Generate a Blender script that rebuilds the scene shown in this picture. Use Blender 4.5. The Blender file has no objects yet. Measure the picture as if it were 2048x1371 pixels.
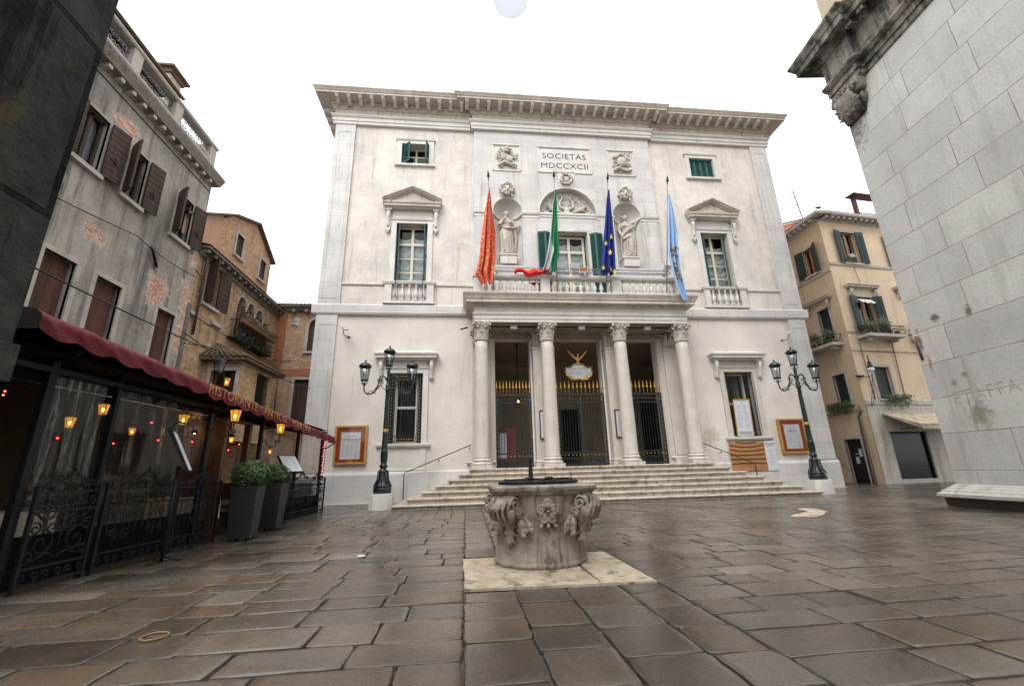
import bpy, math, random
from mathutils import Vector, Matrix
PI = math.pi
rad = math.radians
sin, cos = math.sin, math.cos
S = bpy.context.scene
COL = S.collection
# ---------------------------------------------------------------- camera
def set_camera():
    yaw, pit, roll = rad(6.316), rad(16.34), rad(-1.573)
    F = Vector((sin(yaw)*cos(pit), cos(yaw)*cos(pit), sin(pit)))
    R = Vector((cos(yaw), -sin(yaw), 0)); U = R.cross(F)
    R2 = R*cos(roll)+U*sin(roll); U2 = U*cos(roll)-R*sin(roll)
    cd = bpy.data.cameras.new('camera'); co = bpy.data.objects.new('camera', cd); COL.objects.link(co)
    m = Matrix((R2, U2, -F)).transposed().to_4x4(); m.translation = Vector((-4.61, -17.03, 1.1))
    co.matrix_world = m
    cd.sensor_width = 36; cd.lens = 863.1/2048*36; cd.clip_start = .05; cd.clip_end = 900
    S.camera = co
set_camera()
# ---------------------------------------------------------------- sky, sun, exposure
SUN_EL, SUN_AZ = 52, 205          # sun high behind the photographer, veiled by cloud
w = bpy.data.worlds.new('World'); S.world = w; w.use_nodes = True
nt = w.node_tree; nt.nodes.clear()
sky = nt.nodes.new('ShaderNodeTexSky'); sky.sky_type = 'NISHITA'; sky.sun_disc = False
sky.sun_elevation = rad(SUN_EL); sky.sun_rotation = rad(SUN_AZ); sky.air_density = 1; sky.dust_density = 4
hs = nt.nodes.new('ShaderNodeHueSaturation'); hs.inputs['Saturation'].default_value = .25
nt.links.new(sky.outputs[0], hs.inputs['Color'])
tc = nt.nodes.new('ShaderNodeTexCoord'); sp = nt.nodes.new('ShaderNodeSeparateXYZ'); nt.links.new(tc.outputs['Generated'], sp.inputs[0])
mr = nt.nodes.new('ShaderNodeMapRange'); mr.inputs[1].default_value = 0; mr.inputs[2].default_value = 1; mr.inputs[3].default_value = 7.2; mr.inputs[4].default_value = 11.5
nt.links.new(sp.outputs[2], mr.inputs[0])
cn = nt.nodes.new('ShaderNodeTexNoise'); cn.inputs['Scale'].default_value = 2.2; cn.inputs['Detail'].default_value = 4
nt.links.new(tc.outputs['Generated'], cn.inputs['Vector'])
cmr = nt.nodes.new('ShaderNodeMapRange'); cmr.inputs[1].default_value = .3; cmr.inputs[2].default_value = .7; cmr.inputs[3].default_value = .88; cmr.inputs[4].default_value = 1.08
nt.links.new(cn.outputs[0], cmr.inputs[0])
mm = nt.nodes.new('ShaderNodeMath'); mm.operation = 'MULTIPLY'; nt.links.new(mr.outputs[0], mm.inputs[0]); nt.links.new(cmr.outputs[0], mm.inputs[1])
cc = nt.nodes.new('ShaderNodeCombineColor'); 
for i, k in enumerate((.985, 1.0, 1.02)):
    q = nt.nodes.new('ShaderNodeMath'); q.operation = 'MULTIPLY'; q.inputs[1].default_value = k
    nt.links.new(mm.outputs[0], q.inputs[0]); nt.links.new(q.outputs[0], cc.inputs[i])
mx = nt.nodes.new('ShaderNodeMix'); mx.data_type = 'RGBA'; mx.inputs[0].default_value = .85
nt.links.new(hs.outputs[0], mx.inputs[6]); nt.links.new(cc.outputs[0], mx.inputs[7])
bg = nt.nodes.new('ShaderNodeBackground'); bg.inputs['Strength'].default_value = .12
nt.links.new(mx.outputs[2], bg.inputs['Color'])
wo = nt.nodes.new('ShaderNodeOutputWorld'); nt.links.new(bg.outputs[0], wo.inputs[0])
sl = bpy.data.lights.new('sun', 'SUN'); sl.energy = 1.0; sl.angle = rad(35); sl.color = (1, .97, .93)
so = bpy.data.objects.new('sun', sl); COL.objects.link(so)
_a = rad(SUN_AZ); _d = Vector((sin(_a)*cos(rad(SUN_EL)), cos(_a)*cos(rad(SUN_EL)), sin(rad(SUN_EL))))
so.rotation_euler = _d.to_track_quat('Z', 'Y').to_euler(); so.location = (0, -10, 30)
S.view_settings.view_transform = 'Standard'; S.view_settings.look = 'None'; S.view_settings.gamma = 1
S.view_settings.exposure = 1.12
S.render.engine = 'CYCLES'
S.cycles.use_denoising = True
S.cycles.max_bounces = 6; S.cycles.diffuse_bounces = 3; S.cycles.glossy_bounces = 3; S.cycles.transparent_max_bounces = 12; S.cycles.transmission_bounces = 4
S.cycles.sample_clamp_indirect = 6
rnd = random.Random(7)

# ---------------------------------------------------------------- materials
def mnode(nt, t, **k):
    n = nt.nodes.new('ShaderNode'+t)
    for a, b in k.items(): setattr(n, a, b)
    return n
def mixc(nt, fac, a, b, mode='MIX'):
    n = mnode(nt, 'Mix', data_type='RGBA', blend_type=mode)
    for i, v in ((0, fac), (6, a), (7, b)):
        if hasattr(v, 'links'): nt.links.new(v, n.inputs[i])
        elif i == 0: n.inputs[0].default_value = v
        else: n.inputs[i].default_value = (*v, 1)
    return n.outputs[2]
def math_(nt, op, a, b=None, c=None, clamp=False):
    n = mnode(nt, 'Math', operation=op); n.use_clamp = clamp
    for i, v in enumerate((a, b, c)):
        if v is None: continue
        if hasattr(v, 'links'): nt.links.new(v, n.inputs[i])
        else: n.inputs[i].default_value = v
    return n.outputs[0]
def rng(nt, v, a, b, c=0, d=1):
    n = mnode(nt, 'MapRange'); nt.links.new(v, n.inputs[0])
    for i, x in enumerate((a, b, c, d)): n.inputs[i+1].default_value = x
    return n.outputs[0]
def noise(nt, vec, scale, detail=5, rough=.6, sc=None):
    n = mnode(nt, 'TexNoise'); n.inputs['Scale'].default_value = scale; n.inputs['Detail'].default_value = detail; n.inputs['Roughness'].default_value = rough
    if sc:
        m = mnode(nt, 'Mapping'); m.inputs['Scale'].default_value = sc; nt.links.new(vec, m.inputs[0]); vec = m.outputs[0]
    nt.links.new(vec, n.inputs['Vector']); return n.outputs[0]
def new_mat(name):
    m = bpy.data.materials.new(name); m.use_nodes = True; nt = m.node_tree
    return m, nt, nt.nodes['Principled BSDF']
M = {}
def surf(name, base, c2=None, vs=1.2, vrange=(.35, .65), streak=None, st=(1.2, .5, .62), dirt=None, dr=(2.0, .52, .68), blocks=None,
         rough=.75, bump=(25, .15), metal=0, patches=None, spots=None, brick=None, spec=.4, coat=0):
    m, nt, b = new_mat(name)
    tc = mnode(nt, 'TexCoord').outputs['Object']
    sp = mnode(nt, 'SeparateXYZ'); nt.links.new(tc, sp.inputs[0])
    xy = math_(nt, 'ADD', sp.outputs[0], sp.outputs[1])
    cb = mnode(nt, 'CombineXYZ'); nt.links.new(xy, cb.inputs[0]); nt.links.new(sp.outputs[2], cb.inputs[1])
    col = None; height = noise(nt, tc, bump[0], 6)
    hn = math_(nt, 'MULTIPLY', height, bump[1])
    if c2: col = mixc(nt, rng(nt, noise(nt, tc, vs, 7, .65), *vrange), base, c2)
    else:
        r = mnode(nt, 'RGB'); r.outputs[0].default_value = (*base, 1); col = r.outputs[0]
    # fine grain
    col = mixc(nt, rng(nt, noise(nt, tc, bump[0]*1.7, 3), .3, .7, .84, 1.12), (0, 0, 0), col) if False else mixc(nt, 1, col, mixc(nt, rng(nt, noise(nt, tc, bump[0]*1.3, 4), .3, .7), (.86, .86, .86), (1.06, 1.06, 1.06)), 'MULTIPLY')
    def brk(w, h, ms, smooth, off=.5, mort=None, tone=.12, sq=1):
        t = mnode(nt, 'TexBrick'); t.offset = off; t.squash = sq; t.squash_frequency = 3; t.offset_frequency = 2
        wv = mnode(nt, 'VectorMath', operation='ADD'); nz = mnode(nt, 'TexNoise'); nz.inputs['Scale'].default_value = 3; nt.links.new(tc, nz.inputs[0])
        sc_ = mnode(nt, 'VectorMath', operation='SCALE'); nt.links.new(nz.outputs[1], sc_.inputs[0]); sc_.inputs[3].default_value = min(.02, h*.25)
        nt.links.new(cb.outputs[0], wv.inputs[0]); nt.links.new(sc_.outputs[0], wv.inputs[1]); nt.links.new(wv.outputs[0], t.inputs['Vector'])
        t.inputs['Scale'].default_value = 1; t.inputs['Brick Width'].default_value = w; t.inputs['Row Height'].default_value = h
        t.inputs['Mortar Size'].default_value = ms; t.inputs['Mortar Smooth'].default_value = smooth; t.inputs['Bias'].default_value = 0
        return t
    if blocks:
        bw, bh, ms, mcol, tone = blocks
        t = brk(bw, bh, ms, .3, off=.37, sq=.72)
        t.inputs['Color1'].default_value = (1-tone, 1-tone, 1-tone*.8, 1); t.inputs['Color2'].default_value = (1+tone*.5, 1+tone*.5, 1+tone*.5, 1); t.inputs['Mortar'].default_value = (1, 1, 1, 1)
        col = mixc(nt, 1, col, t.outputs[0], 'MULTIPLY')
        mn = math_(nt, 'MULTIPLY', t.outputs[1], rng(nt, noise(nt, tc, 1.7, 4), .3, .6, .35, 1))
        col = mixc(nt, mn, col, mcol)
        hn = math_(nt, 'SUBTRACT', hn, math_(nt, 'MULTIPLY', t.outputs[1], .5))
    if brick:
        w_, h_, c_a, c_b, mcol = brick
        t = brk(w_, h_, h_*.13, .2)
        t.inputs['Color1'].default_value = (*c_a, 1); t.inputs['Color2'].default_value = (*c_b, 1); t.inputs['Mortar'].default_value = (*mcol, 1)
        bcol = mixc(nt, 1, t.outputs[0], mixc(nt, rng(nt, noise(nt, tc, 9, 5), .3, .7), (.6, .6, .6), (1.35, 1.3, 1.25)), 'MULTIPLY')
        if patches is None:
            if c2: col = mixc(nt, rng(nt, noise(nt, tc, vs, 7, .65), *vrange), bcol, col)
            else: col = bcol
            hn = math_(nt, 'SUBTRACT', hn, math_(nt, 'MULTIPLY', t.outputs[1], .6))
    if streak:
        f = rng(nt, noise(nt, tc, st[0], 6, .7, (3.2, 3.2, .28)), st[1], st[2])
        col = mixc(nt, f, col, streak)
    if dirt:
        f = rng(nt, noise(nt, tc, dr[0], 8, .72), dr[1], dr[2])
        col = mixc(nt, f, col, dirt)
    if patches:
        tot = None; nn = math_(nt, 'MULTIPLY', math_(nt, 'SUBTRACT', noise(nt, tc, 2.6, 6, .65), .5), 1.1)
        for (px, pz, pr, asp) in patches:
            dx = math_(nt, 'SUBTRACT', sp.outputs[0], px); dz = math_(nt, 'MULTIPLY', math_(nt, 'SUBTRACT', sp.outputs[2], pz), asp)
            d = math_(nt, 'SQRT', math_(nt, 'ADD', math_(nt, 'MULTIPLY', dx, dx), math_(nt, 'MULTIPLY', dz, dz)))
            v = math_(nt, 'SUBTRACT', pr, math_(nt, 'ADD', d, nn))
            tot = v if tot is None else math_(nt, 'MAXIMUM', tot, v)
        f = rng(nt, tot, 0, .02); f2 = rng(nt, tot, -.06, .0)
        col = mixc(nt, f2, col, (.5, .44, .40)); col = mixc(nt, f, col, bcol)
        hn = math_(nt, 'SUBTRACT', hn, math_(nt, 'MULTIPLY', f, 1.2))
    for (px, pz, pr, asp, sc) in spots or []:
        nn = math_(nt, 'MULTIPLY', math_(nt, 'SUBTRACT', noise(nt, tc, 7, 6, .7), .5), pr*3)
        dx = math_(nt, 'SUBTRACT', sp.outputs[0], px); dz = math_(nt, 'MULTIPLY', math_(nt, 'SUBTRACT', sp.outputs[2], pz), asp)
        d = math_(nt, 'SQRT', math_(nt, 'ADD', math_(nt, 'MULTIPLY', dx, dx), math_(nt, 'MULTIPLY', dz, dz)))
        col = mixc(nt, rng(nt, math_(nt, 'ADD', d, nn), pr, pr*.3, 0, .85), col, sc)
    nt.links.new(col, b.inputs['Base Color'])
    b.inputs['Roughness'].default_value = rough; b.inputs['Metallic'].default_value = metal
    b.inputs['Specular IOR Level'].default_value = spec
    if coat: b.inputs['Coat Weight'].default_value = coat; b.inputs['Coat Roughness'].default_value = .15
    bp = mnode(nt, 'Bump'); bp.inputs['Strength'].default_value = .5; bp.inputs['Distance'].default_value = .02
    nt.links.new(hn, bp.inputs['Height']); nt.links.new(bp.outputs[0], b.inputs['Normal'])
    M[name] = m; return m
DK = (.16, .135, .105)
surf('istrian', (.61, .585, .555), (.48, .47, .455), .9, streak=(.34, .30, .26), st=(1.0, .56, .74), dirt=(.27, .25, .22), dr=(1.6, .62, .78), blocks=(1.9, .62, .006, (.33, .31, .28), .09), rough=.6)
surf('istrian_plain', (.64, .61, .565), (.52, .50, .47), 1.5, streak=(.36, .32, .27), st=(1.4, .58, .76), rough=.55, bump=(30, .1))
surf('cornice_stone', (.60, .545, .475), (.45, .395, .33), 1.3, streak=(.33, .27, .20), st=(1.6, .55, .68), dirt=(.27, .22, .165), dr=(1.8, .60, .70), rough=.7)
surf('plaster_upper', (.67, .62, .56), (.51, .48, .45), .8, (.38, .64), streak=(.37, .345, .32), st=(1.3, .54, .70), dirt=(.68, .61, .53), dr=(1.9, .54, .68), rough=.88, bump=(14, .35))
surf('plaster_lower', (.68, .62, .57), (.585, .54, .50), .9, (.38, .6), streak=(.44, .395, .35), st=(1.1, .58, .76), dirt=(.42, .36, .30), dr=(1.1, .64, .8), rough=.85, bump=(18, .2), spots=[(5.3, 2.2, .5, 1, (.42, .35, .28)), (4.9, 1.9, .35, 1, (.40, .34, .27)), (9.9, 2.3, .4, .6, (.45, .38, .3))])
surf('step_stone', (.54, .48, .40), (.40, .34, .265), 2.2, streak=(.20, .165, .12), st=(2.2, .50, .66), dirt=(.085, .07, .05), dr=(3.0, .585, .68), blocks=(1.6, 9, .006, (.12, .1, .08), .08), rough=.45)
surf('column_stone', (.56, .52, .465), (.48, .44, .385), 1.4, streak=(.26, .22, .175), st=(1.1, .55, .72), rough=.5)
surf('carved_stone', (.56, .525, .475), (.44, .40, .35), 3, dirt=(.24, .20, .155), dr=(5, .5, .68), rough=.7, bump=(40, .3))
surf('statue_stone', (.52, .475, .41), (.40, .355, .29), 4, dirt=(.22, .18, .13), dr=(6, .55, .75), rough=.7, bump=(40, .3))
surf('well_stone', (.34, .285, .235), (.20, .165, .13), 3.0, streak=(.10, .085, .07), st=(3, .5, .66), dirt=(.065, .058, .046), dr=(6, .52, .70), rough=.5, bump=(35, .8))
surf('slab_stone', (.58, .50, .385), (.40, .325, .23), 2.6, streak=(.30, .24, .165), st=(2.5, .5, .66), dirt=(.15, .12, .085), dr=(4.2, .53, .62), rough=.3, bump=(22, 1.2))
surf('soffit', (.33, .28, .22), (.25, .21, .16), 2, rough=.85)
surf('veranda_wall', (.030, .022, .016), (.05, .038, .028), 2, rough=.7)
surf('hall_plaster', (.50, .42, .32), (.40, .335, .255), 2, rough=.8)
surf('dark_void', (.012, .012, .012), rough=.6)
surf('grey_render', (.19, .185, .172), (.40, .36, .31), .42, (.36, .56), streak=(.095, .094, .09), st=(.9, .49, .66), dirt=(.40, .365, .32), dr=(1.3, .56, .70),
     brick=(.24, .068, (.42, .18, .10), (.58, .42, .34), (.58, .52, .46)), rough=.9, bump=(10, .9),
     patches=[(-7.3, 9.55, .34, 1.6), (-7.45, 6.48, .26, 1.2), (-5.25, 6.02, .42, 1.0), (-5.0, 8.9, .05, 1), (-4.0, 8.3, .20, .25), (-4.05, 6.4, .28, .5), (-4.02, 5.2, .22, .3), (-7.9, 5.0, .10, .6), (-9.9, 6.6, .3, 1)])
surf('brick_ochre', (.42, .30, .18), (.54, .42, .28), 1.1, (.42, .72), brick=(.25, .07, (.34, .20, .10), (.56, .38, .21), (.50, .40, .27)), streak=(.20, .14, .085), st=(1.3, .52, .68), dirt=(.50, .43, .33), dr=(1.6, .56, .68), rough=.9, bump=(12, .5))
surf('brick_red', (.33, .21, .135), (.46, .35, .25), 1.2, (.42, .72), brick=(.25, .07, (.38, .20, .12), (.56, .38, .24), (.52, .42, .31)), streak=(.24, .15, .09), st=(1.3, .55, .75), rough=.9, bump=(12, .5))
surf('brick_band', (.42, .17, .09), (.34, .14, .08), 3, rough=.9)
surf('peach', (.56, .33, .23), (.48, .28, .19), 1, streak=(.40, .26, .19), rough=.9)
surf('salmon', (.55, .24, .14), (.46, .2, .12), 1, streak=(.36, .18, .12), rough=.9)
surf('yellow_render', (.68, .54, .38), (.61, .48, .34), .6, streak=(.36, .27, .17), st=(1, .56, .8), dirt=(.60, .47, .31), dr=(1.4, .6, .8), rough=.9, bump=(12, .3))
surf('yellow_render_shaded', (.58, .44, .29), (.50, .38, .26), .6, streak=(.32, .235, .14), st=(1, .54, .8), dirt=(.30, .22, .14), dr=(.8, .6, .8), rough=.9, bump=(12, .3))  # darker copy of yellow_render: the left face's shade put into the colour
surf('rustic_white', (.56, .52, .45), (.46, .43, .37), 1, streak=(.34, .3, .25), blocks=(3, .37, .008, (.30, .27, .22), .05), rough=.8)
surf('old_stone_trim', (.50, .465, .42), (.38, .35, .31), 3, dirt=(.2, .18, .15), dr=(4, .56, .72), rough=.75)
surf('dark_trim', (.20, .18, .15), (.30, .27, .23), 3, dirt=(.06, .055, .045), dr=(3, .5, .66), rough=.8)
surf('church_stone', (.54, .525, .495), (.44, .425, .40), .7, (.35, .65), streak=(.33, .31, .285), st=(.8, .52, .74), dirt=(.27, .25, .22), dr=(1.5, .62, .78), blocks=(1.75, .83, .011, (.20, .17, .125), .13), rough=.7, bump=(14, .5),
     spots=[(.95, 4.35, .14, 1, (.07, .05, .035)), (1.72, 4.25, .10, .6, (.13, .07, .045)), (.42, 3.9, .06, .15, (.16, .07, .03)), (.5, 3.3, .07, .25, (.26, .16, .07)), (1.25, 2.0, .30, .8, (.20, .18, .12)), (.92, 2.75, .10, 1, (.2, .18, .15)), (1.2, 2.9, .09, 1, (.2, .17, .14)), (.5, 11.4, .6, .6, (.10, .09, .08)), (.4, 10.6, .5, .5, (.13, .12, .11))])
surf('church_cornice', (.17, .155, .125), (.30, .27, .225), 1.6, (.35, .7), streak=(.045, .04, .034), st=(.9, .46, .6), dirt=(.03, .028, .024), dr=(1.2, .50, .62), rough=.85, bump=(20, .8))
surf('church_upper', (.52, .43, .32), (.44, .37, .28), 1.5, rough=.85)
surf('church_base', (.48, .46, .42), (.36, .34, .31), .8, streak=(.20, .18, .15), st=(1.0, .55, .70), rough=.5)
surf('black_damp', (.022, .02, .016), (.04, .036, .03), 4, rough=.5)
surf('shaded_pier', (.024, .028, .026), (.060, .060, .051), 2.4, (.40, .60), streak=(.012, .008, .006), st=(2.2, .50, .58), dirt=(.085, .070, .036), dr=(2.6, .57, .66), rough=.85, bump=(9, 1.6), spec=.15, blocks=(1.5, .62, .014, (.006, .006, .006), .22))  # the pier's shade is put into these colours; stains and joints are its own
surf('iron', (.010, .010, .011), rough=.5, bump=(60, .3), spec=.3)
surf('lamp_iron', (.006, .010, .010), (.009, .019, .017), 6, rough=.32, spec=.5)
surf('gate_iron', (.022, .027, .027), rough=.45)
surf('gold', (.75, .45, .09), (.55, .30, .05), 12, rough=.35, metal=.75)
surf('gold_paint', (.55, .33, .07), (.38, .20, .04), 12, rough=.45, metal=.3)
surf('shutter_green', (.012, .075, .068), (.018, .095, .085), 3, rough=.55, bump=(30, .2))
surf('shutter_dark', (.010, .026, .024), (.016, .038, .034), 3, rough=.55)
surf('shutter_brown', (.050, .028, .022), (.075, .044, .034), 4, streak=(.03, .018, .014), rough=.7)
surf('door_redbrown', (.085, .032, .022), (.12, .05, .034), 3, streak=(.05, .02, .015), rough=.75)
surf('orange_wood', (.34, .12, .03), (.25, .09, .025), 4, rough=.5)
surf('cream_frame', (.60, .54, .42), rough=.5)
surf('white_frame', (.62, .60, .56), rough=.5)
surf('curtain', (.46, .50, .49), (.36, .41, .41), 5, rough=.9)
surf('awning_red', (.150, .012, .024), (.115, .010, .020), 2, streak=(.10, .012, .018), rough=.8, bump=(70, .4))
surf('awning_black', (.010, .008, .008), rough=.95, spec=.08)
surf('cream_canvas', (.55, .46, .33), (.45, .37, .26), 3, streak=(.3, .25, .18), rough=.85)
surf('terracotta', (.36, .15, .085), (.24, .11, .07), 3, dirt=(.12, .09, .06), rough=.85)
surf('old_tile', (.12, .085, .055), (.20, .13, .08), 5, dirt=(.06, .055, .03), rough=.9)
surf('planter_dark', (.016, .013, .015), (.024, .020, .022), 4, rough=.55, bump=(50, .2))
surf('soil', (.02, .015, .01), rough=.9)
surf('copper_pipe', (.085, .045, .028), (.13, .08, .05), 3, rough=.6)
surf('lead_pipe', (.17, .165, .155), (.12, .115, .11), 3, rough=.5)
surf('cable_black', (.012, .012, .012), rough=.6)
surf('red_paint', (.30, .035, .012), (.24, .03, .012), 6, rough=.45)
surf('dark_maroon', (.05, .008, .006), rough=.7)
surf('burgundy_paint', (.16, .012, .010), rough=.4)
surf('paper', (.60, .62, .64), (.55, .57, .6), 3, rough=.6)
surf('ink', (.10, .10, .11), rough=.6)
surf('ink_pale', (.33, .34, .36), rough=.6)
surf('inscription', (.035, .032, .03), rough=.7)
surf('graffiti', (.33, .275, .25), (.44, .41, .38), 9, (.35, .6), rough=.8)
surf('white_enamel', (.66, .66, .66), rough=.3)
surf('grey_metal', (.26, .26, .27), (.20, .2, .21), 3, rough=.45, metal=.4)
surf('flag_red', (.55, .035, .020), (.45, .03, .02), 4, rough=.8)
surf('flag_gold', (.72, .33, .03), rough=.7)
surf('flag_green', (.006, .24, .085), rough=.8)
surf('flag_white', (.60, .60, .62), rough=.8)
surf('flag_bright_red', (.62, .022, .018), rough=.8)
surf('flag_blue', (.016, .042, .26), (.012, .034, .22), 4, rough=.8)
surf('flag_yellow', (.78, .55, .04), rough=.7)
surf('flag_sky', (.34, .53, .78), (.30, .48, .74), 4, rough=.8)
surf('flag_ochre', (.22, .13, .06), (.42, .27, .10), 20, rough=.8)
surf('cloth_white', (.60, .58, .54), rough=.9)
surf('wood_dark', (.06, .035, .02), (.09, .05, .03), 3, rough=.5)
surf('sign_blue', (.44, .52, .55), (.40, .47, .5), 3, rough=.4)
surf('marker_ochre', (.22, .13, .045), rough=.5)
surf('pigeon', (.05, .05, .06), rough=.8)
surf('terrace_red', (.10, .015, .02), rough=.6)
surf('terrace_green', (.02, .05, .04), rough=.6)
surf('seat_dim', (.42, .2, .07), rough=.8)
surf('asphalt_far', (.08, .075, .07), (.11, .1, .09), .4, rough=.6)
def leafmat(name, a, b):
    m, nt, bs = new_mat(name)
    at = mnode(nt, 'Attribute', attribute_name='tone')
    nt.links.new(mixc(nt, at.outputs['Fac'], a, b), bs.inputs['Base Color']); bs.inputs['Roughness'].default_value = .45
    M[name] = m
leafmat('leaf_box', (.012, .035, .008), (.055, .14, .03))
leafmat('leaf_plant', (.02, .05, .012), (.08, .14, .04))
leafmat('leaf_dry', (.05, .05, .02), (.14, .14, .06))
leafmat('blossom', (.5, .06, .14), (.6, .5, .5))
def glass(name, tint, rough, alpha, bump=0, bs=6, milk=0):
    m, nt, b = new_mat(name); nt.nodes.remove(b)
    out = nt.nodes['Material Output']
    tr = mnode(nt, 'BsdfTransparent'); tr.inputs[0].default_value = (*tint, 1)
    gl = mnode(nt, 'BsdfGlossy'); gl.inputs['Roughness'].default_value = rough
    fr = mnode(nt, 'Fresnel'); fr.inputs[0].default_value = 1.5
    mix = mnode(nt, 'MixShader'); f = math_(nt, 'MULTIPLY', rng(nt, fr.outputs[0], 0, 1, alpha, 1), math_(nt, 'SUBTRACT', 1, mnode(nt, 'NewGeometry').outputs['Backfacing']))
    nt.links.new(f, mix.inputs[0]); nt.links.new(tr.outputs[0], mix.inputs[1]); nt.links.new(gl.outputs[0], mix.inputs[2])
    res = mix.outputs[0]
    tc = mnode(nt, 'TexCoord').outputs['Object']
    if milk:
        df = mnode(nt, 'BsdfDiffuse'); df.inputs[0].default_value = (.35, .32, .27, 1)
        m2 = mnode(nt, 'MixShader'); nt.links.new(rng(nt, noise(nt, tc, 1.6, 8, .75, (1.6, 1.6, .5)), .45, .75, .02, milk), m2.inputs[0])
        nt.links.new(res, m2.inputs[1]); nt.links.new(df.outputs[0], m2.inputs[2]); res = m2.outputs[0]
    if bump:
        bp = mnode(nt, 'Bump'); bp.inputs['Strength'].default_value = bump; bp.inputs['Distance'].default_value = .05
        nt.links.new(noise(nt, tc, bs, 5, .6, (1.5, 1.5, .35)), bp.inputs['Height']); nt.links.new(bp.outputs[0], gl.inputs['Normal']); nt.links.new(bp.outputs[0], fr.inputs['Normal'])
    nt.links.new(res, out.inputs[0]); M[name] = m
glass('pane_glass', (.88, .90, .90), .03, .0)
glass('case_glass', (.96, .96, .96), .03, .0)
glass('lamp_glass', (.72, .76, .78), .12, .12)
glass('plastic_sheet', (.74, .70, .65), .07, .03, .5, 3, .05)
glass('globe_glass', (.61, .62, .64), .25, .0, .2, 3)
def amber():
    m, nt, b = new_mat('amber_glass'); nt.nodes.remove(b); out = nt.nodes['Material Output']
    tr = mnode(nt, 'BsdfTransparent'); tr.inputs[0].default_value = (1, .62, .18, 1); em = mnode(nt, 'Emission'); em.inputs[0].default_value = (1, .42, .05, 1); em.inputs[1].default_value = .65
    mx = mnode(nt, 'MixShader'); mx.inputs[0].default_value = .45; nt.links.new(tr.outputs[0], mx.inputs[1]); nt.links.new(em.outputs[0], mx.inputs[2]); nt.links.new(mx.outputs[0], out.inputs[0]); M['amber_glass'] = m
amber()
def emit(name, col, s):
    m, nt, b = new_mat(name); b.inputs['Base Color'].default_value = (*col, 1)
    b.inputs['Emission Color'].default_value = (*col, 1); b.inputs['Emission Strength'].default_value = s; M[name] = m
emit('bulb', (1, .66, .22), 9); emit('red_light', (1, .05, .02), 5); emit('orange_bulb', (1, .35, .12), 5)
# wet paving: every stone carries its own tone
def paving():
    m, nt, b = new_mat('wet_paving')
    tc = mnode(nt, 'TexCoord').outputs['Object']
    at = mnode(nt, 'Attribute', attribute_name='tone'); ah = mnode(nt, 'Attribute', attribute_name='hue')
    c = mixc(nt, at.outputs['Fac'], (.044, .040, .034), (.142, .126, .104))
    c = mixc(nt, ah.outputs['Fac'], c, (.108, .078, .052))
    c = mixc(nt, rng(nt, noise(nt, tc, 1.1, 6, .7), .56, .74, 0, .5), c, (.070, .050, .030))
    c = mixc(nt, 1, c, mixc(nt, rng(nt, noise(nt, tc, 60, 4), .3, .7), (.72, .72, .72), (1.25, 1.25, 1.25)), 'MULTIPLY')
    c = mixc(nt, rng(nt, noise(nt, tc, 3.2, 6, .7), .66, .74, 0, .5), c, (.22, .10, .03))
    nt.links.new(c, b.inputs['Base Color'])
    c = mixc(nt, 1, c, mixc(nt, rng(nt, noise(nt, tc, .55, 6, .65), .40, .62), (.66, .64, .62), (1.12, 1.10, 1.08)), 'MULTIPLY')
    nt.links.new(c, b.inputs['Base Color'])
    wet = noise(nt, tc, .8, 5, .6)
    r = math_(nt, 'ADD', rng(nt, wet, .35, .65, .13, .31), rng(nt, noise(nt, tc, 14, 4), .3, .7, -.04, .08))
    nt.links.new(r, b.inputs['Roughness']); b.inputs['Specular IOR Level'].default_value = .68
    bp = mnode(nt, 'Bump'); bp.inputs['Strength'].default_value = .35; bp.inputs['Distance'].default_value = .012
    h = math_(nt, 'ADD', math_(nt, 'MULTIPLY', noise(nt, tc, 45, 5), .35), noise(nt, tc, 6, 4))
    nt.links.new(h, bp.inputs['Height']); nt.links.new(bp.outputs[0], b.inputs['Normal'])
    M['wet_paving'] = m
paving()
def darkp():
    m, nt, b = new_mat('dark_pane'); b.inputs['Base Color'].default_value = (.008, .009, .009, 1); b.inputs['Roughness'].default_value = .12; b.inputs['Specular IOR Level'].default_value = .22; M['dark_pane'] = m
darkp()
surf('joint_dirt', (.060, .054, .045), (.10, .09, .074), 6, rough=.5)

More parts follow.
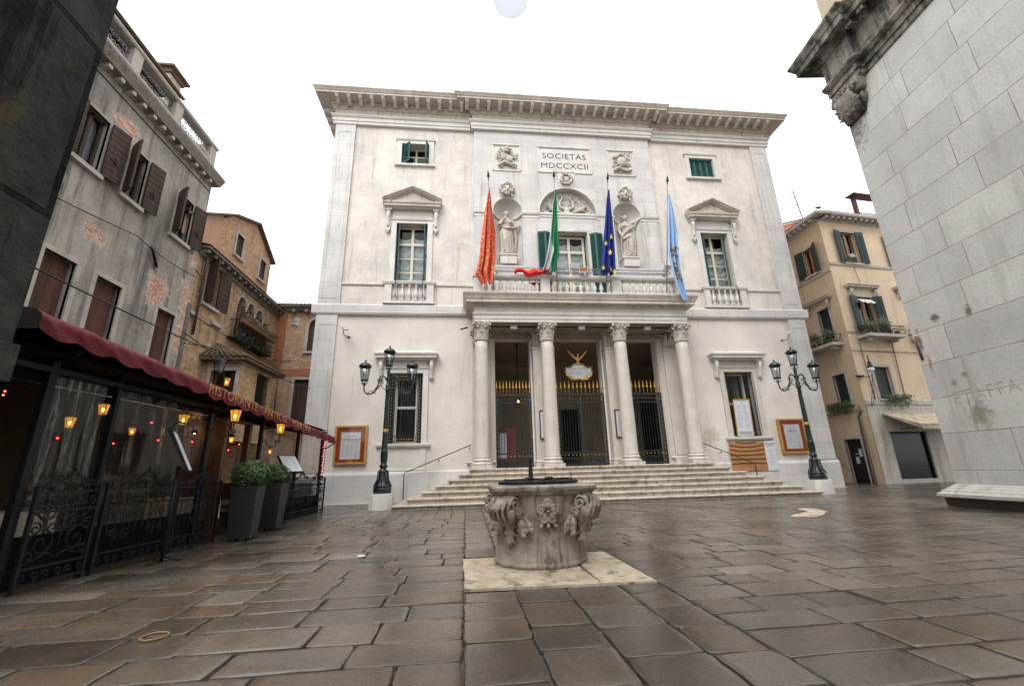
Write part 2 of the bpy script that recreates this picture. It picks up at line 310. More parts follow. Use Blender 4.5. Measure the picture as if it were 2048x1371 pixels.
# ---------------------------------------------------------------- mesh helpers
class MB:
    def __init__(s, mat4=None):
        s.v = []; s.f = []; s.sm = []; s.mi = []; s.X = mat4 or Matrix(); s.mat = 0; s.tone = None
    def add(s, vs, fs, smooth=False):
        o = len(s.v); s.v += [tuple(s.X @ Vector(p)) for p in vs]
        for f in fs: s.f.append([i+o for i in f]); s.sm.append(smooth); s.mi.append(s.mat)
    def box(s, x0, x1, y0, y1, z0, z1):
        if x0 > x1: x0, x1 = x1, x0
        if y0 > y1: y0, y1 = y1, y0
        s.add([(x, y, z) for z in (z0, z1) for y in (y0, y1) for x in (x0, x1)], [(0, 2, 3, 1), (4, 5, 7, 6), (0, 1, 5, 4), (2, 6, 7, 3), (0, 4, 6, 2), (1, 3, 7, 5)])
    def prism(s, pts, vec):   # planar polygon extruded along vec
        n = len(pts); q = [tuple(Vector(p)+Vector(vec)) for p in pts]
        s.add(list(pts)+q, [tuple(range(n)), tuple(range(2*n-1, n-1, -1))]+[(i, i+n, (i+1) % n+n, (i+1) % n) for i in range(n)])
    def lathe(s, prof, cx=0, cy=0, cz=0, n=16, smooth=True, sx=1, sy=1, a0=0, a1=2*PI, mod=None):
        full = abs(a1-a0-2*PI) < 1e-6; m = n if full else n+1; vs = []; fs = []
        for (r, z) in prof:
            for i in range(m):
                a = a0+(a1-a0)*i/n; k = mod(a, z) if mod else 1
                vs.append((cx+r*k*cos(a)*sx, cy+r*k*sin(a)*sy, cz+z))
        for j in range(len(prof)-1):
            for i in range(n):
                i2 = (i+1) % m if full else i+1
                fs.append((j*m+i, j*m+i2, (j+1)*m+i2, (j+1)*m+i))
        if full:
            fs.append(tuple(range(m-1, -1, -1))); fs.append(tuple((len(prof)-1)*m+i for i in range(m)))
        s.add(vs, fs, smooth)
    def tube(s, pts, r, n=6, smooth=True, cap=True):
        P = [Vector(p) for p in pts]; rs = r if isinstance(r, (list, tuple)) else [r]*len(P)
        T = [(P[min(i+1, len(P)-1)]-P[max(i-1, 0)]).normalized() for i in range(len(P))]
        u = T[0].cross(Vector((0, 0, 1)));
        if u.length < 1e-3: u = T[0].cross(Vector((1, 0, 0)))
        u.normalize(); vs = []; fs = []
        for i, p in enumerate(P):
            u = (u-T[i]*u.dot(T[i]));
            if u.length < 1e-6: u = T[i].orthogonal()
            u.normalize(); w_ = T[i].cross(u)
            for k in range(n):
                a = 2*PI*k/n; vs.append(tuple(p+(u*cos(a)+w_*sin(a))*rs[i]))
        for i in range(len(P)-1):
            for k in range(n): fs.append((i*n+k, i*n+(k+1) % n, (i+1)*n+(k+1) % n, (i+1)*n+k))
        if cap: fs += [tuple(range(n-1, -1, -1)), tuple((len(P)-1)*n+k for k in range(n))]
        s.add(vs, fs, smooth)
    def ball(s, c, r, n=10, m=6):
        rx, ry, rz = r if isinstance(r, tuple) else (r, r, r)
        s.lathe([(max(1e-3, sin(PI*j/m)), -cos(PI*j/m)*rz) for j in range(m+1)], c[0], c[1], c[2], n, True, rx, ry)
    def grid(s, nu, nv, fn, smooth=True, mats=None):
        vs = [fn(i/nu, j/nv) for j in range(nv+1) for i in range(nu+1)]
        o = len(s.v); s.v += [tuple(s.X @ Vector(p)) for p in vs]
        for j in range(nv):
            for i in range(nu):
                a = j*(nu+1)+i+o; s.f.append([a, a+1, a+nu+2, a+nu+1]); s.sm.append(smooth)
                s.mi.append(mats((i+.5)/nu, (j+.5)/nv) if mats else s.mat)
    def mould(s, prof, x0, x1, wl=0, wr=0, yb=0, y0=0):
        # moulding profile [(d, z)] run along x; ends wrap round the corner (wl/wr = 1) back to yb
        n = len(prof); L = [(x0-d*wl, y0-d, z) for d, z in prof]; R = [(x1+d*wr, y0-d, z) for d, z in prof]
        LB = [(x0-d*wl, yb, z) for d, z in prof]; RB = [(x1+d*wr, yb, z) for d, z in prof]
        fs = []
        for i in range(n-1):
            fs.append((i, n+i, n+i+1, i+1)); fs.append((2*n+i, i, i+1, 2*n+i+1)); fs.append((n+i, 3*n+i, 3*n+i+1, n+i+1))
        fs.append((n-1, 2*n-1, 4*n-1, 3*n-1)); fs.append((0, 2*n, 3*n, n))
        s.add(L+R+LB+RB, fs)
    def wall(s, x0, x1, z0, z1, holes, y=0, dep=.3):
        # holes: (hx0, hx1, hz0, hz1[, 'arch'[, noreveal]])
        H = []
        for h in holes:
            ar = len(h) > 4 and h[4] == 'arch'; r = (h[1]-h[0])/2
            H.append((h[0], h[1], h[2], h[3]+(r if ar else 0), ar, h[3], r, len(h) > 5))
        xs = sorted({x0, x1, *[h[0] for h in H], *[h[1] for h in H]}); zs = sorted({z0, z1, *[h[2] for h in H], *[h[3] for h in H]})
        for i in range(len(xs)-1):
            for j in range(len(zs)-1):
                cx, cz = (xs[i]+xs[i+1])/2, (zs[j]+zs[j+1])/2
                if cx < x0 or cx > x1 or cz < z0 or cz > z1: continue
                if any(h[0] < cx < h[1] and h[2] < cz < h[3] for h in H): continue
                s.add([(xs[i], y, zs[j]), (xs[i+1], y, zs[j]), (xs[i+1], y, zs[j+1]), (xs[i], y, zs[j+1])], [(0, 1, 2, 3)])
        for (a, b, c, d, ar, sp_, r, nr) in H:
            top = sp_ if ar else d; yy = y+dep
            if not nr:
                for P in ([(a, c), (b, c)], [(b, c), (b, top)], [(a, top), (a, c)]) + (() if ar else ([(b, top), (a, top)],)):
                    (p, q), (p2, q2) = P
                    s.add([(p, y, q), (p2, y, q2), (p2, yy, q2), (p, yy, q)], [(0, 1, 2, 3)])
            if ar:
                N_ = 14; m = (a+b)/2
                for k in range(N_):
                    t0, t1 = PI*k/N_, PI*(k+1)/N_
                    p = (m+r*cos(t0), sp_+r*sin(t0)); q = (m+r*cos(t1), sp_+r*sin(t1))
                    s.add([(p[0], y, p[1]), (p[0], y, d), (q[0], y, d), (q[0], y, q[1])], [(0, 1, 2, 3)])
                    if not nr: s.add([(p[0], y, p[1]), (q[0], y, q[1]), (q[0], yy, q[1]), (p[0], yy, p[1])], [(0, 1, 2, 3)])
    def build(s, name, mat, parent=None, tones=None, hues=None):
        me = bpy.data.meshes.new(name); me.from_pydata(s.v, [], s.f)
        for m in (mat if isinstance(mat, (list, tuple)) else [mat]): me.materials.append(M[m])
        me.polygons.foreach_set('use_smooth', s.sm); me.polygons.foreach_set('material_index', s.mi)
        for nm, arr in (('tone', tones), ('hue', hues)):
            if arr:
                a = me.attributes.new(nm, 'FLOAT', 'FACE'); a.data.foreach_set('value', arr)
        me.update(); o = bpy.data.objects.new(name, me); COL.objects.link(o)
        if parent: o.parent = parent
        return o
def tag(o, label=None, cat=None, group=None, kind=None):
    for k, v in (('label', label), ('category', cat), ('group', group), ('kind', kind)):
        if v: o[k] = v
    return o
def thing(name, label, cat, loc=(0, 0, 0), rz=0, group=None):
    o = bpy.data.objects.new(name, None); COL.objects.link(o); o.location = loc; o.rotation_euler = (0, 0, rz); o.empty_display_size = .2
    return tag(o, label, cat, group)
def kids(o): return [c for c in bpy.data.objects if c.parent == o]
def dup(root, loc, rz, label, parent=None, depth=0):
    r = root.copy(); COL.objects.link(r)
    if parent: r.parent = parent
    if depth == 0:
        r.location = loc; r.rotation_euler = (0, 0, rz)
        if label: r['label'] = label
    for c in kids(root): dup(c, None, None, None, r, depth+1)
    return r
def pcopy(o, loc, parent=None):   # copy of a part (with its sub-parts) moved by loc
    r = o.copy(); COL.objects.link(r); r.parent = parent or o.parent; r.location = Vector(o.location)+Vector(loc)
    for c in kids(o):
        d = c.copy(); COL.objects.link(d); d.parent = r
    return r
def remesh(o, vs=.02, smooth=True):
    m = o.modifiers.new('remesh', 'REMESH'); m.mode = 'VOXEL'; m.voxel_size = vs; m.use_smooth_shade = smooth; return o
def text(s_, size, mat, parent, loc, rot=(PI/2, 0, 0), name='lettering', ext=.004, align='CENTER', sx=1, bold=0):
    cu = bpy.data.curves.new('t', 'FONT'); cu.body = s_; cu.size = size; cu.extrude = ext; cu.align_x = align; cu.offset = bold; cu.resolution_u = 3; cu.space_character = 1.08
    t = bpy.data.objects.new('t', cu); COL.objects.link(t); bpy.context.view_layer.update()
    me = bpy.data.meshes.new_from_object(t.evaluated_get(bpy.context.evaluated_depsgraph_get()))
    bpy.data.objects.remove(t); me.materials.clear(); me.materials.append(M[mat]); me.name = name
    o = bpy.data.objects.new(name, me); COL.objects.link(o); o.parent = parent; o.location = loc; o.rotation_euler = rot; o.scale = (sx, 1, 1)
    return o
def gz(y):   # the square rises a little towards the theatre
    t = max(0, min(1, (y+10.5)/6)); return .07*t*t*(3-2*t)
def spiral(cx, cz, r0, r1, a0, turns, n=14, y=0):
    return [(cx+(r0+(r1-r0)*i/n)*cos(a0+turns*2*PI*i/n), y, cz+(r0+(r1-r0)*i/n)*sin(a0+turns*2*PI*i/n)) for i in range(n+1)]
def flagpat():
    m, nt, b = new_mat('flag_gold_pattern'); tc = mnode(nt, 'TexCoord').outputs['Object']
    v = mnode(nt, 'TexWave', wave_type='RINGS', rings_direction='SPHERICAL'); v.inputs['Scale'].default_value = 2.2; v.inputs['Distortion'].default_value = 9; v.inputs['Detail'].default_value = 2; v.inputs['Detail Scale'].default_value = 2.2
    nt.links.new(tc, v.inputs[0]); f = rng(nt, v.outputs[1], .90, .96)
    nt.links.new(mixc(nt, f, (.62, .085, .055), (.78, .42, .10)), b.inputs['Base Color']); b.inputs['Roughness'].default_value = .75; M['flag_gold_pattern'] = m
flagpat()
# ================================================================ ground
def make_ground():
    g = MB(); 
    ys = [-60, -11, -10.5]+[-10+.5*i for i in range(15)]+[-2.5, 0, 30, 500]
    for a, b in zip(ys[:-1], ys[1:]): g.add([(-400, a, gz(a)-.03), (400, a, gz(a)-.03), (400, b, gz(b)-.03), (-400, b, gz(b)-.03)], [(0, 1, 2, 3)])
    tag(g.build('ground', 'joint_dirt'), kind='structure')
    R = random.Random(11); mb = MB(); tn = []; hu = []
    def stone(x0, x1, y0, y1):
        cx, cy = (x0+x1)/2, (y0+y1)/2; d = math.hypot(cx+4.6, cy+17)
        if (x1-x0) < .05 or (y1-y0) < .05: return
        k = 6 if d < 6 else (3 if d < 9 else 1); g_ = R.uniform(.001, .005) if R.random() < .85 else R.uniform(.005, .012)
        j = .010 if d < 9 else .004
        tx, ty = R.gauss(0, .0035), R.gauss(0, .0035); h0 = R.gauss(0, .0018); sag = R.uniform(-.004, .0035)
        x0 += g_; x1 -= g_; y0 += g_; y1 -= g_
        c = [(x0, y0), (x1, y0), (x1, y1), (x0, y1)]
        c = [(a+R.uniform(-j, j), b+R.uniform(-j, j)) for a, b in c]
        per = []
        for i in range(4):
            a, b = c[i], c[(i+1) % 4]
            for t in range(k):
                f = t/k; jj = j*.6 if t else 0; px, py = a[0]+(b[0]-a[0])*f+R.uniform(-jj, jj), a[1]+(b[1]-a[1])*f+R.uniform(-jj, jj)
                if t == 0 and k > 1:  # knocked corners
                    px += (cx-px)*.03; py += (cy-py)*.03
                per.append((px, py))
        n = len(per); hw = min(x1-x0, y1-y0)/2; vs = []
        for ins, dz in ((0, -.026), (.0035, -.003), (.010, -.0006), (.05, .0)):
            f = ins/hw
            for (px, py) in per:
                qx, qy = px+(cx-px)*f, py+(cy-py)*f
                vs.append((qx, qy, gz(qy)+dz+h0+(qx-cx)*tx+(qy-cy)*ty))
        vs.append((cx, cy, gz(cy)+h0+sag)); fs = []
        for r in range(3):
            for i in range(n): fs.append((r*n+i, r*n+(i+1) % n, (r+1)*n+(i+1) % n, (r+1)*n+i))
        for i in range(n): fs.append((3*n+i, 3*n+(i+1) % n, 4*n))
        k0 = len(mb.mi); mb.add(vs, fs, True); mb.mi[k0:k0+n] = [1]*n; mb.sm[k0:k0+n] = [False]*n; t = min(1, max(0, R.gauss(.45, .26))); h = R.random()**2.2*.9
        tn.extend([t]*len(fs)); hu.extend([h]*len(fs))
    def rows(xa, xb, ya, yb, w=(.33, .46), l=(.42, .85)):   # courses running along x
        y = ya
        while y < yb-.05:
            h = min(R.uniform(*w), yb-y);
            if yb-y-h < .2: h = yb-y
            x = xa-R.uniform(0, .4) if xa < -10 else xa
            while x < xb-.03:
                L_ = R.uniform(*l);
                if xb-x-L_ < .25: L_ = xb-x
                stone(x, x+L_, y, y+h); x += L_
            y += h
    def cols(xa, xb, ya, yb, w=(.36, .52), l=(.42, .7)):
        x = xa; W = []
        while x < xb-.03:
            q_ = R.uniform(*w)
            if xb-x-q_ < .25: q_ = xb-x
            y = ya
            while y < yb-.03:
                L_ = R.uniform(*l)
                if yb-y-L_ < .2: L_ = yb-y
                stone(x, x+q_, y, y+L_); y += L_
            x += q_
    rows(-10.2, -4.62, -20, -6.2); cols(-10.2, -4.62, -6.2, -2.2, (.28, .42), (.7, 1.3))
    # strip that frames the well
    for xa, xb in ((-4.62, -4.14), (-4.14, -3.66), (-3.66, -3.13), (-3.13, -2.72)): cols(xa, xb, -20, -12.45, (.6, .6), (.42, .62))
    cols(-4.62, -2.72, -10.72, -2.2, (.42, .5), (.4, .75))
    rows(-2.72, 9.6, -20, -7.5); rows(-2.72, 14, -7.5, -2.2, (.28, .40), (.5, .9))
    rows(6.7, 22, -2.2, 1.2, (.3, .45), (.5, .9)); rows(10.6, 14, 1.2, 7, (.4, .5), (.6, .9)); rows(9.6, 22, -7.5, -2.2, (.4, .5), (.7, 1.2)); rows(-10.2, -6.7, -2.2, .0, (.3, .45), (.6, .9))
    rows(-13, -10.2, -14, 0, (.5, .6), (.8, 1.2))
    tag(mb.build('paving', ['wet_paving', 'joint_dirt'], tones=tn, hues=hu), kind='structure')
    # pale inlay in the paving
    a = MB(); pts = [(2.0, -8.19), (2.40, -8.40), (2.75, -8.16), (3.30, -7.64), (3.50, -7.10), (3.18, -6.95), (2.98, -7.17), (2.98, -7.48), (2.65, -7.72), (2.28, -7.92)]
    a.prism([(x, y, gz(y)+.004) for x, y in pts], (0, 0, .006))
    tag(a.build('pale_paving_inlay', 'slab_stone'), 'pale stone patch let into the wet dark paving right of the well', 'paving inlay')
    c = MB(); c.tube([(-6.86+.085*cos(t*PI/10), -13.16+.085*sin(t*PI/10), .006) for t in range(21)], .007, 5); tag(c.build('cover_ring', 'marker_ochre'), 'thin round ochre ring marked on the paving near the fence', 'ring mark')
    for i, (x, y, lb) in enumerate(((-3.05, -13.25, 'tiny orange cigarette stub on dark paving right of the well'), )):
        c = MB(); c.tube([(x, y, .010), (x+.022, y+.012, .011)], .004, 6)
        tag(c.build('cigarette_stub', 'orange_wood'), lb, 'litter')
    c = MB(); c.lathe([(.001, .02), (.05, .015), (.06, .006), (.045, 0)], -6.03, -10.35, .012, 7, False, 1, .6)
    tag(c.build('paper_scrap', 'paper'), 'crumpled white paper scrap on wet paving in front of the planters', 'litter')
make_ground()

# ================================================================ theatre
TH = thing('theatre', 'cream stone theatre front with columned portico and balcony over wide steps', 'theatre')
def part(mb, name, mat, parent=TH, label=None):
    o = mb.build(name, mat, parent)
    if label: o['label'] = label
    return o
WL, WP = 6.97, .9
holes = []
for s_ in (-1, 1):
    cx = s_*6.97
    holes += [(cx-.62, cx+.62, 14.66, 15.72), (cx-.665, cx+.665, 8.73, 11.54), ]
    lx = s_*6.95
    holes += [(lx-.65, lx+.65, 2.15, 4.86)]
port_holes = [(-3.45, -2.0, 1.16, 6.3), (-1.0, 1.0, 1.16, 6.3), (2.0, 3.45, 1.16, 6.3)]
# --- walls
for a, c in ((-10.55, -4.28), (4.28, 10.55)): b = MB(); b.wall(a, c, 7.72, 16.7, [h for h in holes if a < h[0] < c and h[2] > 7], 0, .42); part(b, 'upper_wall', 'plaster_upper')
for a, c, zb_, hh in ((-10.55, -4.4, 0, holes), (4.4, 10.55, 0, holes), (-4.4, 4.4, 1.1, port_holes)): b = MB(); b.wall(a, c, zb_, 7.3, [h for h in hh if a < h[0] < c and h[2] < 7], 0, .5); part(b, 'lower_wall', 'plaster_lower')
for a in ((-10.55, -10.50, .004, 22), (10.50, 10.55, .004, 22), (-10.5, 10.5, 21.9, 22)): b = MB(); b.box(*a, 0, 17.3); part(b, 'side_wall', 'plaster_upper')
b = MB(); b.add([(-10.9, -.7, 17.95), (10.9, -.7, 17.95), (8, 11, 19.3), (-8, 11, 19.3), (-10.9, 22, 17.95), (10.9, 22, 17.95)], [(0, 1, 2, 3), (3, 2, 5, 4), (0, 3, 4), (1, 5, 2)])
part(b, 'roof', 'terracotta')
# --- upper pilasters with sunk panels, lower pilasters
def pil(x0, x1, z0, z1, nm):
    q = MB(); d = .09
    q.mould([(d, z0), (d, z1)], x0, x1, 0, 0, .002)
    w_ = .16
    for a, c, e, f in ((x0+w_, x1-w_, z0+.25, z0+.27), (x0+w_, x1-w_, z1-.42, z1-.40), (x0+w_, x0+w_+.018, z0+.27, z1-.42), (x1-w_-.018, x1-w_, z0+.27, z1-.42)): q.box(a, c, -d-.012, -d+.004, e, f)
    part(q, nm, 'istrian')
for s_ in (-1, 1):
    pil(*sorted((s_*10.6, s_*9.72)), 7.72, 16.6, 'pilaster'); pil(*sorted((s_*10.58, s_*9.76)), 1.17, 7.27, 'pilaster')
# --- plinth
for s_ in (-1, 1):
    b = MB(); b.mould([(.13, 0), (.13, 1.05), (.09, 1.13), (.02, 1.165)], *sorted((s_*10.66, s_*6.72)), 0, 0, .003); b.mould([(.10, 0), (.10, 1.1), (.03, 1.16)], *sorted((s_*6.72, s_*4.4)), 0, 0, .003); part(b, 'plinth', 'istrian')
    b = MB(); b.mould([(.20, 0), (.20, .08)], *sorted((s_*10.72, s_*7.2)), 0, 0, -.12); part(b, 'base_kerb', 'istrian_plain')
# --- band between storeys
pb = [(.06, 7.24), (.12, 7.28), (.15, 7.34), (.15, 7.66), (.10, 7.72), (.002, 7.74)]
for a, c, l_, r_ in ((-10.62, -4.4, 1, 0), (4.4, 10.62, 0, 1)): b = MB(); b.mould(pb, a, c, l_, r_, .003); part(b, 'storey_band', 'istrian')
for a, c in ((-9.72, -8.02), (-5.95, -4.29), (8.02, 9.72), (4.29, 5.95)): b = MB(); b.mould([(.03, 8.58), (.06, 8.62), (.06, 8.70), (.02, 8.72)], a, c, 0, 0, .002); part(b, 'sill_course', 'istrian_plain')
# --- entablature (architrave, frieze, cornice with modillions); middle bay stands forward
arch = [(.10, 16.58), (.13, 16.60), (.13, 16.74), (.16, 16.75), (.16, 16.92), (.20, 16.95), (.24, 17.02), (.24, 17.06), (.12, 17.08), (.10, 17.1)]
frz = [(.10, 17.10), (.10, 17.40)]
corn = [(.10, 17.40), (.16, 17.43), (.20, 17.48), (.22, 17.50), (.22, 17.56), (.28, 17.58), (.28, 17.68), (.78, 17.685), (.80, 17.69), (.80, 17.78), (.83, 17.79), (.86, 17.84), (.92, 17.92), (.92, 17.96), (.60, 17.99)]
def bays(prof):
    q = MB(); q.mould(prof, -10.60, -4.45, 1, 0, 22); q.mould(prof, 4.45, 10.60, 0, 1, 22); q.mould(prof, -4.28, 4.28, 1, 1, .0, -.15)
    return q
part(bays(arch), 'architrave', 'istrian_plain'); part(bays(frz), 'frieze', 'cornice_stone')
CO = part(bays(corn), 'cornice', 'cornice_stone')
mo = MB(); mo.prism([(-.075, -.29, 17.675), (-.075, -.74, 17.675), (-.075, -.76, 17.62), (-.075, -.70, 17.555), (-.075, -.50, 17.535), (-.075, -.38, 17.48), (-.075, -.29, 17.47)], (.15, 0, 0))
mo.box(-.095, .095, -.775, -.29, 17.658, 17.680)
m0 = mo.build('modillion', 'istrian_plain', CO); m0.location = (-10.50, 0, 0); first = True
xs = [-10.50+.512*i for i in range(12)]
for x in xs[1:]+[-x for x in xs]: pcopy(m0, (x+10.50, 0, 0))
for i in range(19): pcopy(m0, (10.5-4.62+.5133*i, -.15, 0))
for s_ in (-1, 1):
    for k in range(3):
        c = pcopy(m0, (0, 0, 0)); c.rotation_euler = (0, 0, -s_*PI/2*-1 if False else (PI/2 if s_ > 0 else -PI/2)); c.location = (s_*10.60, .25+.51*k, 0)
# --- middle bay
ny = -.15
niches = [(-3.43, -2.13, 9.58, 12.30, 'arch', 1), (2.13, 3.43, 9.58, 12.30, 'arch', 1)]
lun = (-1.32, 1.32, 12.25, 12.26, 'arch', 1); cdoor = (-.80, .80, 7.7, 11.30)
b = MB(); b.wall(-4.28, 4.28, 7.7, 16.6, niches+[lun, (-1.42, 1.42, 11.95, 12.2499), cdoor][:2]+[cdoor] if False else niches+[lun, cdoor], ny, .45)
b.box(-4.28, -4.26, ny+.003, .0, 7.72, 16.6); b.box(4.26, 4.28, ny+.003, .0, 7.72, 16.6)
part(b, 'central_bay', 'istrian')
for cx in (-2.78, 2.78):
    q = MB(); r = .65
    q.grid(14, 10, lambda u, v: (cx-r*cos(PI*u), ny+.55*sin(PI*u), 9.58+(12.30-9.58)*v))
    q.grid(14, 8, lambda u, v: (cx-r*cos(PI*u)*cos(PI/2*v), ny+.55*sin(PI*u)*cos(PI/2*v), 12.30+r*sin(PI/2*v)))
    q.add([(cx-r, ny, 9.58), (cx+r, ny, 9.58), (cx+r, ny+.56, 9.58), (cx-r, ny+.56, 9.58)], [(0, 1, 2, 3)])
    # shell moulding line round the spring of the niche
    q.tube([(cx-(r-.03)*cos(PI*i/12), ny+.52*sin(PI*i/12), 12.12) for i in range(13)], .055, 6)
    part(q, 'niche', 'istrian_plain')
    q = MB(); q.mould([(0, 9.70), (0, 10.06), (.04, 10.09), (.04, 10.15), (0, 10.16)], cx-.36, cx+.36, 1, 1, ny+.45, ny+.02); part(q, 'pedestal', 'istrian_plain')
sc = [(.0, 11.93), (.04, 11.95), (.04, 12.07), (.08, 12.10), (.10, 12.18), (.02, 12.2)]
for a, c in ((-4.27, -3.46), (-2.10, -1.36), (1.36, 2.10), (3.46, 4.27)): b = MB(); b.mould(sc, a, c, .5, .5, 0, ny); part(b, 'string_course', 'istrian_plain')
b = MB()
b.mould([(.0, 12.0), (.03, 12.02), (.03, 12.12), (.06, 12.14), (.06, 12.24), (0, 12.25)], -1.34, 1.34, 0, 0, 0, ny); part(b, 'lunette_sill', 'istrian_plain')
b = MB(); b.mould([(.0, 11.34), (.05, 11.36), (.05, 11.46), (0, 11.48)], -.98, .98, 0, 0, 0, ny); part(b, 'door_lintel', 'istrian_plain')
for a, c in ((-4.20, -3.52), (-2.04, -1.44), (1.44, 2.04), (3.52, 4.20)):
    q = MB(); q.mould([(.035, 7.72), (.035, 11.93)], a, c, 0, 0, 0, ny); part(q, 'flat_pilaster', 'istrian')
# door surround
b = MB(); b.box(-.98, -.80, ny-.05, ny, 7.72, 11.34); b.box(.80, .98, ny-.05, ny, 7.72, 11.34); b.box(-.98, .98, ny-.052, ny+.001, 11.30, 11.345); part(b, 'door_surround', 'istrian_plain')
# lunette back with lyre, horns and scrolls
b = MB(); lz = 12.25; lr = 1.32; yb = ny+.30
b.add([(lr*cos(PI*i/20), yb, lz+lr*sin(PI*i/20)) for i in range(21)], [tuple(range(21))])
b.grid(20, 1, lambda u, v: (lr*cos(PI*u), ny+.30*v, lz+lr*sin(PI*u))); b.add([(-lr, ny, lz), (lr, ny, lz), (lr, yb, lz), (-lr, yb, lz)], [(0, 1, 2, 3)])
LU = part(b, 'lunette', 'istrian_plain')
q = MB(); yy = yb-.06
for s_ in (-1, 1):
    q.tube([(s_*x, yy-.04, lz+z) for x, z in ((.12, .35), (.26, .42), (.34, .55), (.30, .72), (.20, .88), (.20, 1.02), (.30, 1.12))], [.07, .07, .06, .05, .045, .04, .05], 8)
    q.tube([(s_*x, yy-.03, lz+z) for x, z in ((.18, .16), (.4, .24), (.62, .32), (.78, .42), (.88, .52))], [.03, .045, .06, .085, .14], 8)
    q.tube([(s_*x, yy-.02, lz+z) for x, z in ((.2, .1), (.5, .06), (.8, .12), (1.05, .10), (1.2, .05))], [.05, .06, .05, .06, .04], 6)
    R = random.Random(3)
    for k in range(26):
        t = R.random(); a = R.uniform(.12, 1.45); rr = lr*(R.uniform(.5, .90)); x, z = rr*cos(a), rr*sin(a)
        q.tube([(s_*x, yy, lz+z), (s_*(x+R.uniform(-.1, .1)), yy-.06, lz+z+R.uniform(-.08, .08)), (s_*(x+R.uniform(-.15, .15)), yy, lz+z+R.uniform(-.1, .1))], [.02, .045, .01], 5)
q.ball((0, yy, lz+.30), (.16, .10, .16)); q.ball((0, yy-.06, lz+.12), (.22, .08, .10)); q.tube([(-.22, yy-.04, lz+.98), (.22, yy-.04, lz+.98)], .03, 6)
for k in range(-2, 3): q.tube([(k*.06, yy-.03, lz+.4), (k*.06, yy-.03, lz+.98)], .012, 4)
remesh(q.build('lyre_relief', 'carved_stone', LU), .02)
b = MB(); n_ = 20
for r0, r1, d in ((1.32, 1.42, .03),):
    b.grid(n_, 1, lambda u, v: ((r0+(r1-r0)*v)*cos(PI*u), ny-.03, lz+(r0+(r1-r0)*v)*sin(PI*u))); b.grid(n_, 1, lambda u, v: (r1*cos(PI*u), ny-.03*(1-v), lz+r1*sin(PI*u))); b.grid(n_, 1, lambda u, v: (r0*cos(PI*u), ny-.03*(1-v), lz+r0*sin(PI*u)))
part(b, 'arch_moulding', 'istrian_plain')
# wreath
q = MB(); R = random.Random(5)
for k in range(40):
    a = k/40*2*PI; q.tube([(.24*cos(a), ny-.05, 14.03+.27*sin(a)), ((.24+R.uniform(-.08, .10))*cos(a+.2), ny-.13, 14.03+(.27+R.uniform(-.06, .1))*sin(a+.2)), ((.26+R.uniform(-.1, .1))*cos(a+.4), ny-.04, 14.03+.3*sin(a+.4))], [.04, .05, .015], 5)
for k in range(8): q.ball((R.uniform(-.09, .09), ny-.05, 14.03+R.uniform(-.1, .1)), .07, 6, 4)
remesh(part(q, 'wreath', 'carved_stone'), .022)
q = MB(); q.prism([(-.46, ny, 14.44), (.46, ny, 14.44), (.30, ny, 13.62), (-.30, ny, 13.62)], (0, -.04, 0)); part(q, 'keystone', 'istrian_plain')
# inscription plaque with raised frame
q = MB(); q.box(-1.22, 1.22, ny-.012, ny+.01, 14.46, 15.76); PL = part(q, 'inscription_plaque', 'istrian_plain')
q = MB(); q.mould([(.02, 15.76), (.07, 15.80), (.07, 15.84), (.02, 15.90)], -1.24, 1.24, 1, 1, 0, ny); q.box(-1.30, -1.22, ny-.05, ny, 14.42, 15.76); q.box(1.22, 1.30, ny-.05, ny, 14.42, 15.76); q.box(-1.26, 1.26, ny-.04, ny, 14.40, 14.46)
q.build('frame', 'istrian_plain', PL)
text('SOCIETAS', .43, 'inscription', PL, (0, ny-.014, 15.20), sx=1.05); text('MDCCXCII', .43, 'inscription', PL, (0, ny-.014, 14.66), sx=1.05)
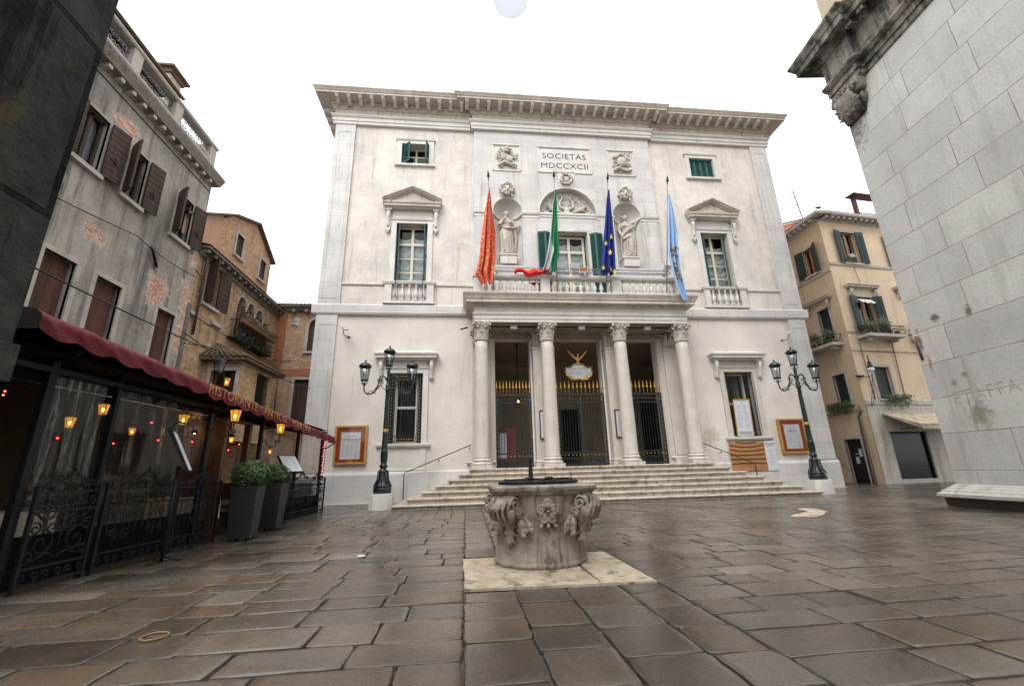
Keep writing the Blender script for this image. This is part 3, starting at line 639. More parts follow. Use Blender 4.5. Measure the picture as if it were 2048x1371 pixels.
# two trophy reliefs
for s_, seed in ((-1, 8), (1, 21)):
    cx = s_*2.77; R = random.Random(seed)
    q = MB(); q.box(cx-.60, cx+.60, ny-.01, ny+.01, 14.45, 15.76); RP = part(q, 'relief_panel', 'istrian_plain')
    q = MB(); q.mould([(.02, 15.76), (.07, 15.80), (.07, 15.84), (.02, 15.90)], cx-.64, cx+.64, .5, .5, 0, ny); q.box(cx-.68, cx-.60, ny-.05, ny, 14.42, 15.76); q.box(cx+.60, cx+.68, ny-.05, ny, 14.42, 15.76); q.box(cx-.64, cx+.64, ny-.04, ny, 14.38, 14.45); q.build('frame', 'istrian_plain', RP)
    q = MB(); y = ny-.05; cz = 15.1
    for k in range(13):
        a = k/13*2*PI+R.uniform(-.2, .2); L_ = R.uniform(.42, .58)
        q.tube([(cx+.1*cos(a), y, cz+.1*sin(a)), (cx+L_*cos(a), y-.03, cz+L_*sin(a))], [.05, .022], 5)
        if k % 2: q.ball((cx+L_*cos(a), y-.02, cz+L_*sin(a)), (.06, .03, .07), 6, 4)
    if s_ < 0:
        q.lathe([(.02, .5), (.15, .48), (.17, .36), (.12, .28), (.20, .20)], cx+.02, y-.06, cz, 10); q.ball((cx-.08, y-.05, cz+.02), (.20, .09, .22)); q.ball((cx+.13, y-.06, cz-.1), (.19, .08, .18))
        q.tube([(cx-.4, y-.05, cz-.5), (cx-.1, y-.08, cz-.3), (cx+.2, y-.06, cz-.42), (cx+.42, y-.05, cz-.4)], [.06, .09, .07, .08], 6)
    else:
        q.ball((cx+.02, y-.06, cz+.02), (.26, .13, .28)); q.tube([(cx-.3, y-.05, cz+.25), (cx, y-.1, cz+.45), (cx+.3, y-.05, cz+.22)], [.05, .08, .05], 6)
        q.tube([(cx-.42, y-.05, cz-.48), (cx-.15, y-.09, cz-.34), (cx+.1, y-.06, cz-.46), (cx+.46, y-.05, cz-.42)], [.07, .09, .06, .08], 6)
    for k in range(16): 
        px, pz = cx+R.uniform(-.48, .48), cz+R.uniform(-.55, .5); q.tube([(px, y, pz), (px+R.uniform(-.12, .12), y-.07, pz+R.uniform(-.12, .12)), (px+R.uniform(-.16, .16), y, pz+R.uniform(-.14, .14))], [.03, .045, .012], 5)
    remesh(q.build('trophy', 'carved_stone', RP), .018)
# --- theatre masks above the niches
def mask(cx, cz, seed, smile):
    q = MB(); R = random.Random(seed); y = ny-.06
    q.ball((cx, y, cz), (.21, .17, .29), 16, 12); q.tube([(cx, y-.14, cz+.10), (cx, y-.20, cz-.03), (cx, y-.17, cz-.055)], [.028, .045, .03], 6)
    q.ball((cx, y-.10, cz-.19), (.10, .07, .07)); q.tube([(cx-.15, y-.12, cz+.10), (cx-.08, y-.16, cz+.125), (cx-.03, y-.15, cz+.09)], .025, 5); q.tube([(cx+.15, y-.12, cz+.10), (cx+.08, y-.16, cz+.125), (cx+.03, y-.15, cz+.09)], .025, 5)
    q.ball((cx-.11, y-.11, cz-.06), (.06, .05, .07)); q.ball((cx+.11, y-.11, cz-.06), (.06, .05, .07))
    for k in range(24):
        a = -.5+k/23*(PI+1.0); rx, rz = .25+R.uniform(-.02, .06), .30+R.uniform(-.02, .06)
        q.tube([(cx+rx*cos(a)*.85, y-.05, cz+rz*sin(a)*.9), (cx+rx*cos(a+.15)*1.1, y-.12, cz+rz*sin(a+.15)*1.08), (cx+rx*cos(a+.3), y-.03, cz+rz*sin(a+.3))], [.04, .05, .025], 5)
    for s_ in (-1, 1): q.ball((cx+s_*.22, y-.02, cz-.22), (.05, .05, .12)); q.ball((cx+s_*.3, y-.02, cz+.02), (.07, .06, .10))
    q.ball((cx, y-.02, cz+.33), (.12, .10, .09))
    o = remesh(part(q, 'theatre_mask', 'carved_stone'), .014)
    e = MB()
    for s_ in (-1, 1): e.ball((cx+s_*.085, y-.137, cz+.055), (.034, .022, .018), 8, 5)
    e.ball((cx, y-.155, cz-.145), (.045 if not smile else .06, .018, .028 if not smile else .016), 8, 5); e.build('mask_opening', 'inscription', o)
mask(-2.78, 13.28, 4, False); mask(2.76, 13.30, 9, True)
# --- windows
def pane_grid(parent, x0, x1, z0, z1, y, mull, trans, mat='cream_frame', fw=.07, curtain=True, pw=.045):
    f = MB(); f.box(x0, x0+fw, y-.05, y, z0, z1); f.box(x1-fw, x1, y-.05, y, z0, z1); f.box(x0+fw, x1-fw, y-.05, y, z0, z0+fw); f.box(x0+fw, x1-fw, y-.05, y, z1-fw, z1)
    for m_, w_ in mull: f.box(m_-w_, m_+w_, y-.055, y, z0+fw, z1-fw)
    for t_, w_ in trans: f.box(x0+fw, x1-fw, y-.05+.002, y-.003, t_-w_, t_+w_)
    fo = f.build('frame', mat, parent)
    g = MB(); g.box(x0+.02, x1-.02, y-.022, y-.016, z0+.02, z1-.02); g.build('pane', 'pane_glass', parent)
    if curtain:
        c = MB(); zt = z0+(z1-z0)*curtain if curtain is not True else z1
        mid = (x0+x1)/2
        for a, b_ in ((x0, mid), (mid, x1)):
            sgn = 1 if a == x0 else -1
            def fn(u, v, a=a, b_=b_):
                sw = .5-abs(u-.5); z = z0+(zt-z0)*v-.10*math.sin(PI*u)*(1 if v > .02 else 0)
                return (a+(b_-a)*u, y+.07+.018*sin(v*44-1.1*cos(u*PI*2))*(.3+sin(PI*u)), z)
            c.grid(12, 60, fn)
        c.build('curtain', 'curtain', parent)
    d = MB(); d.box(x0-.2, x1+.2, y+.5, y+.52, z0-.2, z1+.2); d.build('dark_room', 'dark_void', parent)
def shutter(parent, x0, z0, w_, h, ang, y, mat='shutter_green', left=True, slats=True, name='shutter'):
    q = MB(); t = .04
    s_ = 1 if left else -1
    q.box(0, s_*w_, -t, 0, 0, .08); q.box(0, s_*w_, -t, 0, h-.08, h); q.box(0, s_*.055, -t, 0, .08, h-.08); q.box(s_*(w_-.055), s_*w_, -t, 0, .08, h-.08)
    if h > 1.5: q.box(s_*.055, s_*(w_-.055), -t, 0, h*.46, h*.46+.07)
    if slats:
        n = int((h-.16)/.055)
        for i in range(n):
            z = .08+(h-.16)*(i+.5)/n; q.prism([(s_*.055, -t+.004, z-.02), (s_*.055, -t+.012, z-.026), (s_*.055, -.004, z+.018), (s_*.055, -.012, z+.024)], (s_*(w_-.11), 0, 0))
    else: q.box(s_*.05, s_*(w_-.05), -t+.008, -.008, .08, h-.08)
    o = q.build(name, mat, parent); o.location = (x0, y, z0); o.rotation_euler = (0, 0, ang); return o
def baluster_mesh(h, r):
    return [(r*.85, 0), (r*.85, h*.07), (r*.55, h*.09), (r*.5, h*.14), (r*.95, h*.30), (r*1.0, h*.38), (r*.72, h*.55), (r*.42, h*.74), (r*.38, h*.82), (r*.62, h*.85), (r*.42, h*.88), (r*.62, h*.92), (r*.62, h)]
for s_ in (-1, 1):
    cx = s_*6.97; side = 'left' if s_ < 0 else 'right'
    # small attic window
    W = bpy.data.objects.new('attic_window', None); COL.objects.link(W); W.parent = TH
    q = MB(); q.box(cx-.83, cx-.62, -.07, .0, 14.60, 15.80); q.box(cx+.62, cx+.83, -.07, .0, 14.60, 15.80); q.box(cx-.83, cx+.83, -.072, .0, 15.72, 15.86); q.mould([(.05, 15.86), (.10, 15.90), (.12, 15.96), (.03, 15.98)], cx-.85, cx+.85, .4, .4, 0)
    q.mould([(.10, 14.50), (.12, 14.52), (.12, 14.60), (.06, 14.66)], cx-.86, cx+.86, .4, .4, 0); q.build('surround', 'istrian_plain', W)
    if s_ < 0:
        pane_grid(W, cx-.62, cx+.62, 14.66, 15.72, .40, [(cx, .04)], [(15.30, .03)], 'cream_frame', .06, False)
        shutter(W, cx-.61, 14.68, .5, 1.02, rad(-40), .1, slats=True); shutter(W, cx+.61, 14.68, .5, 1.02, rad(75), .1, left=False)
    else:
        for k in range(4): shutter(W, cx-.62+.31*k, 14.67, .305, 1.04, 0, .09, slats=True)
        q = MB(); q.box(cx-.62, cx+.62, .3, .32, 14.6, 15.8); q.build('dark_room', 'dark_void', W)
    # pedimented window
    W = bpy.data.objects.new('pedimented_window', None); COL.objects.link(W); W.parent = TH
    q = MB(); z0, z1 = 8.73, 11.54
    for a, c in ((cx-.89, cx-.665), (cx+.665, cx+.89)): q.box(a, c, -.07, 0, z0, z1+.02)
    q.mould([(.06, z1), (.06, z1+.12), (.09, z1+.14), (.11, z1+.20), (.03, z1+.22)], cx-.90, cx+.90, .3, .3, 0)
    q.mould([(.03, z1+.22), (.03, 12.18)], cx-.86, cx+.86, 0, 0, 0); q.build('surround', 'istrian_plain', W)
    for s2 in (-1, 1):
        q = MB(); x = cx+s2*1.02
        q.box(x-.10, x+.10, -.10, 0, 11.22, 12.02); q.lathe([(.002, 0), (.085, .0), (.085, .18), (.002, .18)], x, -.10, 11.95, 10)
        q.tube([(x, -.10, 12.08), (x, -.19, 11.98), (x, -.17, 11.75), (x, -.11, 11.5), (x, -.14, 11.38), (x, -.10, 11.30)], [.07, .08, .06, .05, .06, .03], 8); q.box(x-.085, x+.085, -.15, 0, 11.14, 11.22); q.ball((x, -.09, 11.10), (.06, .06, .08))
        q.box(x-.13, x+.13, -.22, 0, 12.10, 12.18); q.build('console', 'istrian_plain', W)
    q = MB(); ped = [(.22, 12.18), (.26, 12.22), (.34, 12.25), (.34, 12.33), (.38, 12.36), (.40, 12.42), (.40, 12.44)]
    q.mould(ped, cx-.86, cx+.86, 1, 1, 0)
    # raking cornices
    for s2 in (-1, 1):
        e0 = (s2*1.28, 12.44); e1 = (0, 13.05)
        for d, t0, t1 in ((.28, 0, .06), (.38, .06, .13), (.44, .13, .19)):
            q.add([(cx+e0[0], 0, e0[1]+t0-.02), (cx, 0, e1[1]+t0-.02), (cx, 0, e1[1]+t1), (cx+e0[0], 0, e0[1]+t1),
                   (cx+e0[0], -d, e0[1]+t0-.02), (cx, -d, e1[1]+t0-.02), (cx, -d, e1[1]+t1), (cx+e0[0], -d, e0[1]+t1)], [(4, 5, 6, 7), (0, 1, 5, 4), (3, 2, 6, 7), (0, 4, 7, 3)])
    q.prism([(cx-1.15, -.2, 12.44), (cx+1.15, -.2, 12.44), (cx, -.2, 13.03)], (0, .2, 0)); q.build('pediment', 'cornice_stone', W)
    pane_grid(W, cx-.665, cx+.665, z0, z1, .36, [(cx, .055)], [(10.70, .06), (10.0, .025), (9.35, .025)], 'cream_frame', .09, .84)
    for s2 in (-1, 1):
        ang = 70 if not (s_ > 0 and s2 > 0) else 50
        shutter(W, cx+s2*.655, z0+.02, .40, z1-z0-.05, rad(-ang) if s2 < 0 else rad(ang), .34, left=(s2 < 0))
    # balconette
    q = MB(); q.box(cx-1.0, cx-.72, -.16, 0, 7.84, 8.62); q.box(cx+.72, cx+1.0, -.16, 0, 7.84, 8.62); q.mould([(.12, 7.74), (.18, 7.76), (.18, 7.86), (.14, 7.88)], cx-1.02, cx+1.02, .2, .2, 0)
    q.mould([(.16, 8.60), (.19, 8.62), (.22, 8.70), (.22, 8.74), (.1, 8.76)], cx-1.0, cx+1.0, .4, .4, .1); q.box(cx-.72, cx+.72, -.03, .0, 7.86, 8.6); BA = q.build('balconette', 'istrian_plain', W)
    bl = MB(); bl.lathe(baluster_mesh(.74, .105), 0, -.10, 7.87, 10)
    o = bl.build('baluster', 'istrian_plain', W); o.location = (cx-.56, 0, 0)
    for k in range(1, 5): pcopy(o, (.28*k, 0, 0))
    q = MB()
    for s2 in (-1, 1): q.tube([(cx+s2*.55, -.23, 8.80), (cx+s2*.55, -.27, 8.4), (cx+s2*.55, -.23, 7.95)], .014, 6); q.tube([(cx+s2*.55, -.23, 8.80), (cx+s2*.55, -.1, 8.86)], .014, 6)
    q.build('iron_stay', 'iron', W)
    # ground floor window
    lx = s_*6.95; W = bpy.data.objects.new('barred_window', None); COL.objects.link(W); W.parent = TH; z0, z1 = 2.15, 4.86
    q = MB()
    for a, c in ((lx-.86, lx-.65), (lx+.65, lx+.86)): q.box(a, c, -.07, 0, z0, z1+.02)
    q.mould([(.06, z1), (.06, z1+.14), (.09, z1+.16), (.11, z1+.22), (.03, z1+.24)], lx-.87, lx+.87, .3, .3, 0); q.box(lx-.8, lx+.8, -.03, 0, z1+.24, 5.42); q.build('surround', 'istrian_plain' if s_ < 0 else 'column_stone', W)
    q = MB(); q.mould([(.18, 5.36), (.22, 5.40), (.34, 5.43), (.34, 5.52), (.38, 5.54), (.40, 5.60), (.40, 5.61), (.02, 5.78)], lx-.84, lx+.84, 1, 1, 0); q.build('hood', 'istrian_plain', W)
    for s2 in (-1, 1):
        q = MB(); x = lx+s2*.98
        q.box(x-.09, x+.09, -.08, 0, 4.62, 5.34); q.tube([(x, -.09, 5.34), (x, -.20, 5.22), (x, -.17, 4.98), (x, -.09, 4.78), (x, -.13, 4.64), (x, -.08, 4.55)], [.07, .085, .065, .05, .06, .03], 8); q.box(x-.11, x+.11, -.20, 0, 5.30, 5.37); q.build('console', 'istrian_plain', W)
    q = MB(); q.mould([(.06, 2.00), (.12, 2.02), (.15, 2.08), (.15, 2.14), (.04, 2.155)], lx-.93, lx+.93, .5, .5, .3); q.box(lx-.84, lx-.64, -.05, 0, 1.22, 2.0); q.box(lx+.64, lx+.84, -.05, 0, 1.22, 2.0); q.box(lx-.64, lx+.64, -.02, 0, 1.24, 2.0); q.mould([(.06, 1.165), (.06, 1.22), (.02, 1.24)], lx-.9, lx+.9, .2, .2, 0); q.build('sill', 'istrian_plain', W)
    pane_grid(W, lx-.45, lx+.45, z0, z1, .42, [], [(3.55, .05)], 'white_frame', .09, False)
    q = MB(); q.box(lx-.65, lx-.45, .37, .42, z0, z1); q.box(lx+.45, lx+.65, .37, .42, z0, z1); q.build('side_board', 'iron', W)
    q = MB(); y = .08
    for k in range(9): x = lx-.36+.09*k; q.tube([(x, y, z0+.02), (x, y, z1-.02)], .009, 5)
    for x in (lx-.63, lx-.45, lx+.45, lx+.63): q.box(x-.012, x+.012, y-.012, y+.012, z0, z1)
    for z in (z0+.04, z0+.30, z1-.22, z1-.04): q.box(lx-.63, lx+.63, y-.01, y+.01, z-.012, z+.012)
    for k in range(20): 
        z = z0+.12+.135*k
        for s2 in (-1, 1): q.tube([(lx+s2*(.54+.07*cos(t*2*PI/8)), y, z+.055*sin(t*2*PI/8)) for t in range(9)], .007, 4)
    for k in range(10): q.tube([(lx-.40+.088*k+.038*cos(t*2*PI/8), y, z0+.17+.09*sin(t*2*PI/8)) for t in range(9)], .008, 4)
    GR = q.build('grille', 'gate_iron', W)
    q = MB()
    for k in range(20):
        for s2 in (-1, 1): q.ball((lx+s2*.54, y-.015, z0+.12+.135*k), (.016, .012, .026), 6, 4)
    for k in range(9): q.ball((lx-.36+.09*k, y-.015, z0+.16), .022, 6, 4); q.ball((lx-.36+.09*k, y-.015, z1-.13), (.016, .012, .03), 6, 4)
    q.build('gilt_stud', 'gold', GR)
# central balcony door with big louvred shutters
W = bpy.data.objects.new('balcony_door', None); COL.objects.link(W); W.parent = TH
pane_grid(W, -.72, .72, 7.75, 11.22, .22, [(0, .06)], [(10.45, .06), (9.5, .03), (8.8, .03)], 'cream_frame', .10, .92)
for s2 in (-1, 1):
    shutter(W, s2*.82, 7.8, .36, 3.42, rad(180+28) if s2 < 0 else rad(-28-180), ny-.02, left=(s2 < 0))
    dx = .36*cos(rad(28)); dy = .36*sin(rad(28))
    shutter(W, s2*(.82+dx), 7.8, .36, 3.42, rad(180-14) if s2 < 0 else rad(180+14), ny-.02-dy*1.0, left=(s2 < 0))
# ================================================================ steps, portico
hw = [6.70, 6.35, 5.97, 5.59, 5.20, 4.84, 4.47]; fy = [-3.65, -3.30, -2.93, -2.56, -2.20, -1.82, -1.46]; tz = [.20, .36, .52, .68, .84, 1.0, 1.16]
ST = bpy.data.objects.new('staircase', None); COL.objects.link(ST); ST.parent = TH
for i in range(7):
    zb = .02 if i == 0 else tz[i-1]; z = tz[i]
    q = MB(); q.mould([(-.055, zb), (-.055, z-.085), (-.04, z-.075), (-.005, z-.062), (.012, z-.045), (.012, z-.018), (.0, z-.004), (-.03, z)], -hw[i], hw[i], 1, 1, .0, fy[i])
    q.box(-hw[i]+.06, hw[i]-.06, fy[i]+.06, (0 if i < 6 else 0), z-.01, z+.001); q.build('step', 'step_stone', ST)
colx = [-4.03, -1.47, 1.47, 4.03]; cyy = -1.08
def column_parts(parent, cx, cy, first=None):
    pass
def capital(mb, r, z0, z1, ra, n1=8, cx=0, cy=0):
    h = z1-z0
    mb.lathe([(r+.03, z0-.06), (r+.045, z0-.035), (r+.03, z0-.01), (r, z0), (r*.98, z0+h*.3), (r*1.03, z0+h*.6), (r*1.22, z0+h*.82), (r*1.30, z0+h*.86)], cx, cy, 0, 20)
    for tier, (zz, hh, out, off) in enumerate(((z0, h*.40, .085, 0), (z0+.02, h*.66, .11, .5))):
        for k in range(n1):
            a = 2*PI*(k+off)/n1; ca, sa = cos(a), sin(a)
            prof = [(r+.005, 0, .085), (r+.018, .35, .105), (r+.03, .70, .095), (r+.055, .92, .075), (r+out, 1.02, .05), (r+out+.028, .93, .028)]
            vs = []
            for (rr, t, w_) in prof:
                for s_, bulge in ((-1, -.012), (-.5, .012), (0, -.004+.018), (.5, .012), (1, -.012)):
                    rb = rr+bulge; x = rb*ca-s_*w_*sa; y = rb*sa+s_*w_*ca
                    vs.append((cx+x, cy+y, zz+hh*t-abs(s_)*.02*t))
            fs = [(j*5+i, j*5+i+1, (j+1)*5+i+1, (j+1)*5+i) for j in range(5) for i in range(4)]
            mb.add(vs, fs, True)
    for k in range(4):
        a = PI/4+k*PI/2; ca, sa = cos(a), sin(a)
        for s_ in (-1, 1):
            pts = []
            for i in range(13):
                t = i/12
                if t < .5: u = t/.5; rr = r*1.02+(ra*1.30-r*1.0)*u**1.5; zz = z0+h*(.45+.42*u)
                else:
                    u = (t-.5)/.5; aa = PI/2-u*2*PI*.85; rr = ra*1.30+.02+.05*(1-u*.5)*cos(aa); zz = z0+h*.79+.055*(1-u*.5)*sin(aa)
                b_ = a+s_*.16*(1-t)
                pts.append((cx+rr*cos(b_), cy+rr*sin(b_), zz))
            mb.tube(pts, [.020+.012*(1-abs(2*i/12-1)) for i in range(13)], 6)
        a2 = k*PI/2; mb.ball((cx+(ra*.98)*cos(a2), cy+(ra*.98)*sin(a2), z1-.045), (.055, .055, .05), 8, 5)
        for s_ in (-1, 1):
            mb.tube([(cx+(r+.03)*cos(a2+s_*.5), cy+(r+.03)*sin(a2+s_*.5), z0+h*.5), (cx+(r+.07)*cos(a2+s_*.35), cy+(r+.07)*sin(a2+s_*.35), z0+h*.72), (cx+(r+.10)*cos(a2+s_*.12), cy+(r+.10)*sin(a2+s_*.12), z0+h*.80), (cx+(r+.09)*cos(a2+s_*.2), cy+(r+.09)*sin(a2+s_*.2), z0+h*.70)], [.02, .022, .025, .015], 5)
    # concave abacus
    pts = []
    for k in range(4):
        a = PI/4+k*PI/2; c = (ra*1.42*cos(a), ra*1.42*sin(a)); n_ = (ra*1.42*cos(a+PI/2), ra*1.42*sin(a+PI/2)); t_ = .045
        for i in range(9):
            u = i/8; u2 = .06+.88*u; x = c[0]+(n_[0]-c[0])*u2; y = c[1]+(n_[1]-c[1])*u2; m_ = sin(PI*u)*.075; am = a+PI/4
            pts.append((cx+x-m_*cos(am), cy+y-m_*sin(am)))
    mb.prism([(x, y, z1-.07) for x, y in pts], (0, 0, .03)); mb.prism([(cx+(x-cx)*1.05, cy+(y-cy)*1.05, z1-.04) for x, y in pts], (0, 0, .045))
C0 = bpy.data.objects.new('column', None); COL.objects.link(C0); C0.parent = TH; C0.location = (colx[0], cyy, 0)
q = MB(); zs, ze = 1.50, 5.90
q.lathe([(.292, zs), (.285, zs+.05), (.277, zs+.09)]+[(.277-.037*((i/12)**1.6), zs+.09+(ze-zs-.09)*i/12) for i in range(1, 13)], 0, 0, 0, 28); q.build('shaft', 'column_stone', C0)
q = MB(); q.box(-.375, .375, -.375, .375, 1.16, 1.275)
q.lathe([(.36, 1.275), (.375, 1.30), (.375, 1.33), (.355, 1.36), (.315, 1.365), (.300, 1.39), (.315, 1.415), (.325, 1.42), (.335, 1.44), (.325, 1.47), (.300, 1.475), (.298, 1.50)], 0, 0, 0, 28); q.build('column_base', 'column_stone', C0)
q = MB(); capital(q, .245, 5.92, 6.60, .31); q.build('capital', 'carved_stone', C0)
for x in colx[1:]: pcopy(C0, (x-colx[0], 0, 0))
# pilasters behind the outer columns, piers between the gates
for s_ in (-1, 1):
    q = MB(); x = s_*4.03
    q.box(x-.34, x+.34, -.14, 0, 1.5, 6.0); q.box(x-.40, x+.40, -.20, 0, 1.16, 1.36); q.mould([(.19, 1.36), (.21, 1.40), (.19, 1.44), (.16, 1.46), (.17, 1.5)], x-.34, x+.34, 1, 1, 0, 0.05); PI_ = q.build('wall_pilaster', 'column_stone', TH)
    q = MB(); X0 = x
    for zz, hh, n_ in ((5.9, .30, 4), (5.95, .50, 3)):
        for k in range(n_):
            xx = x-.30+.60*(k+.5)/n_; q.tube([(xx, -.14, zz), (xx, -.19, zz+hh*.5), (xx, -.22, zz+hh*.9), (xx, -.28, zz+hh), (xx, -.28, zz+hh*.88)], [.07, .085, .075, .05, .03], 6)
    for s2 in (-1, 1): q.tube([(x+s2*.2, -.15, 6.2), (x+s2*.36, -.22, 6.45), (x+s2*.42, -.26, 6.42), (x+s2*.38, -.25, 6.34)], [.03, .035, .04, .03], 6)
    q.box(x-.42, x+.42, -.26, 0, 6.52, 6.60); q.box(x-.33, x+.33, -.13, 0, 5.9, 6.52); q.build('capital', 'carved_stone', PI_)
    q = MB(); x0, x1 = sorted((s_*3.47, s_*3.69)); q.box(x0, x1, -.06, 0, 1.16, 6.3); q.build('gate_jamb', 'column_stone', TH)
    q = MB(); x = s_*1.5
    q.box(x-.48, x+.48, -.45, .0, 1.16, 1.32); q.box(x-.44, x+.44, -.42, .0, 1.32, 5.80); q.mould([(.02, 1.32), (.04, 1.36), (.02, 1.40), (0, 1.42)], x-.44, x+.44, 1, 1, 0, -.42); PR = q.build('pier', 'column_stone', TH)
    q = MB(); q.box(x-.42, x+.42, -.40, 0, 5.80, 6.55)
    for k in range(7): xx = x-.36+.12*k; q.tube([(xx, -.405, 5.84), (xx, -.415, 6.3), (xx, -.45, 6.45)], [.045, .045, .05], 6)
    q.mould([(.0, 5.74), (.03, 5.76), (.03, 5.82), (0, 5.84)], x-.44, x+.44, 1, 1, 0, -.42); q.mould([(.0, 6.46), (.05, 6.48), (.07, 6.56)], x-.44, x+.44, 1, 1, 0, -.42); q.build('capital', 'column_stone', PR)
# portico entablature, cornice, soffit
q = MB(); fyp = -1.28
pa = [(0, 6.60), (0, 6.72), (.025, 6.73), (.025, 6.86), (.05, 6.88), (.07, 6.93), (.07, 6.96), (.01, 6.98), (.01, 7.20)]
q.mould(pa, -4.30, 4.30, 1, 1, 0, fyp+.02); part(q, 'portico_architrave', 'istrian_plain')
q = MB(); pc = [(.01, 7.20), (.05, 7.23), (.09, 7.28), (.09, 7.31), (.30, 7.315), (.31, 7.32), (.31, 7.42), (.34, 7.44), (.37, 7.52), (.43, 7.62), (.44, 7.64), (.44, 7.69), (.1, 7.74)]
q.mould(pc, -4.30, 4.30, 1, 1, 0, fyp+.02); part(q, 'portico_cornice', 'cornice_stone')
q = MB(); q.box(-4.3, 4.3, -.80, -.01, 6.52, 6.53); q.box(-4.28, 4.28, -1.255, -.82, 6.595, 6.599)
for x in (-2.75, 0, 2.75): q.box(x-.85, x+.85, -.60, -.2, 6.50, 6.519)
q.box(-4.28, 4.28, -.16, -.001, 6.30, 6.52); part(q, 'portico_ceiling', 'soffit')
for x in (-2.75, .0, 2.75):
    q = MB(); q.box(x-.13, x+.13, -1.0, -.86, 6.42, 6.57); o = q.build('ceiling_speaker', 'white_enamel', TH)
# balcony balustrade on the portico
BAL = bpy.data.objects.new('balustrade', None); COL.objects.link(BAL); BAL.parent = TH
by = -1.26
q = MB(); q.box(-4.30, 4.30, by-.15, by+.15, 7.73, 7.84)
for a, c in ((-4.32, -3.98), (-1.66, -1.28), (1.28, 1.66), (3.98, 4.32)): q.box(a, c, by-.13, by+.13, 7.84, 8.44)
q.mould([(.0, 8.42), (.03, 8.44), (.05, 8.50), (.05, 8.56), (0, 8.58)], -4.32, 4.32, 1, 1, by+.17, by-.13)
for s_ in (-1, 1): x0, x1 = sorted((s_*4.32, s_*4.06)); q.box(x0, x1, by+.13, 0, 7.73, 8.56)
q.build('rail', 'istrian_plain', BAL)
bl = MB(); bl.lathe(baluster_mesh(.58, .095), 0, by, 7.84, 10); o = bl.build('baluster', 'istrian_plain', BAL); o.location = (-3.84, 0, 0)
bx = [-3.84+.292*i for i in range(8)]+[-1.14+.285*i for i in range(9)]+[1.80+.292*i for i in range(8)]
for x in bx[1:]: pcopy(o, (x+3.84, 0, 0))
# ---------------------------------------------------------------- hall behind the gates
HX = 7.2
q = MB(); q.box(-HX, HX, .5, 5.5, 1.10, 1.155)
for x in (-HX, HX): q.add([(x, .5, 1.15), (x, 5.5, 1.15), (x, 5.5, 6.6), (x, .5, 6.6)], [(0, 1, 2, 3)])
q.wall(-HX, HX, 1.15, 6.6, [(.2, 1.35, 1.16, 4.1), (4.75, 5.7, 1.16, 4.6)], 5.5, .3); q.add([(-HX, .5, 6.6), (HX, .5, 6.6), (HX, 5.5, 6.6), (-HX, 5.5, 6.6)], [(0, 1, 2, 3)])
q.mould([(.0, 6.1), (.1, 6.2), (.2, 6.4), (.2, 6.6)], -HX, HX, 0, 0, 5.5, 5.5)
for x in (-2.9, -2.1, 2.0, 2.9, 4.4, 6.0): q.box(x-.04, x+.04, 5.40, 5.49, 1.16, 6.1)
part(q, 'entrance_hall', 'hall_plaster')
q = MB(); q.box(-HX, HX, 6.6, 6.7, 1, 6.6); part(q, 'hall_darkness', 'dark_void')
# ---------------------------------------------------------------- gates
def gate(x0, x1, leaves, nspk):
    y = .06; G = bpy.data.objects.new('gate', None); COL.objects.link(G); G.parent = TH
    f = MB(); z0, z1 = 1.20, 3.95
    f.box(x0, x1, y-.025, y+.025, z1-.03, z1+.05); f.box(x0, x1, y-.02, y+.02, z1-.34, z1-.29); f.box(x0, x1, y-.02, y+.02, 1.66, 1.71); f.box(x0, x1, y-.02, y+.02, 1.46, 1.50); f.box(x0, x1, y-.02, y+.02, z0, z0+.06)
    for x in leaves: f.box(x-.035, x+.035, y-.03, y+.03, z0, z1)
    n = int((x1-x0)/.105)
    for i in range(1, n):
        x = x0+(x1-x0)*i/n; f.box(x-.008, x+.008, y-.008, y+.008, z0+.06, z1-.03)
    for s_, xe in ((1, x0), (-1, x1)):
        f.box(xe+s_*.15-.012, xe+s_*.15+.012, y-.012, y+.012, z0, z1)
        for k in range(18): f.tube([(xe+s_*.08+.05*cos(t*PI/4), y, z0+.4+.14*k+.06*sin(t*PI/4)) for t in range(9)], .008, 4)
    for i in range(n*1): x = x0+.05+(x1-x0-.1)*i/n; f.tube([(x+.05*cos(t*PI/4), y, 1.35+.09*sin(t*PI/4)) for t in range(9)], .008, 4)
    f.build('grating', 'gate_iron', G)
    p = MB(); w_ = (x1-x0-.12)/(nspk-1)
    for i in range(nspk):
        x = x0+.06+w_*i
        p.lathe([(.002, 4.56), (.008, 4.50), (.020, 4.38), (.038, 4.25), (.040, 4.235), (.006, 4.225), (.006, 4.16), (.018, 4.13), (.006, 4.10), (.009, 4.05), (.018, 4.00)][::-1], x, y, 0, 8, True, 1, .5)
    p.build('gilt_spearhead', 'gold', G)
    d = MB(); n2 = int((x1-x0)/.15)
    for i in range(n2):
        x = x0+.1+(x1-x0-.2)*i/(n2-1)
        for z in (z1-.16, 1.585): d.ball((x, y-.03, z), (.026, .015, .026) if z < 2 else (.034, .015, .014), 6, 4)
    for xe in (x0+.08, x1-.08):
        for k in range(14): d.ball((xe, y-.02, z0+.6+.175*k), (.013, .012, .030), 6, 4)
    d.build('gilt_stud', 'gold', G)
gate(-3.45, -2.0, (-3.42, -2.03), 11); gate(-1.0, 1.0, (-.97, 0, .97), 12); gate(2.0, 3.45, (2.03, 3.42), 9)
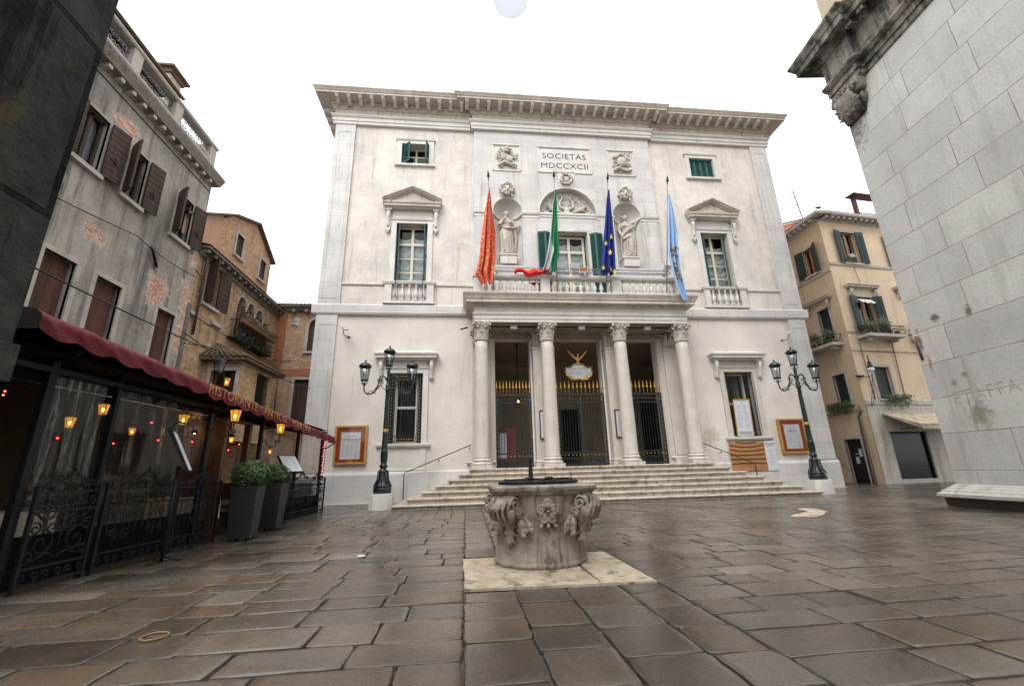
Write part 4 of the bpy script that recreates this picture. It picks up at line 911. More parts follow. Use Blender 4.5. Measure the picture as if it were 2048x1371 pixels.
# ---------------------------------------------------------------- hanging sign with a gilded bird
SG = thing('hanging_sign', 'small blue shield sign topped by a golden bird, hung over the middle gate', 'sign')
y = -.02; q = MB(); pts = [(-.54, 5.08), (-.42, 5.05), (-.26, 5.12), (-.22, 5.20), (.22, 5.20), (.26, 5.12), (.42, 5.05), (.54, 5.08), (.53, 4.86), (.44, 4.70), (.25, 4.62), (0, 4.59), (-.25, 4.62), (-.44, 4.70), (-.53, 4.86)]
q.prism([(x, y, z) for x, z in pts], (0, .04, 0)); SH = q.build('shield', 'sign_blue', SG)
q = MB()
for i in range(len(pts)):
    a, c = pts[i], pts[(i+1) % len(pts)]; q.tube([(a[0], y-.005, a[1]), (c[0], y-.005, c[1])], .02, 6)
for s_ in (-1, 1):
    q.tube([(s_*.56, y-.02, 4.93), (s_*.50, y-.04, 4.72), (s_*.30, y-.05, 4.57), (s_*.05, y-.04, 4.55)], [.03, .055, .05, .03], 8)
    R = random.Random(2)
    for k in range(10): t = k/9; q.ball((s_*(.54-.48*t), y-.05, 4.84-.28*math.sin(t*PI/2)+R.uniform(-.02, .02)), (.035, .03, .03), 6, 4)
q.tube([(-.22, y-.01, 5.22), (.22, y-.01, 5.22)], .028, 8); q.ball((0, y, 5.26), (.10, .05, .05)); q.build('shield_frame', 'gold_paint', SH)
q = MB(); q.ball((0, y, 5.40), (.085, .06, .13)); q.tube([(0, y, 5.48), (.01, y, 5.60), (.05, y-.01, 5.66), (.09, y-.02, 5.66)], [.05, .03, .028, .008], 8)
q.tube([(0, y, 5.33), (0, y+.02, 5.24)], [.07, .03], 8)
for s_ in (-1, 1):
    q.tube([(s_*.05, y, 5.42), (s_*.16, y, 5.48), (s_*.28, y, 5.62)], [.035, .04, .02], 6)
    for k in range(9):
        t = k/8; bx0, bz0 = s_*(.05+.20*t), 5.40+.16*t
        q.tube([(bx0, y, bz0), (bx0+s_*(.05+.07*t), y-.01, bz0+.08+.10*t), (bx0+s_*(.08+.10*t), y, bz0+.10+.20*t)], [.022, .03, .008], 5)
remesh(q.build('bird', 'gold_paint', SG), .012)
text('GRAN TEATRO', .115, 'gold_paint', SH, (0, y-.003, 4.97)); text('LA FENICE', .165, 'gold_paint', SH, (0, y-.003, 4.78))
q = MB()
for s_ in (-1, 1): q.tube([(s_*.16, y+.01, 5.22), (s_*.16, y+.01, 5.62), (s_*.35, y, 5.8), (s_*1.05, y-.05, 6.30)], .008, 5)
q.build('wire', 'iron', SG)
# ---------------------------------------------------------------- statues in the niches
def statue(cx, kind, label):
    T = thing('statue', label, 'statue', (cx, .16, 10.16), 0, 'statues in the niches'); T.scale = (1.16, 1, 1.03); q = MB()
    R = random.Random(kind)
    lean = .05 if kind else -.05
    q.box(-.27, .27, -.18, .18, 0, .06)
    def fold(a, z): 
        return 1+.10*sin(7*a+3*z+kind)*max(0, 1-z/1.5)+.05*sin(13*a-4*z)
    rings = [(.27, .06), (.275, .12), (.25, .35), (.245, .65), (.255, .95), (.25, 1.12), (.21, 1.28), (.19, 1.40), (.205, 1.52), (.225, 1.66), (.215, 1.76), (.12, 1.83), (.07, 1.86), (.062, 1.96)]
    vs = []; n = 44
    for (r, z) in rings:
        off = lean*sin(min(1, z/1.9)*PI)
        for i in range(n):
            a = 2*PI*i/n; k = fold(a, z) if z < 1.5 else 1+.02*sin(9*a); sy = .72 if z > 1.2 else .82
            vs.append((off+r*k*cos(a)*(1.05 if 1.5 < z < 1.8 else 1), r*k*sin(a)*sy, z))
    fs = [(j*n+i, j*n+(i+1) % n, (j+1)*n+(i+1) % n, (j+1)*n+i) for j in range(len(rings)-1) for i in range(n)]+[tuple(range(n-1, -1, -1)), tuple((len(rings)-1)*n+i for i in range(n))]
    q.add(vs, fs, True)
    hx = -.02 if kind == 0 else .0
    q.ball((hx, -.02, 2.06), (.10, .12, .14), 14, 10); q.tube([(hx-.0, -.12, 2.09), (hx, -.155, 2.04), (hx, -.13, 2.02)], [.012, .022, .012], 5)
    for k in range(16):
        a = k/16*2*PI; q.ball((hx+.11*cos(a), .02+.10*sin(a), 2.13+.03*sin(3*a)), .045, 6, 4)
    q.ball((hx, .10, 2.10), .07); q.ball((.09, -.13, 1.60), (.075, .07, .07)); q.ball((-.09, -.13, 1.60), (.075, .07, .07))
    # breasts above, hips and bent knee below
    q.tube([(.08*(1 if kind else -1), -.12, 1.1), (.10*(1 if kind else -1), -.21, .72), (.08*(1 if kind else -1), -.15, .2)], [.12, .10, .09], 10)
    if kind == 0:
        q.tube([(-.22, 0, 1.74), (-.33, -.06, 1.50), (-.28, -.16, 1.46), (-.13, -.22, 1.74), (-.06, -.20, 1.90)], [.075, .062, .055, .045, .03], 8)
        q.tube([(.22, 0, 1.74), (.32, 0, 1.50), (.30, -.10, 1.32), (.36, -.18, 1.34)], [.075, .065, .05, .04], 8)
        q.ball((.40, -.18, 1.38), (.10, .06, .12)); q.tube([(.3, -.05, 1.3), (.33, -.02, .8), (.28, 0, .35), (.30, 0, .2)], [.06, .05, .05, .03], 8)
        q.tube([(-.24, -.05, 1.45), (0, -.23, 1.25), (.25, -.14, 1.32)], [.05, .07, .05], 8)
        for k in range(5): q.tube([(-.2+.09*k, -.20, 1.12), (-.16+.08*k, -.25, .7), (-.18+.09*k, -.24, .12)], [.014, .022, .02], 5)
        for k in range(4): q.ball((-.055+.018*k, -.215, 1.93), (.008, .01, .03), 5, 4)
    else:
        q.tube([(-.22, 0, 1.74), (-.29, .0, 1.48), (-.26, -.10, 1.22), (-.22, -.18, 1.02)], [.075, .065, .052, .04], 8)
        q.tube([(.22, 0, 1.74), (.36, -.04, 1.62), (.42, -.10, 1.80), (.44, -.13, 1.86)], [.075, .06, .048, .04], 8)
        q.tube([(.40, -.13, 1.90), (.50, -.13, 1.88)], .03, 6); q.tube([(-.26, -.15, 1.1), (-.30, -.15, .6), (-.30, -.12, .08)], .022, 6)
        q.tube([(.26, -.02, 1.62), (.05, -.22, 1.40), (-.22, -.14, 1.12), (-.25, -.02, .9)], [.05, .075, .06, .04], 8); q.tube([(.24, -.08, 1.2), (.02, -.25, 1.02), (-.22, -.16, .9)], [.04, .06, .05], 8)
        for k in range(5): q.tube([(.24-.05*k, -.16-.01*k, 1.1-.03*k), (.18-.09*k, -.26, .7), (.10-.07*k, -.25, .12)], [.014, .022, .018], 5)
        for k in range(4): q.ball((-.235+.02*k, -.21, .97), (.009, .012, .035), 5, 4)
        q.tube([(.30, -.02, 1.5), (.34, 0, .9), (.30, 0, .3)], [.05, .06, .04], 8)
    for s_ in (-1, 1): q.ball((.10*s_, -.20, .08), (.05, .09, .035))
    remesh(q.build('figure', 'statue_stone', T), .016); return T
statue(-2.78, 0, 'stone woman holding a hand to her chin, in the niche beside the red flag'); statue(2.78, 1, 'stone woman with one arm raised, in the niche beside the blue starred flag')
# ---------------------------------------------------------------- flags
def flag(name, label, bot, top, rows, mats, matfn, seed, extra=None):
    T = thing(name, label, 'flag', (0, 0, 0), 0, 'flags on the balcony'); q = MB()
    q.tube([bot, top], [.022, .018], 8); q.tube([bot, (bot[0], bot[1]+.02, bot[2]-.0)], .03, 6); q.build('pole', 'grey_metal', T)
    d = (Vector(top)-Vector(bot)).normalized(); t = Vector(top); q = MB()
    q.tube([tuple(t), tuple(t+d*.08), tuple(t+d*.13), tuple(t+d*.24), tuple(t+d*.40)], [.012, .012, .055, .040, .004], 8); q.ball(tuple(t+d*.03), .03, 8, 5); q.build('spear_tip', 'iron', T)
    R = random.Random(seed); ph = [R.uniform(0, 6) for _ in range(4)]
    def fn(u, v):
        k = v*(len(rows)-1); i = min(int(k), len(rows)-2); f = k-i; a, c = rows[i], rows[i+1]; f = f*f*(3-2*f)*.5+f*.5
        z = a[0]+(c[0]-a[0])*f; xl = a[1]+(c[1]-a[1])*f; xr = a[2]+(c[2]-a[2])*f; y = a[3]+(c[3]-a[3])*f
        w_ = xr-xl; amp = min(.16, w_*.22)
        yy = y+amp*sin(u*PI*5+ph[0]+v*1.3)+amp*.4*sin(u*PI*11+ph[1]-v*2)
        return (xl+w_*(u+.035*sin(u*PI*6+ph[2]+v*2)), yy, z+.05*sin(u*PI*2.5+ph[3])*v)
    q = MB(); q.grid(36, 40, fn, True, matfn); CL_ = q.build('cloth', mats, T)
    if extra: extra(CL_, fn)
    return T
def pole_y(z, b, t): f = (z-b[2])/(t[2]-b[2]); return b[1]+(t[1]-b[1])*f
bot, top = (-3.55, -1.42, 7.9), (-3.76, -2.55, 12.05)
flag('flag', 'red and gold ornamented flag hanging at the left end of the balcony', bot, top, [(11.75, -3.75, -3.70, -2.45), (11.0, -3.88, -3.64, -2.3), (9.9, -4.04, -3.50, -2.1), (9.0, -4.12, -3.50, -1.95), (8.4, -4.25, -3.55, -1.85), (7.95, -4.02, -3.62, -1.8)], ['flag_gold_pattern'] if 'flag_gold_pattern' in M else ['flag_red'], None, 3)
bot, top = (-1.01, -1.42, 7.9), (-1.13, -2.55, 12.2)
def itm(u, v):
    if v > .965-.10*u*0: return 2 if u < .55 else 0
    lim = .02+.62*max(0, min(1, (v-.18)/.65))
    return 1 if u < lim else 0
flag('flag', 'green, white and red tricolour flag hanging before the balcony door', bot, top, [(11.8, -1.12, -1.06, -2.45), (11.0, -1.20, -.99, -2.25), (10.1, -1.30, -.96, -2.05), (9.3, -1.44, -.92, -1.95), (8.85, -1.55, -1.06, -1.85), (8.55, -1.66, -1.10, -1.75)], ['flag_green', 'flag_white', 'flag_bright_red'], itm, 5,
     lambda CL_, fn: None)
bot, top = (1.01, -1.42, 7.9), (1.08, -2.55, 12.2)
def stars(CL_, fn):
    q = MB()
    for (u, v, s_) in ((.72, .42, .15), (.55, .60, .15), (.70, .77, .16), (.95, .93, .14), (.2, .50, .12), (.15, .78, .12)):
        c = Vector(fn(u, v)); pts = []
        for k in range(10):
            a = PI/2+k*PI/5; r = s_ if k % 2 == 0 else s_*.42; pts.append((c.x+r*cos(a)*.75, c.y-.10+.06*abs(cos(a)), c.z+r*sin(a)))
        q.add([(c.x, c.y-.10, c.z)]+pts, [(0, k+1, (k+1) % 10+1) for k in range(10)])
    q.build('star', 'flag_yellow', CL_)
flag('flag', 'dark blue flag with yellow stars hanging between the door and the right niche', bot, top, [(11.9, 1.07, 1.15, -2.45), (11.0, .98, 1.20, -2.3), (10.0, .86, 1.26, -2.1), (9.2, .76, 1.28, -1.95), (8.6, .68, 1.27, -1.85), (8.45, .80, 1.2, -1.8)], ['flag_blue'], None, 8, stars)
bot, top = (3.55, -1.42, 7.9), (3.62, -2.55, 12.2)
def emblem(CL_, fn):
    q = MB(); R = random.Random(4)
    for k in range(34):
        u0, v0 = R.uniform(.25, .75), R.uniform(.42, .76); pts = []
        for i in range(5): c = Vector(fn(min(1, max(0, u0+.10*i/4*R.choice((-1, 1)))), min(1, v0+.025*i/4*R.uniform(-1, 1.5)))); pts.append((c.x, c.y-.055, c.z))
        q.tube(pts, .02, 4)
    q.build('emblem', 'flag_ochre', CL_)
flag('flag', 'pale blue flag with a faded ochre emblem at the right end of the balcony', bot, top, [(11.8, 3.64, 3.70, -2.45), (11.0, 3.60, 3.82, -2.35), (10.1, 3.55, 3.95, -2.15), (9.3, 3.52, 3.98, -2.0), (8.6, 3.60, 4.0, -1.95), (7.9, 3.74, 4.08, -1.9), (7.36, 3.90, 4.12, -1.9)], ['flag_sky'], None, 12, emblem)
# red cloth fallen over the rail, truss, floodlights
q = MB(); q.grid(30, 6, lambda u, v: (-2.72+1.35*u, -1.52-.10*sin(v*PI)+.03*sin(u*20), 8.72-.24*v*(1-.4*sin(u*9))+.04*sin(u*13)+.03*sin(v*9)))
q.grid(8, 8, lambda u, v: (-2.05+.42*u+.3*v*(1-u)*0, -1.05+.04*sin(u*9), 8.45-.42*v*u-.05))
q.grid(5, 8, lambda u, v: (-1.28+.16*u, -1.04+.03*sin(u*9), 8.45-.5*v))
tag(q.build('red_cloth', 'flag_bright_red'), 'loose red cloth draped along the balcony rail beside the tricolour flag', 'cloth')
q = MB()
for z, y_ in ((8.83, -1.44), (8.70, -1.44), (8.70, -1.32)): q.tube([(-3.62, y_, z), (3.78, y_, z)], .014, 6)
for k in range(38): x = -3.6+.195*k; q.tube([(x, -1.44, 8.70), (x+.0975, -1.44, 8.83)], .007, 4); q.tube([(x+.0975, -1.44, 8.83), (x+.195, -1.44, 8.70)], .007, 4)
for x in (-3.4, -1.2, 1.1, 3.55): q.box(x-.03, x+.03, -1.45, -1.30, 8.56, 8.72)
tag(q.build('lighting_truss', 'grey_metal'), 'thin metal truss clamped along the top of the balcony rail', 'truss')
for i, (x, z, y_, a, lb) in enumerate(((-.22, 9.02, -1.35, .3, 'white floodlight standing above the balcony rail before the door'), (.08, 8.72, -1.58, -.5, 'white floodlight tilted down over the front of the balcony rail'), (3.70, 9.0, -1.40, .4, 'white floodlight beside the foot of the pale blue flag'))):
    T = thing('floodlight', lb, 'floodlight', (x, y_, z), a*.5, 'floodlights on the balcony'); q = MB()
    q.prism([(-.17, -.02, -.10), (-.17, -.08, .09), (-.17, .08, .12), (-.17, .12, -.04)], (.34, 0, 0)); q.box(-.10, .10, .1, .16, -.04, .08); q.build('housing', 'white_enamel', T)
    q = MB(); q.tube([(-.18, .02, 0), (-.19, .03, -.20), (.19, .03, -.20), (.18, .02, 0)], .012, 5); q.tube([(0, .03, -.2), (0, .03, -.28)], .015, 5); q.build('bracket', 'grey_metal', T)
    q = MB(); q.add([(-.15, -.024, -.085), (.15, -.024, -.085), (.15, -.083, .075), (-.15, -.083, .075)], [(0, 1, 2, 3)]); q.build('lens', 'seat_dim' if i == 1 else 'paper', T)
# ---------------------------------------------------------------- wall fittings
def poster_case(cx, title, small, label, red):
    T = thing('poster_case', label, 'poster case', (cx, -.04, 2.14), 0, 'red poster cases on the facade'); q = MB(); w_, h = .585, .70
    q.box(-w_+.06, w_-.06, -.05, .03, -h+.06, h-.06); q.build('red_mount', red, T)
    q = MB()
    for a in ((-w_, w_, h-.07, h), (-w_, w_, -h, -h+.07), (-w_, -w_+.07, -h+.07, h-.07), (w_-.07, w_, -h+.07, h-.07)): q.box(a[0], a[1], -.09, .03, a[2], a[3])
    for a in ((-.37, .37, .46, .48), (-.37, .37, -.53, -.51), (-.37, -.35, -.51, .46), (.35, .37, -.51, .46)): q.box(a[0], a[1], -.065, -.05, a[2], a[3])
    q.build('gilt_frame', 'gold_paint', T)
    q = MB(); q.box(-.35, .35, -.058, -.051, -.51, .46); P_ = q.build('poster', 'paper', T)
    text(title, .135, 'ink', P_, (0, -.060, .15)); text(small, .05, 'ink_pale', P_, (0, -.060, .30))
    q = MB(); R = random.Random(len(title))
    for c in range(4):
        for r in range(13): q.box(-.30+.155*c, -.30+.155*c+R.uniform(.06, .125), -.0595, -.0585, .08-.042*r, .08-.042*r+.014)
    q.box(.17, .25, -.0595, -.0585, -.47, -.43); q.tube([(.16, -.0595, -.35), (.21, -.0595, -.41), (.26, -.0595, -.35)], .010, 4); q.build('print', 'ink_pale', P_)
    q = MB(); q.box(-w_+.07, w_-.07, -.080, -.076, -h+.07, h-.07); q.build('pane', 'case_glass', T)
poster_case(-8.86, 'SINFONICA', 'STAGIONE', 'red gilt-framed poster case reading SINFONICA between the red awning and left lamp', 'red_paint')
poster_case(8.86, 'LIRICA', 'STAGIONE', 'red gilt-framed poster case reading LIRICA beside the right lamp', 'red_paint')
for s_, lb in ((-1, 'narrow framed notice on the left pier, half hidden by a column'), (1, 'narrow framed notice on the pier right of the middle gate')):
    T = thing('notice_frame', lb, 'notice', (s_*1.5, -.47, 2.73), 0, 'framed notices on the piers'); q = MB()
    q.box(-.30, .30, -.03, .04, .50, .54); q.box(-.30, .30, -.03, .04, -.54, -.50); q.box(-.30, -.26, -.03, .04, -.50, .50); q.box(.26, .30, -.03, .04, -.50, .50); q.build('frame', 'wood_dark', T)
    q = MB(); q.box(-.26, .26, -.01, .02, -.50, .50); P_ = q.build('sheet', 'paper', T)
    q = MB(); R = random.Random(3)
    for r in range(20): q.box(-.2, -.2+R.uniform(.15, .38), -.0115, -.0105, .36-.042*r, .372-.042*r)
    q.build('print', 'ink_pale', P_)
T = thing('banner', 'wide banner with a photo of red and gold theatre boxes, right of the steps', 'banner'); q = MB(); y = -.16
q.box(5.93, 7.93, y, y+.012, .80, 1.95); q.build('sheet', 'paper', T)
q = MB(); q.box(5.93, 7.46, y-.003, y-.001, .80, 1.95); PH = q.build('photograph', 'brick_band', T)
q = MB(); q2 = MB(); q3 = MB(); cx, cz = 6.72, 1.30
def inside(x, z): return 5.94 < x < 7.45 and .81 < z < 1.94
for ti in range(6):
    z0 = 1.02+.155*ti; q.grid(24, 1, lambda u, v: (5.935+1.52*u, y-.005, min(1.945, z0+.115*v+.10*(2*u-1)**2*(ti-1)/3)))
    for k in range(19):
        u = (k+.5)/19; x = 5.95+1.49*u; zz = z0+.045+.10*(2*u-1)**2*(ti-1)/3
        if zz+.06 < 1.94: q2.add([(x-.028, y-.009, zz-.005), (x+.028, y-.009, zz-.005), (x+.028, y-.009, zz+.066), (x-.028, y-.009, zz+.066)], [(0, 1, 2, 3)])
        q3.add([(x-.012, y-.010, zz-.034), (x+.012, y-.010, zz-.034), (x, y-.010, zz-.010)], [(0, 1, 2)])
o1 = len(q2.v); q.v += q2.v; q.f += [[i+len(q.v)-o1 for i in f] for f in q2.f]; q.sm += q2.sm; q.mi += [1]*len(q2.f); o1 = len(q3.v); q.v += q3.v; q.f += [[i+len(q.v)-o1 for i in f] for f in q3.f]; q.sm += q3.sm; q.mi += [2]*len(q3.f)
q.mat = 3; q.add([(5.94, y-.0065, .81), (7.45, y-.0065, .81), (7.45, y-.0065, .92), (6.7, y-.0065, 1.0), (5.94, y-.0065, .92)], [(0, 1, 2, 3, 4)]); q.build('auditorium', ['gold_paint', 'dark_maroon', 'slab_stone', 'brick_band'], PH)
text('GRAN TEATRO', .062, 'ink', T, (7.70, y-.003, 1.83)); text('LA FENICE', .062, 'ink', T, (7.70, y-.003, 1.75))
q = MB(); R = random.Random(9)
for z in (1.60, 1.52, 1.40, 1.28, 1.20, 1.12, 1.04): w_ = R.uniform(.08, .16); q.box(7.70-w_, 7.70+w_, y-.003, y-.001, z, z+.018)
q.build('print', 'ink_pale', T)
T = thing('menu_board', 'tall white gilt-framed listing board leaning in the right barred window', 'board', (6.80, -.06, 2.16), 0); T.rotation_euler = (rad(3), 0, 0); q = MB()
q.box(-.34, .34, -.02, 0, 0, 1.5); P_ = q.build('sheet', 'paper', T); q = MB()
for a in ((-.37, .37, 1.48, 1.53), (-.37, .37, -.02, .03), (-.37, -.34, .03, 1.48), (.34, .37, .03, 1.48)): q.box(a[0], a[1], -.035, .005, a[2], a[3])
q.build('frame', 'gold_paint', T); q = MB(); R = random.Random(6)
for c in (-.25, .04):
    for r in range(24): 
        if r % 6 != 5: q.box(c, c+R.uniform(.12, .21), -.0215, -.0205, 1.25-.040*r, 1.262-.040*r)
q.box(-.28, .28, -.0215, -.0205, .07, .20); q.ball((0, -.022, 1.39), (.05, .002, .03), 6, 4); q.build('print', 'ink_pale', P_)
def seccam(x, z, s_, lb):
    T = thing('security_camera', lb, 'camera', (x, 0, z), 0, 'white security cameras on the facade'); q = MB()
    q.tube([(-s_*.02, -.28, .06), (s_*.20, -.42, -.03)], .055, 10, False); q.box(-.08, .09, -.36, -.22, .10, .12) ; q.build('housing', 'white_enamel', T)
    q = MB(); q.tube([(0, -.28, .0), (-.01, -.24, -.14), (.03, -.12, -.20), (s_*.16, 0, -.22)], .014, 6); q.ball((s_*.16, 0, -.22), (.05, .02, .05)); q.build('bracket', 'iron', T)
seccam(-9.42, 6.55, 1, 'white security camera high on the left corner pilaster of the theatre'); seccam(9.50, 6.50, -1, 'white security camera high on the right corner pilaster of the theatre')
T = thing('security_camera', 'dark little camera sticking out beside the far left column capital', 'camera', (-4.55, -1.1, 6.42)); q = MB(); q.tube([(0, 0, 0), (-.28, -.05, -.10)], .03, 8); q.build('housing', 'iron', T)
def handrail(pts, posts, lb):
    T = thing('handrail', lb, 'handrail', (0, 0, 0), 0, 'handrails beside the steps'); q = MB(); q.tube(pts, .017, 8); q.build('rail', 'iron', T); q = MB()
    for p in posts: q.tube([(p[0], p[1], p[2]), (p[0], p[1], p[2]-.08), (p[0], .0, p[2]-.08)], .010, 6); q.ball((p[0], p[1]-.0, p[2]-.09), .028, 6, 4)
    q.build('bracket', 'iron', T)
handrail([(-6.85, -.28, .18), (-6.85, -.28, 1.06), (-6.78, -.28, 1.11), (-4.45, -.28, 2.02), (-4.40, -.28, 2.02)], [(-5.6, -.28, 1.57), (-4.46, -.28, 2.0)], 'thin dark handrail left of the theatre steps')
handrail([(6.85, -.28, .45), (6.85, -.28, 1.06), (6.78, -.28, 1.11), (4.75, -.28, 1.93), (4.70, -.28, 1.93)], [(5.5, -.28, 1.62)], 'thin dark handrail right of the steps, crossing before the banner')
# inside the left gate: lit lantern on a rod and a framed poster on an easel
T = thing('hanging_lantern', 'lit lantern hanging from a long rod behind the left gate', 'lantern', (-2.35, 1.6, 3.95)); q = MB(); q.tube([(0, 0, .15), (0, 0, 2.6)], .02, 6); q.tube([(-.06, 0, 2.6), (0, 0, 2.4), (.06, 0, 2.6)], .03, 6); q.tube([(-.15, 0, 1.55), (.3, 0, 1.55)], .012, 5); q.lathe([(.02, .18), (.12, .12), (.14, .08)][::-1], 0, 0, 0, 8); q.lathe([(.02, -.16), (.10, -.14), (.11, -.12)], 0, 0, 0, 8); q.build('rod', 'iron', T)
q = MB(); q.lathe([(.10, -.12), (.13, .08)], 0, 0, 0, 8, False); q.build('glass', 'lamp_glass', T); q = MB(); q.ball((0, 0, -.02), (.045, .045, .08)); q.build('bulb', 'orange_bulb', T)
pl = bpy.data.lights.new('lantern_light', 'POINT'); pl.energy = 6; pl.color = (1, .55, .25); pl.shadow_soft_size = .06; po = bpy.data.objects.new('lantern_light', pl); COL.objects.link(po); po.parent = T
T = thing('easel_poster', 'red board with a pale printed sheet on a wooden easel behind the left gate', 'easel', (-2.95, 1.2, 1.16)); T.rotation_euler = (rad(-6), 0, rad(-8)); q = MB()
q.box(-.42, .42, -.02, 0, .28, 1.62); BD = q.build('board', 'burgundy_paint', T); q = MB(); q.box(-.32, .02, -.024, -.021, .40, 1.42); q.build('sheet', 'paper', BD); q = MB()
for x in (-.45, .45): q.tube([(x, .02, 0), (x*.6, .0, 1.75)], .02, 6)
q.tube([(0, .5, 0), (0, .02, 1.7)], .018, 6); q.box(-.46, .46, -.05, -.0, .24, .28); q.build('easel', 'wood_dark', T)
q = MB(); q.lathe([(.001, .0), (.09, .0), (.10, .08), (.06, .14), (.05, .3), (.07, .38), (.04, .42)], 0, 0, 0, 12)
# ================================================================ street lamps
def lantern(mb_i, mb_g, cx, cz, s_=1.0):
    mb_i.lathe([(.012, .10), (.03, .115), (.045, .13), (.04, .16), (.02, .175), (.035, .19)], cx, 0, cz-.10*s_, 10)
    for k in range(4):
        a = PI/4+k*PI/2; mb_i.tube([(cx+.03*cos(a), .03*sin(a), cz), (cx+.10*cos(a), .10*sin(a), cz+.06), (cx+.105*cos(a), .105*sin(a), cz+.15)], .010, 5)
    mb_i.lathe([(.10, .13), (.125, .15), (.125, .175), (.10, .18)], cx, 0, cz, 12)
    for k in range(6):
        a = k*PI/3; mb_i.tube([(cx+.11*cos(a), .11*sin(a), cz+.17), (cx+.165*cos(a), .165*sin(a), cz+.58)], .009, 5)
    mb_i.lathe([(.16, .565), (.175, .575), (.20, .60), (.20, .625), (.17, .635), (.175, .66), (.13, .70), (.06, .735), (.02, .745), (.02, .765), (.034, .785), (.022, .81), (.006, .84)], cx, 0, cz, 16)
    mb_g.lathe([(.104, .18), (.158, .565)], cx, 0, cz, 12, True)
L0 = thing('street_lamp', 'three-lantern cast iron street lamp before the left barred window, left of the steps', 'street lamp', (-7.10, -3.03, gz(-3)), 0, 'three-lantern street lamps')
q = MB(); q.prism([(x, y_, -.02) for x, y_ in ((-.33, -.2), (-.2, -.33), (.2, -.33), (.33, -.2), (.33, .2), (.2, .33), (-.2, .33), (-.33, .2))], (0, 0, .44)); q.prism([(x*.97, y_*.97, .42) for x, y_ in ((-.33, -.2), (-.2, -.33), (.2, -.33), (.33, -.2), (.33, .2), (.2, .33), (-.2, .33), (-.33, .2))], (0, 0, .03)); q.build('pedestal', 'istrian_plain', L0)
q = MB(); q.lathe([(.27, .44), (.27, .60), (.25, .63), (.27, .66), (.22, .70), (.17, .80), (.15, .95), (.145, 1.06), (.155, 1.10), (.13, 1.12), (.10, 1.14), (.095, 1.18), (.12, 1.22), (.12, 1.26), (.085, 1.30), (.10, 1.38), (.115, 1.52), (.105, 1.62), (.115, 1.64), (.10, 1.68), (.092, 1.75), (.078, 2.4), (.066, 3.3), (.060, 3.52), (.075, 3.54), (.085, 3.58), (.06, 3.62), (.085, 3.70), (.06, 3.75), (.05, 3.85), (.07, 3.95), (.05, 4.02), (.05, 4.14), (.062, 4.18), (.04, 4.22), (.035, 4.30)], 0, 0, 0, 14)
for k in range(8):
    a = k*PI/4; q.tube([(.25*cos(a), .25*sin(a), .68), (.17*cos(a), .17*sin(a), .84), (.15*cos(a), .15*sin(a), 1.08)], .018, 5); q.ball((.245*cos(a), .245*sin(a), .66), .035, 6, 4)
q.build('post', 'lamp_iron', L0)
q = MB(); q.lathe([(.086, 2.24), (.09, 2.26), (.086, 2.29), (.09, 2.32), (.086, 2.34)], 0, 0, 0, 14); q.build('gilt_band', 'gold_paint', L0)
for s_ in (-1, 1):
    q = MB(); pts = [(s_*x, 0, z) for x, z in ((.05, 3.88), (.10, 3.98), (.17, 4.04), (.24, 4.02), (.29, 3.92), (.30, 3.80), (.33, 3.66), (.40, 3.54), (.50, 3.46), (.60, 3.44), (.68, 3.48), (.73, 3.56), (.745, 3.66), (.745, 3.74))]
    q.tube(pts, [.022]*len(pts), 8)
    q.tube([(s_*x, 0, z) for x, z in ((.05, 3.6), (.13, 3.62), (.2, 3.68), (.24, 3.80), (.20, 3.88), (.15, 3.84), (.17, 3.78))], .013, 6)
    for (x, z, a, r) in ((.29, 3.86, .4, .06), (.33, 3.68, 2.5, .07), (.42, 3.52, 3.5, .06), (.36, 3.60, -.6, .06), (.52, 3.50, 1.2, .07), (.62, 3.50, 2, .05), (.22, 4.02, 4, .05), (.27, 3.74, 3.6, .05)):
        q.tube([(s_*(x+r*cos(a+t*.9)*(1-t/9)), 0, z+r*sin(a+t*.9)*(1-t/9)) for t in range(7)], [.013, .016, .014, .012, .01, .008, .01], 5)
    q.build('arm', 'lamp_iron', L0)
for x, z in ((-.745, 3.74), (.745, 3.74), (0, 4.22)):
    a, g_ = MB(), MB(); lantern(a, g_, x, z); h_ = a.build('lantern', 'lamp_iron', L0); g_.build('glass', 'lamp_glass', h_)
    m_ = MB(); m_.tube([(x, 0, z+.18), (x, 0, z+.34)], .012, 6); m_.ball((x, 0, z+.36), (.035, .035, .06), 8, 6); m_.build('bulb', 'white_enamel', h_)
L1 = dup(L0, (7.12, -3.03, gz(-3)), 0, 'three-lantern cast iron street lamp right of the steps, beside the LIRICA case')
# ================================================================ the well
WX, WY = -3.67, -11.15
q = MB(); R = random.Random(6); pts = []
cs = [(-4.62, -12.34), (-2.72, -12.44), (-2.76, -10.80), (-4.64, -10.84)]
for i in range(4):
    a, c = cs[i], cs[(i+1) % 4]
    for t in range(12): f = t/12; pts.append((a[0]+(c[0]-a[0])*f+R.uniform(-.012, .012), a[1]+(c[1]-a[1])*f+R.uniform(-.012, .012)))
pcs = [[(-4.62, -12.34), (-3.28, -12.40), (-3.30, -10.82), (-4.64, -10.84)], [(-3.27, -12.40), (-2.72, -12.44), (-2.74, -11.55), (-3.27, -11.50)], [(-3.275, -11.49), (-2.74, -11.54), (-2.76, -10.80), (-3.29, -10.82)]]
for pi_, cs in enumerate(pcs):
    pts = []
    for i in range(4):
        a, c = cs[i], cs[(i+1) % 4]
        for t in range(12): f = t/12; pts.append((a[0]+(c[0]-a[0])*f+R.uniform(-.009, .009), a[1]+(c[1]-a[1])*f+R.uniform(-.009, .009)))
    q.prism([(x, y_, -.02) for x, y_ in pts], (0, 0, .026+.003*pi_))
tag(q.build('well_slab', 'slab_stone'), 'worn pale yellow stone slab under the carved well', 'slab')
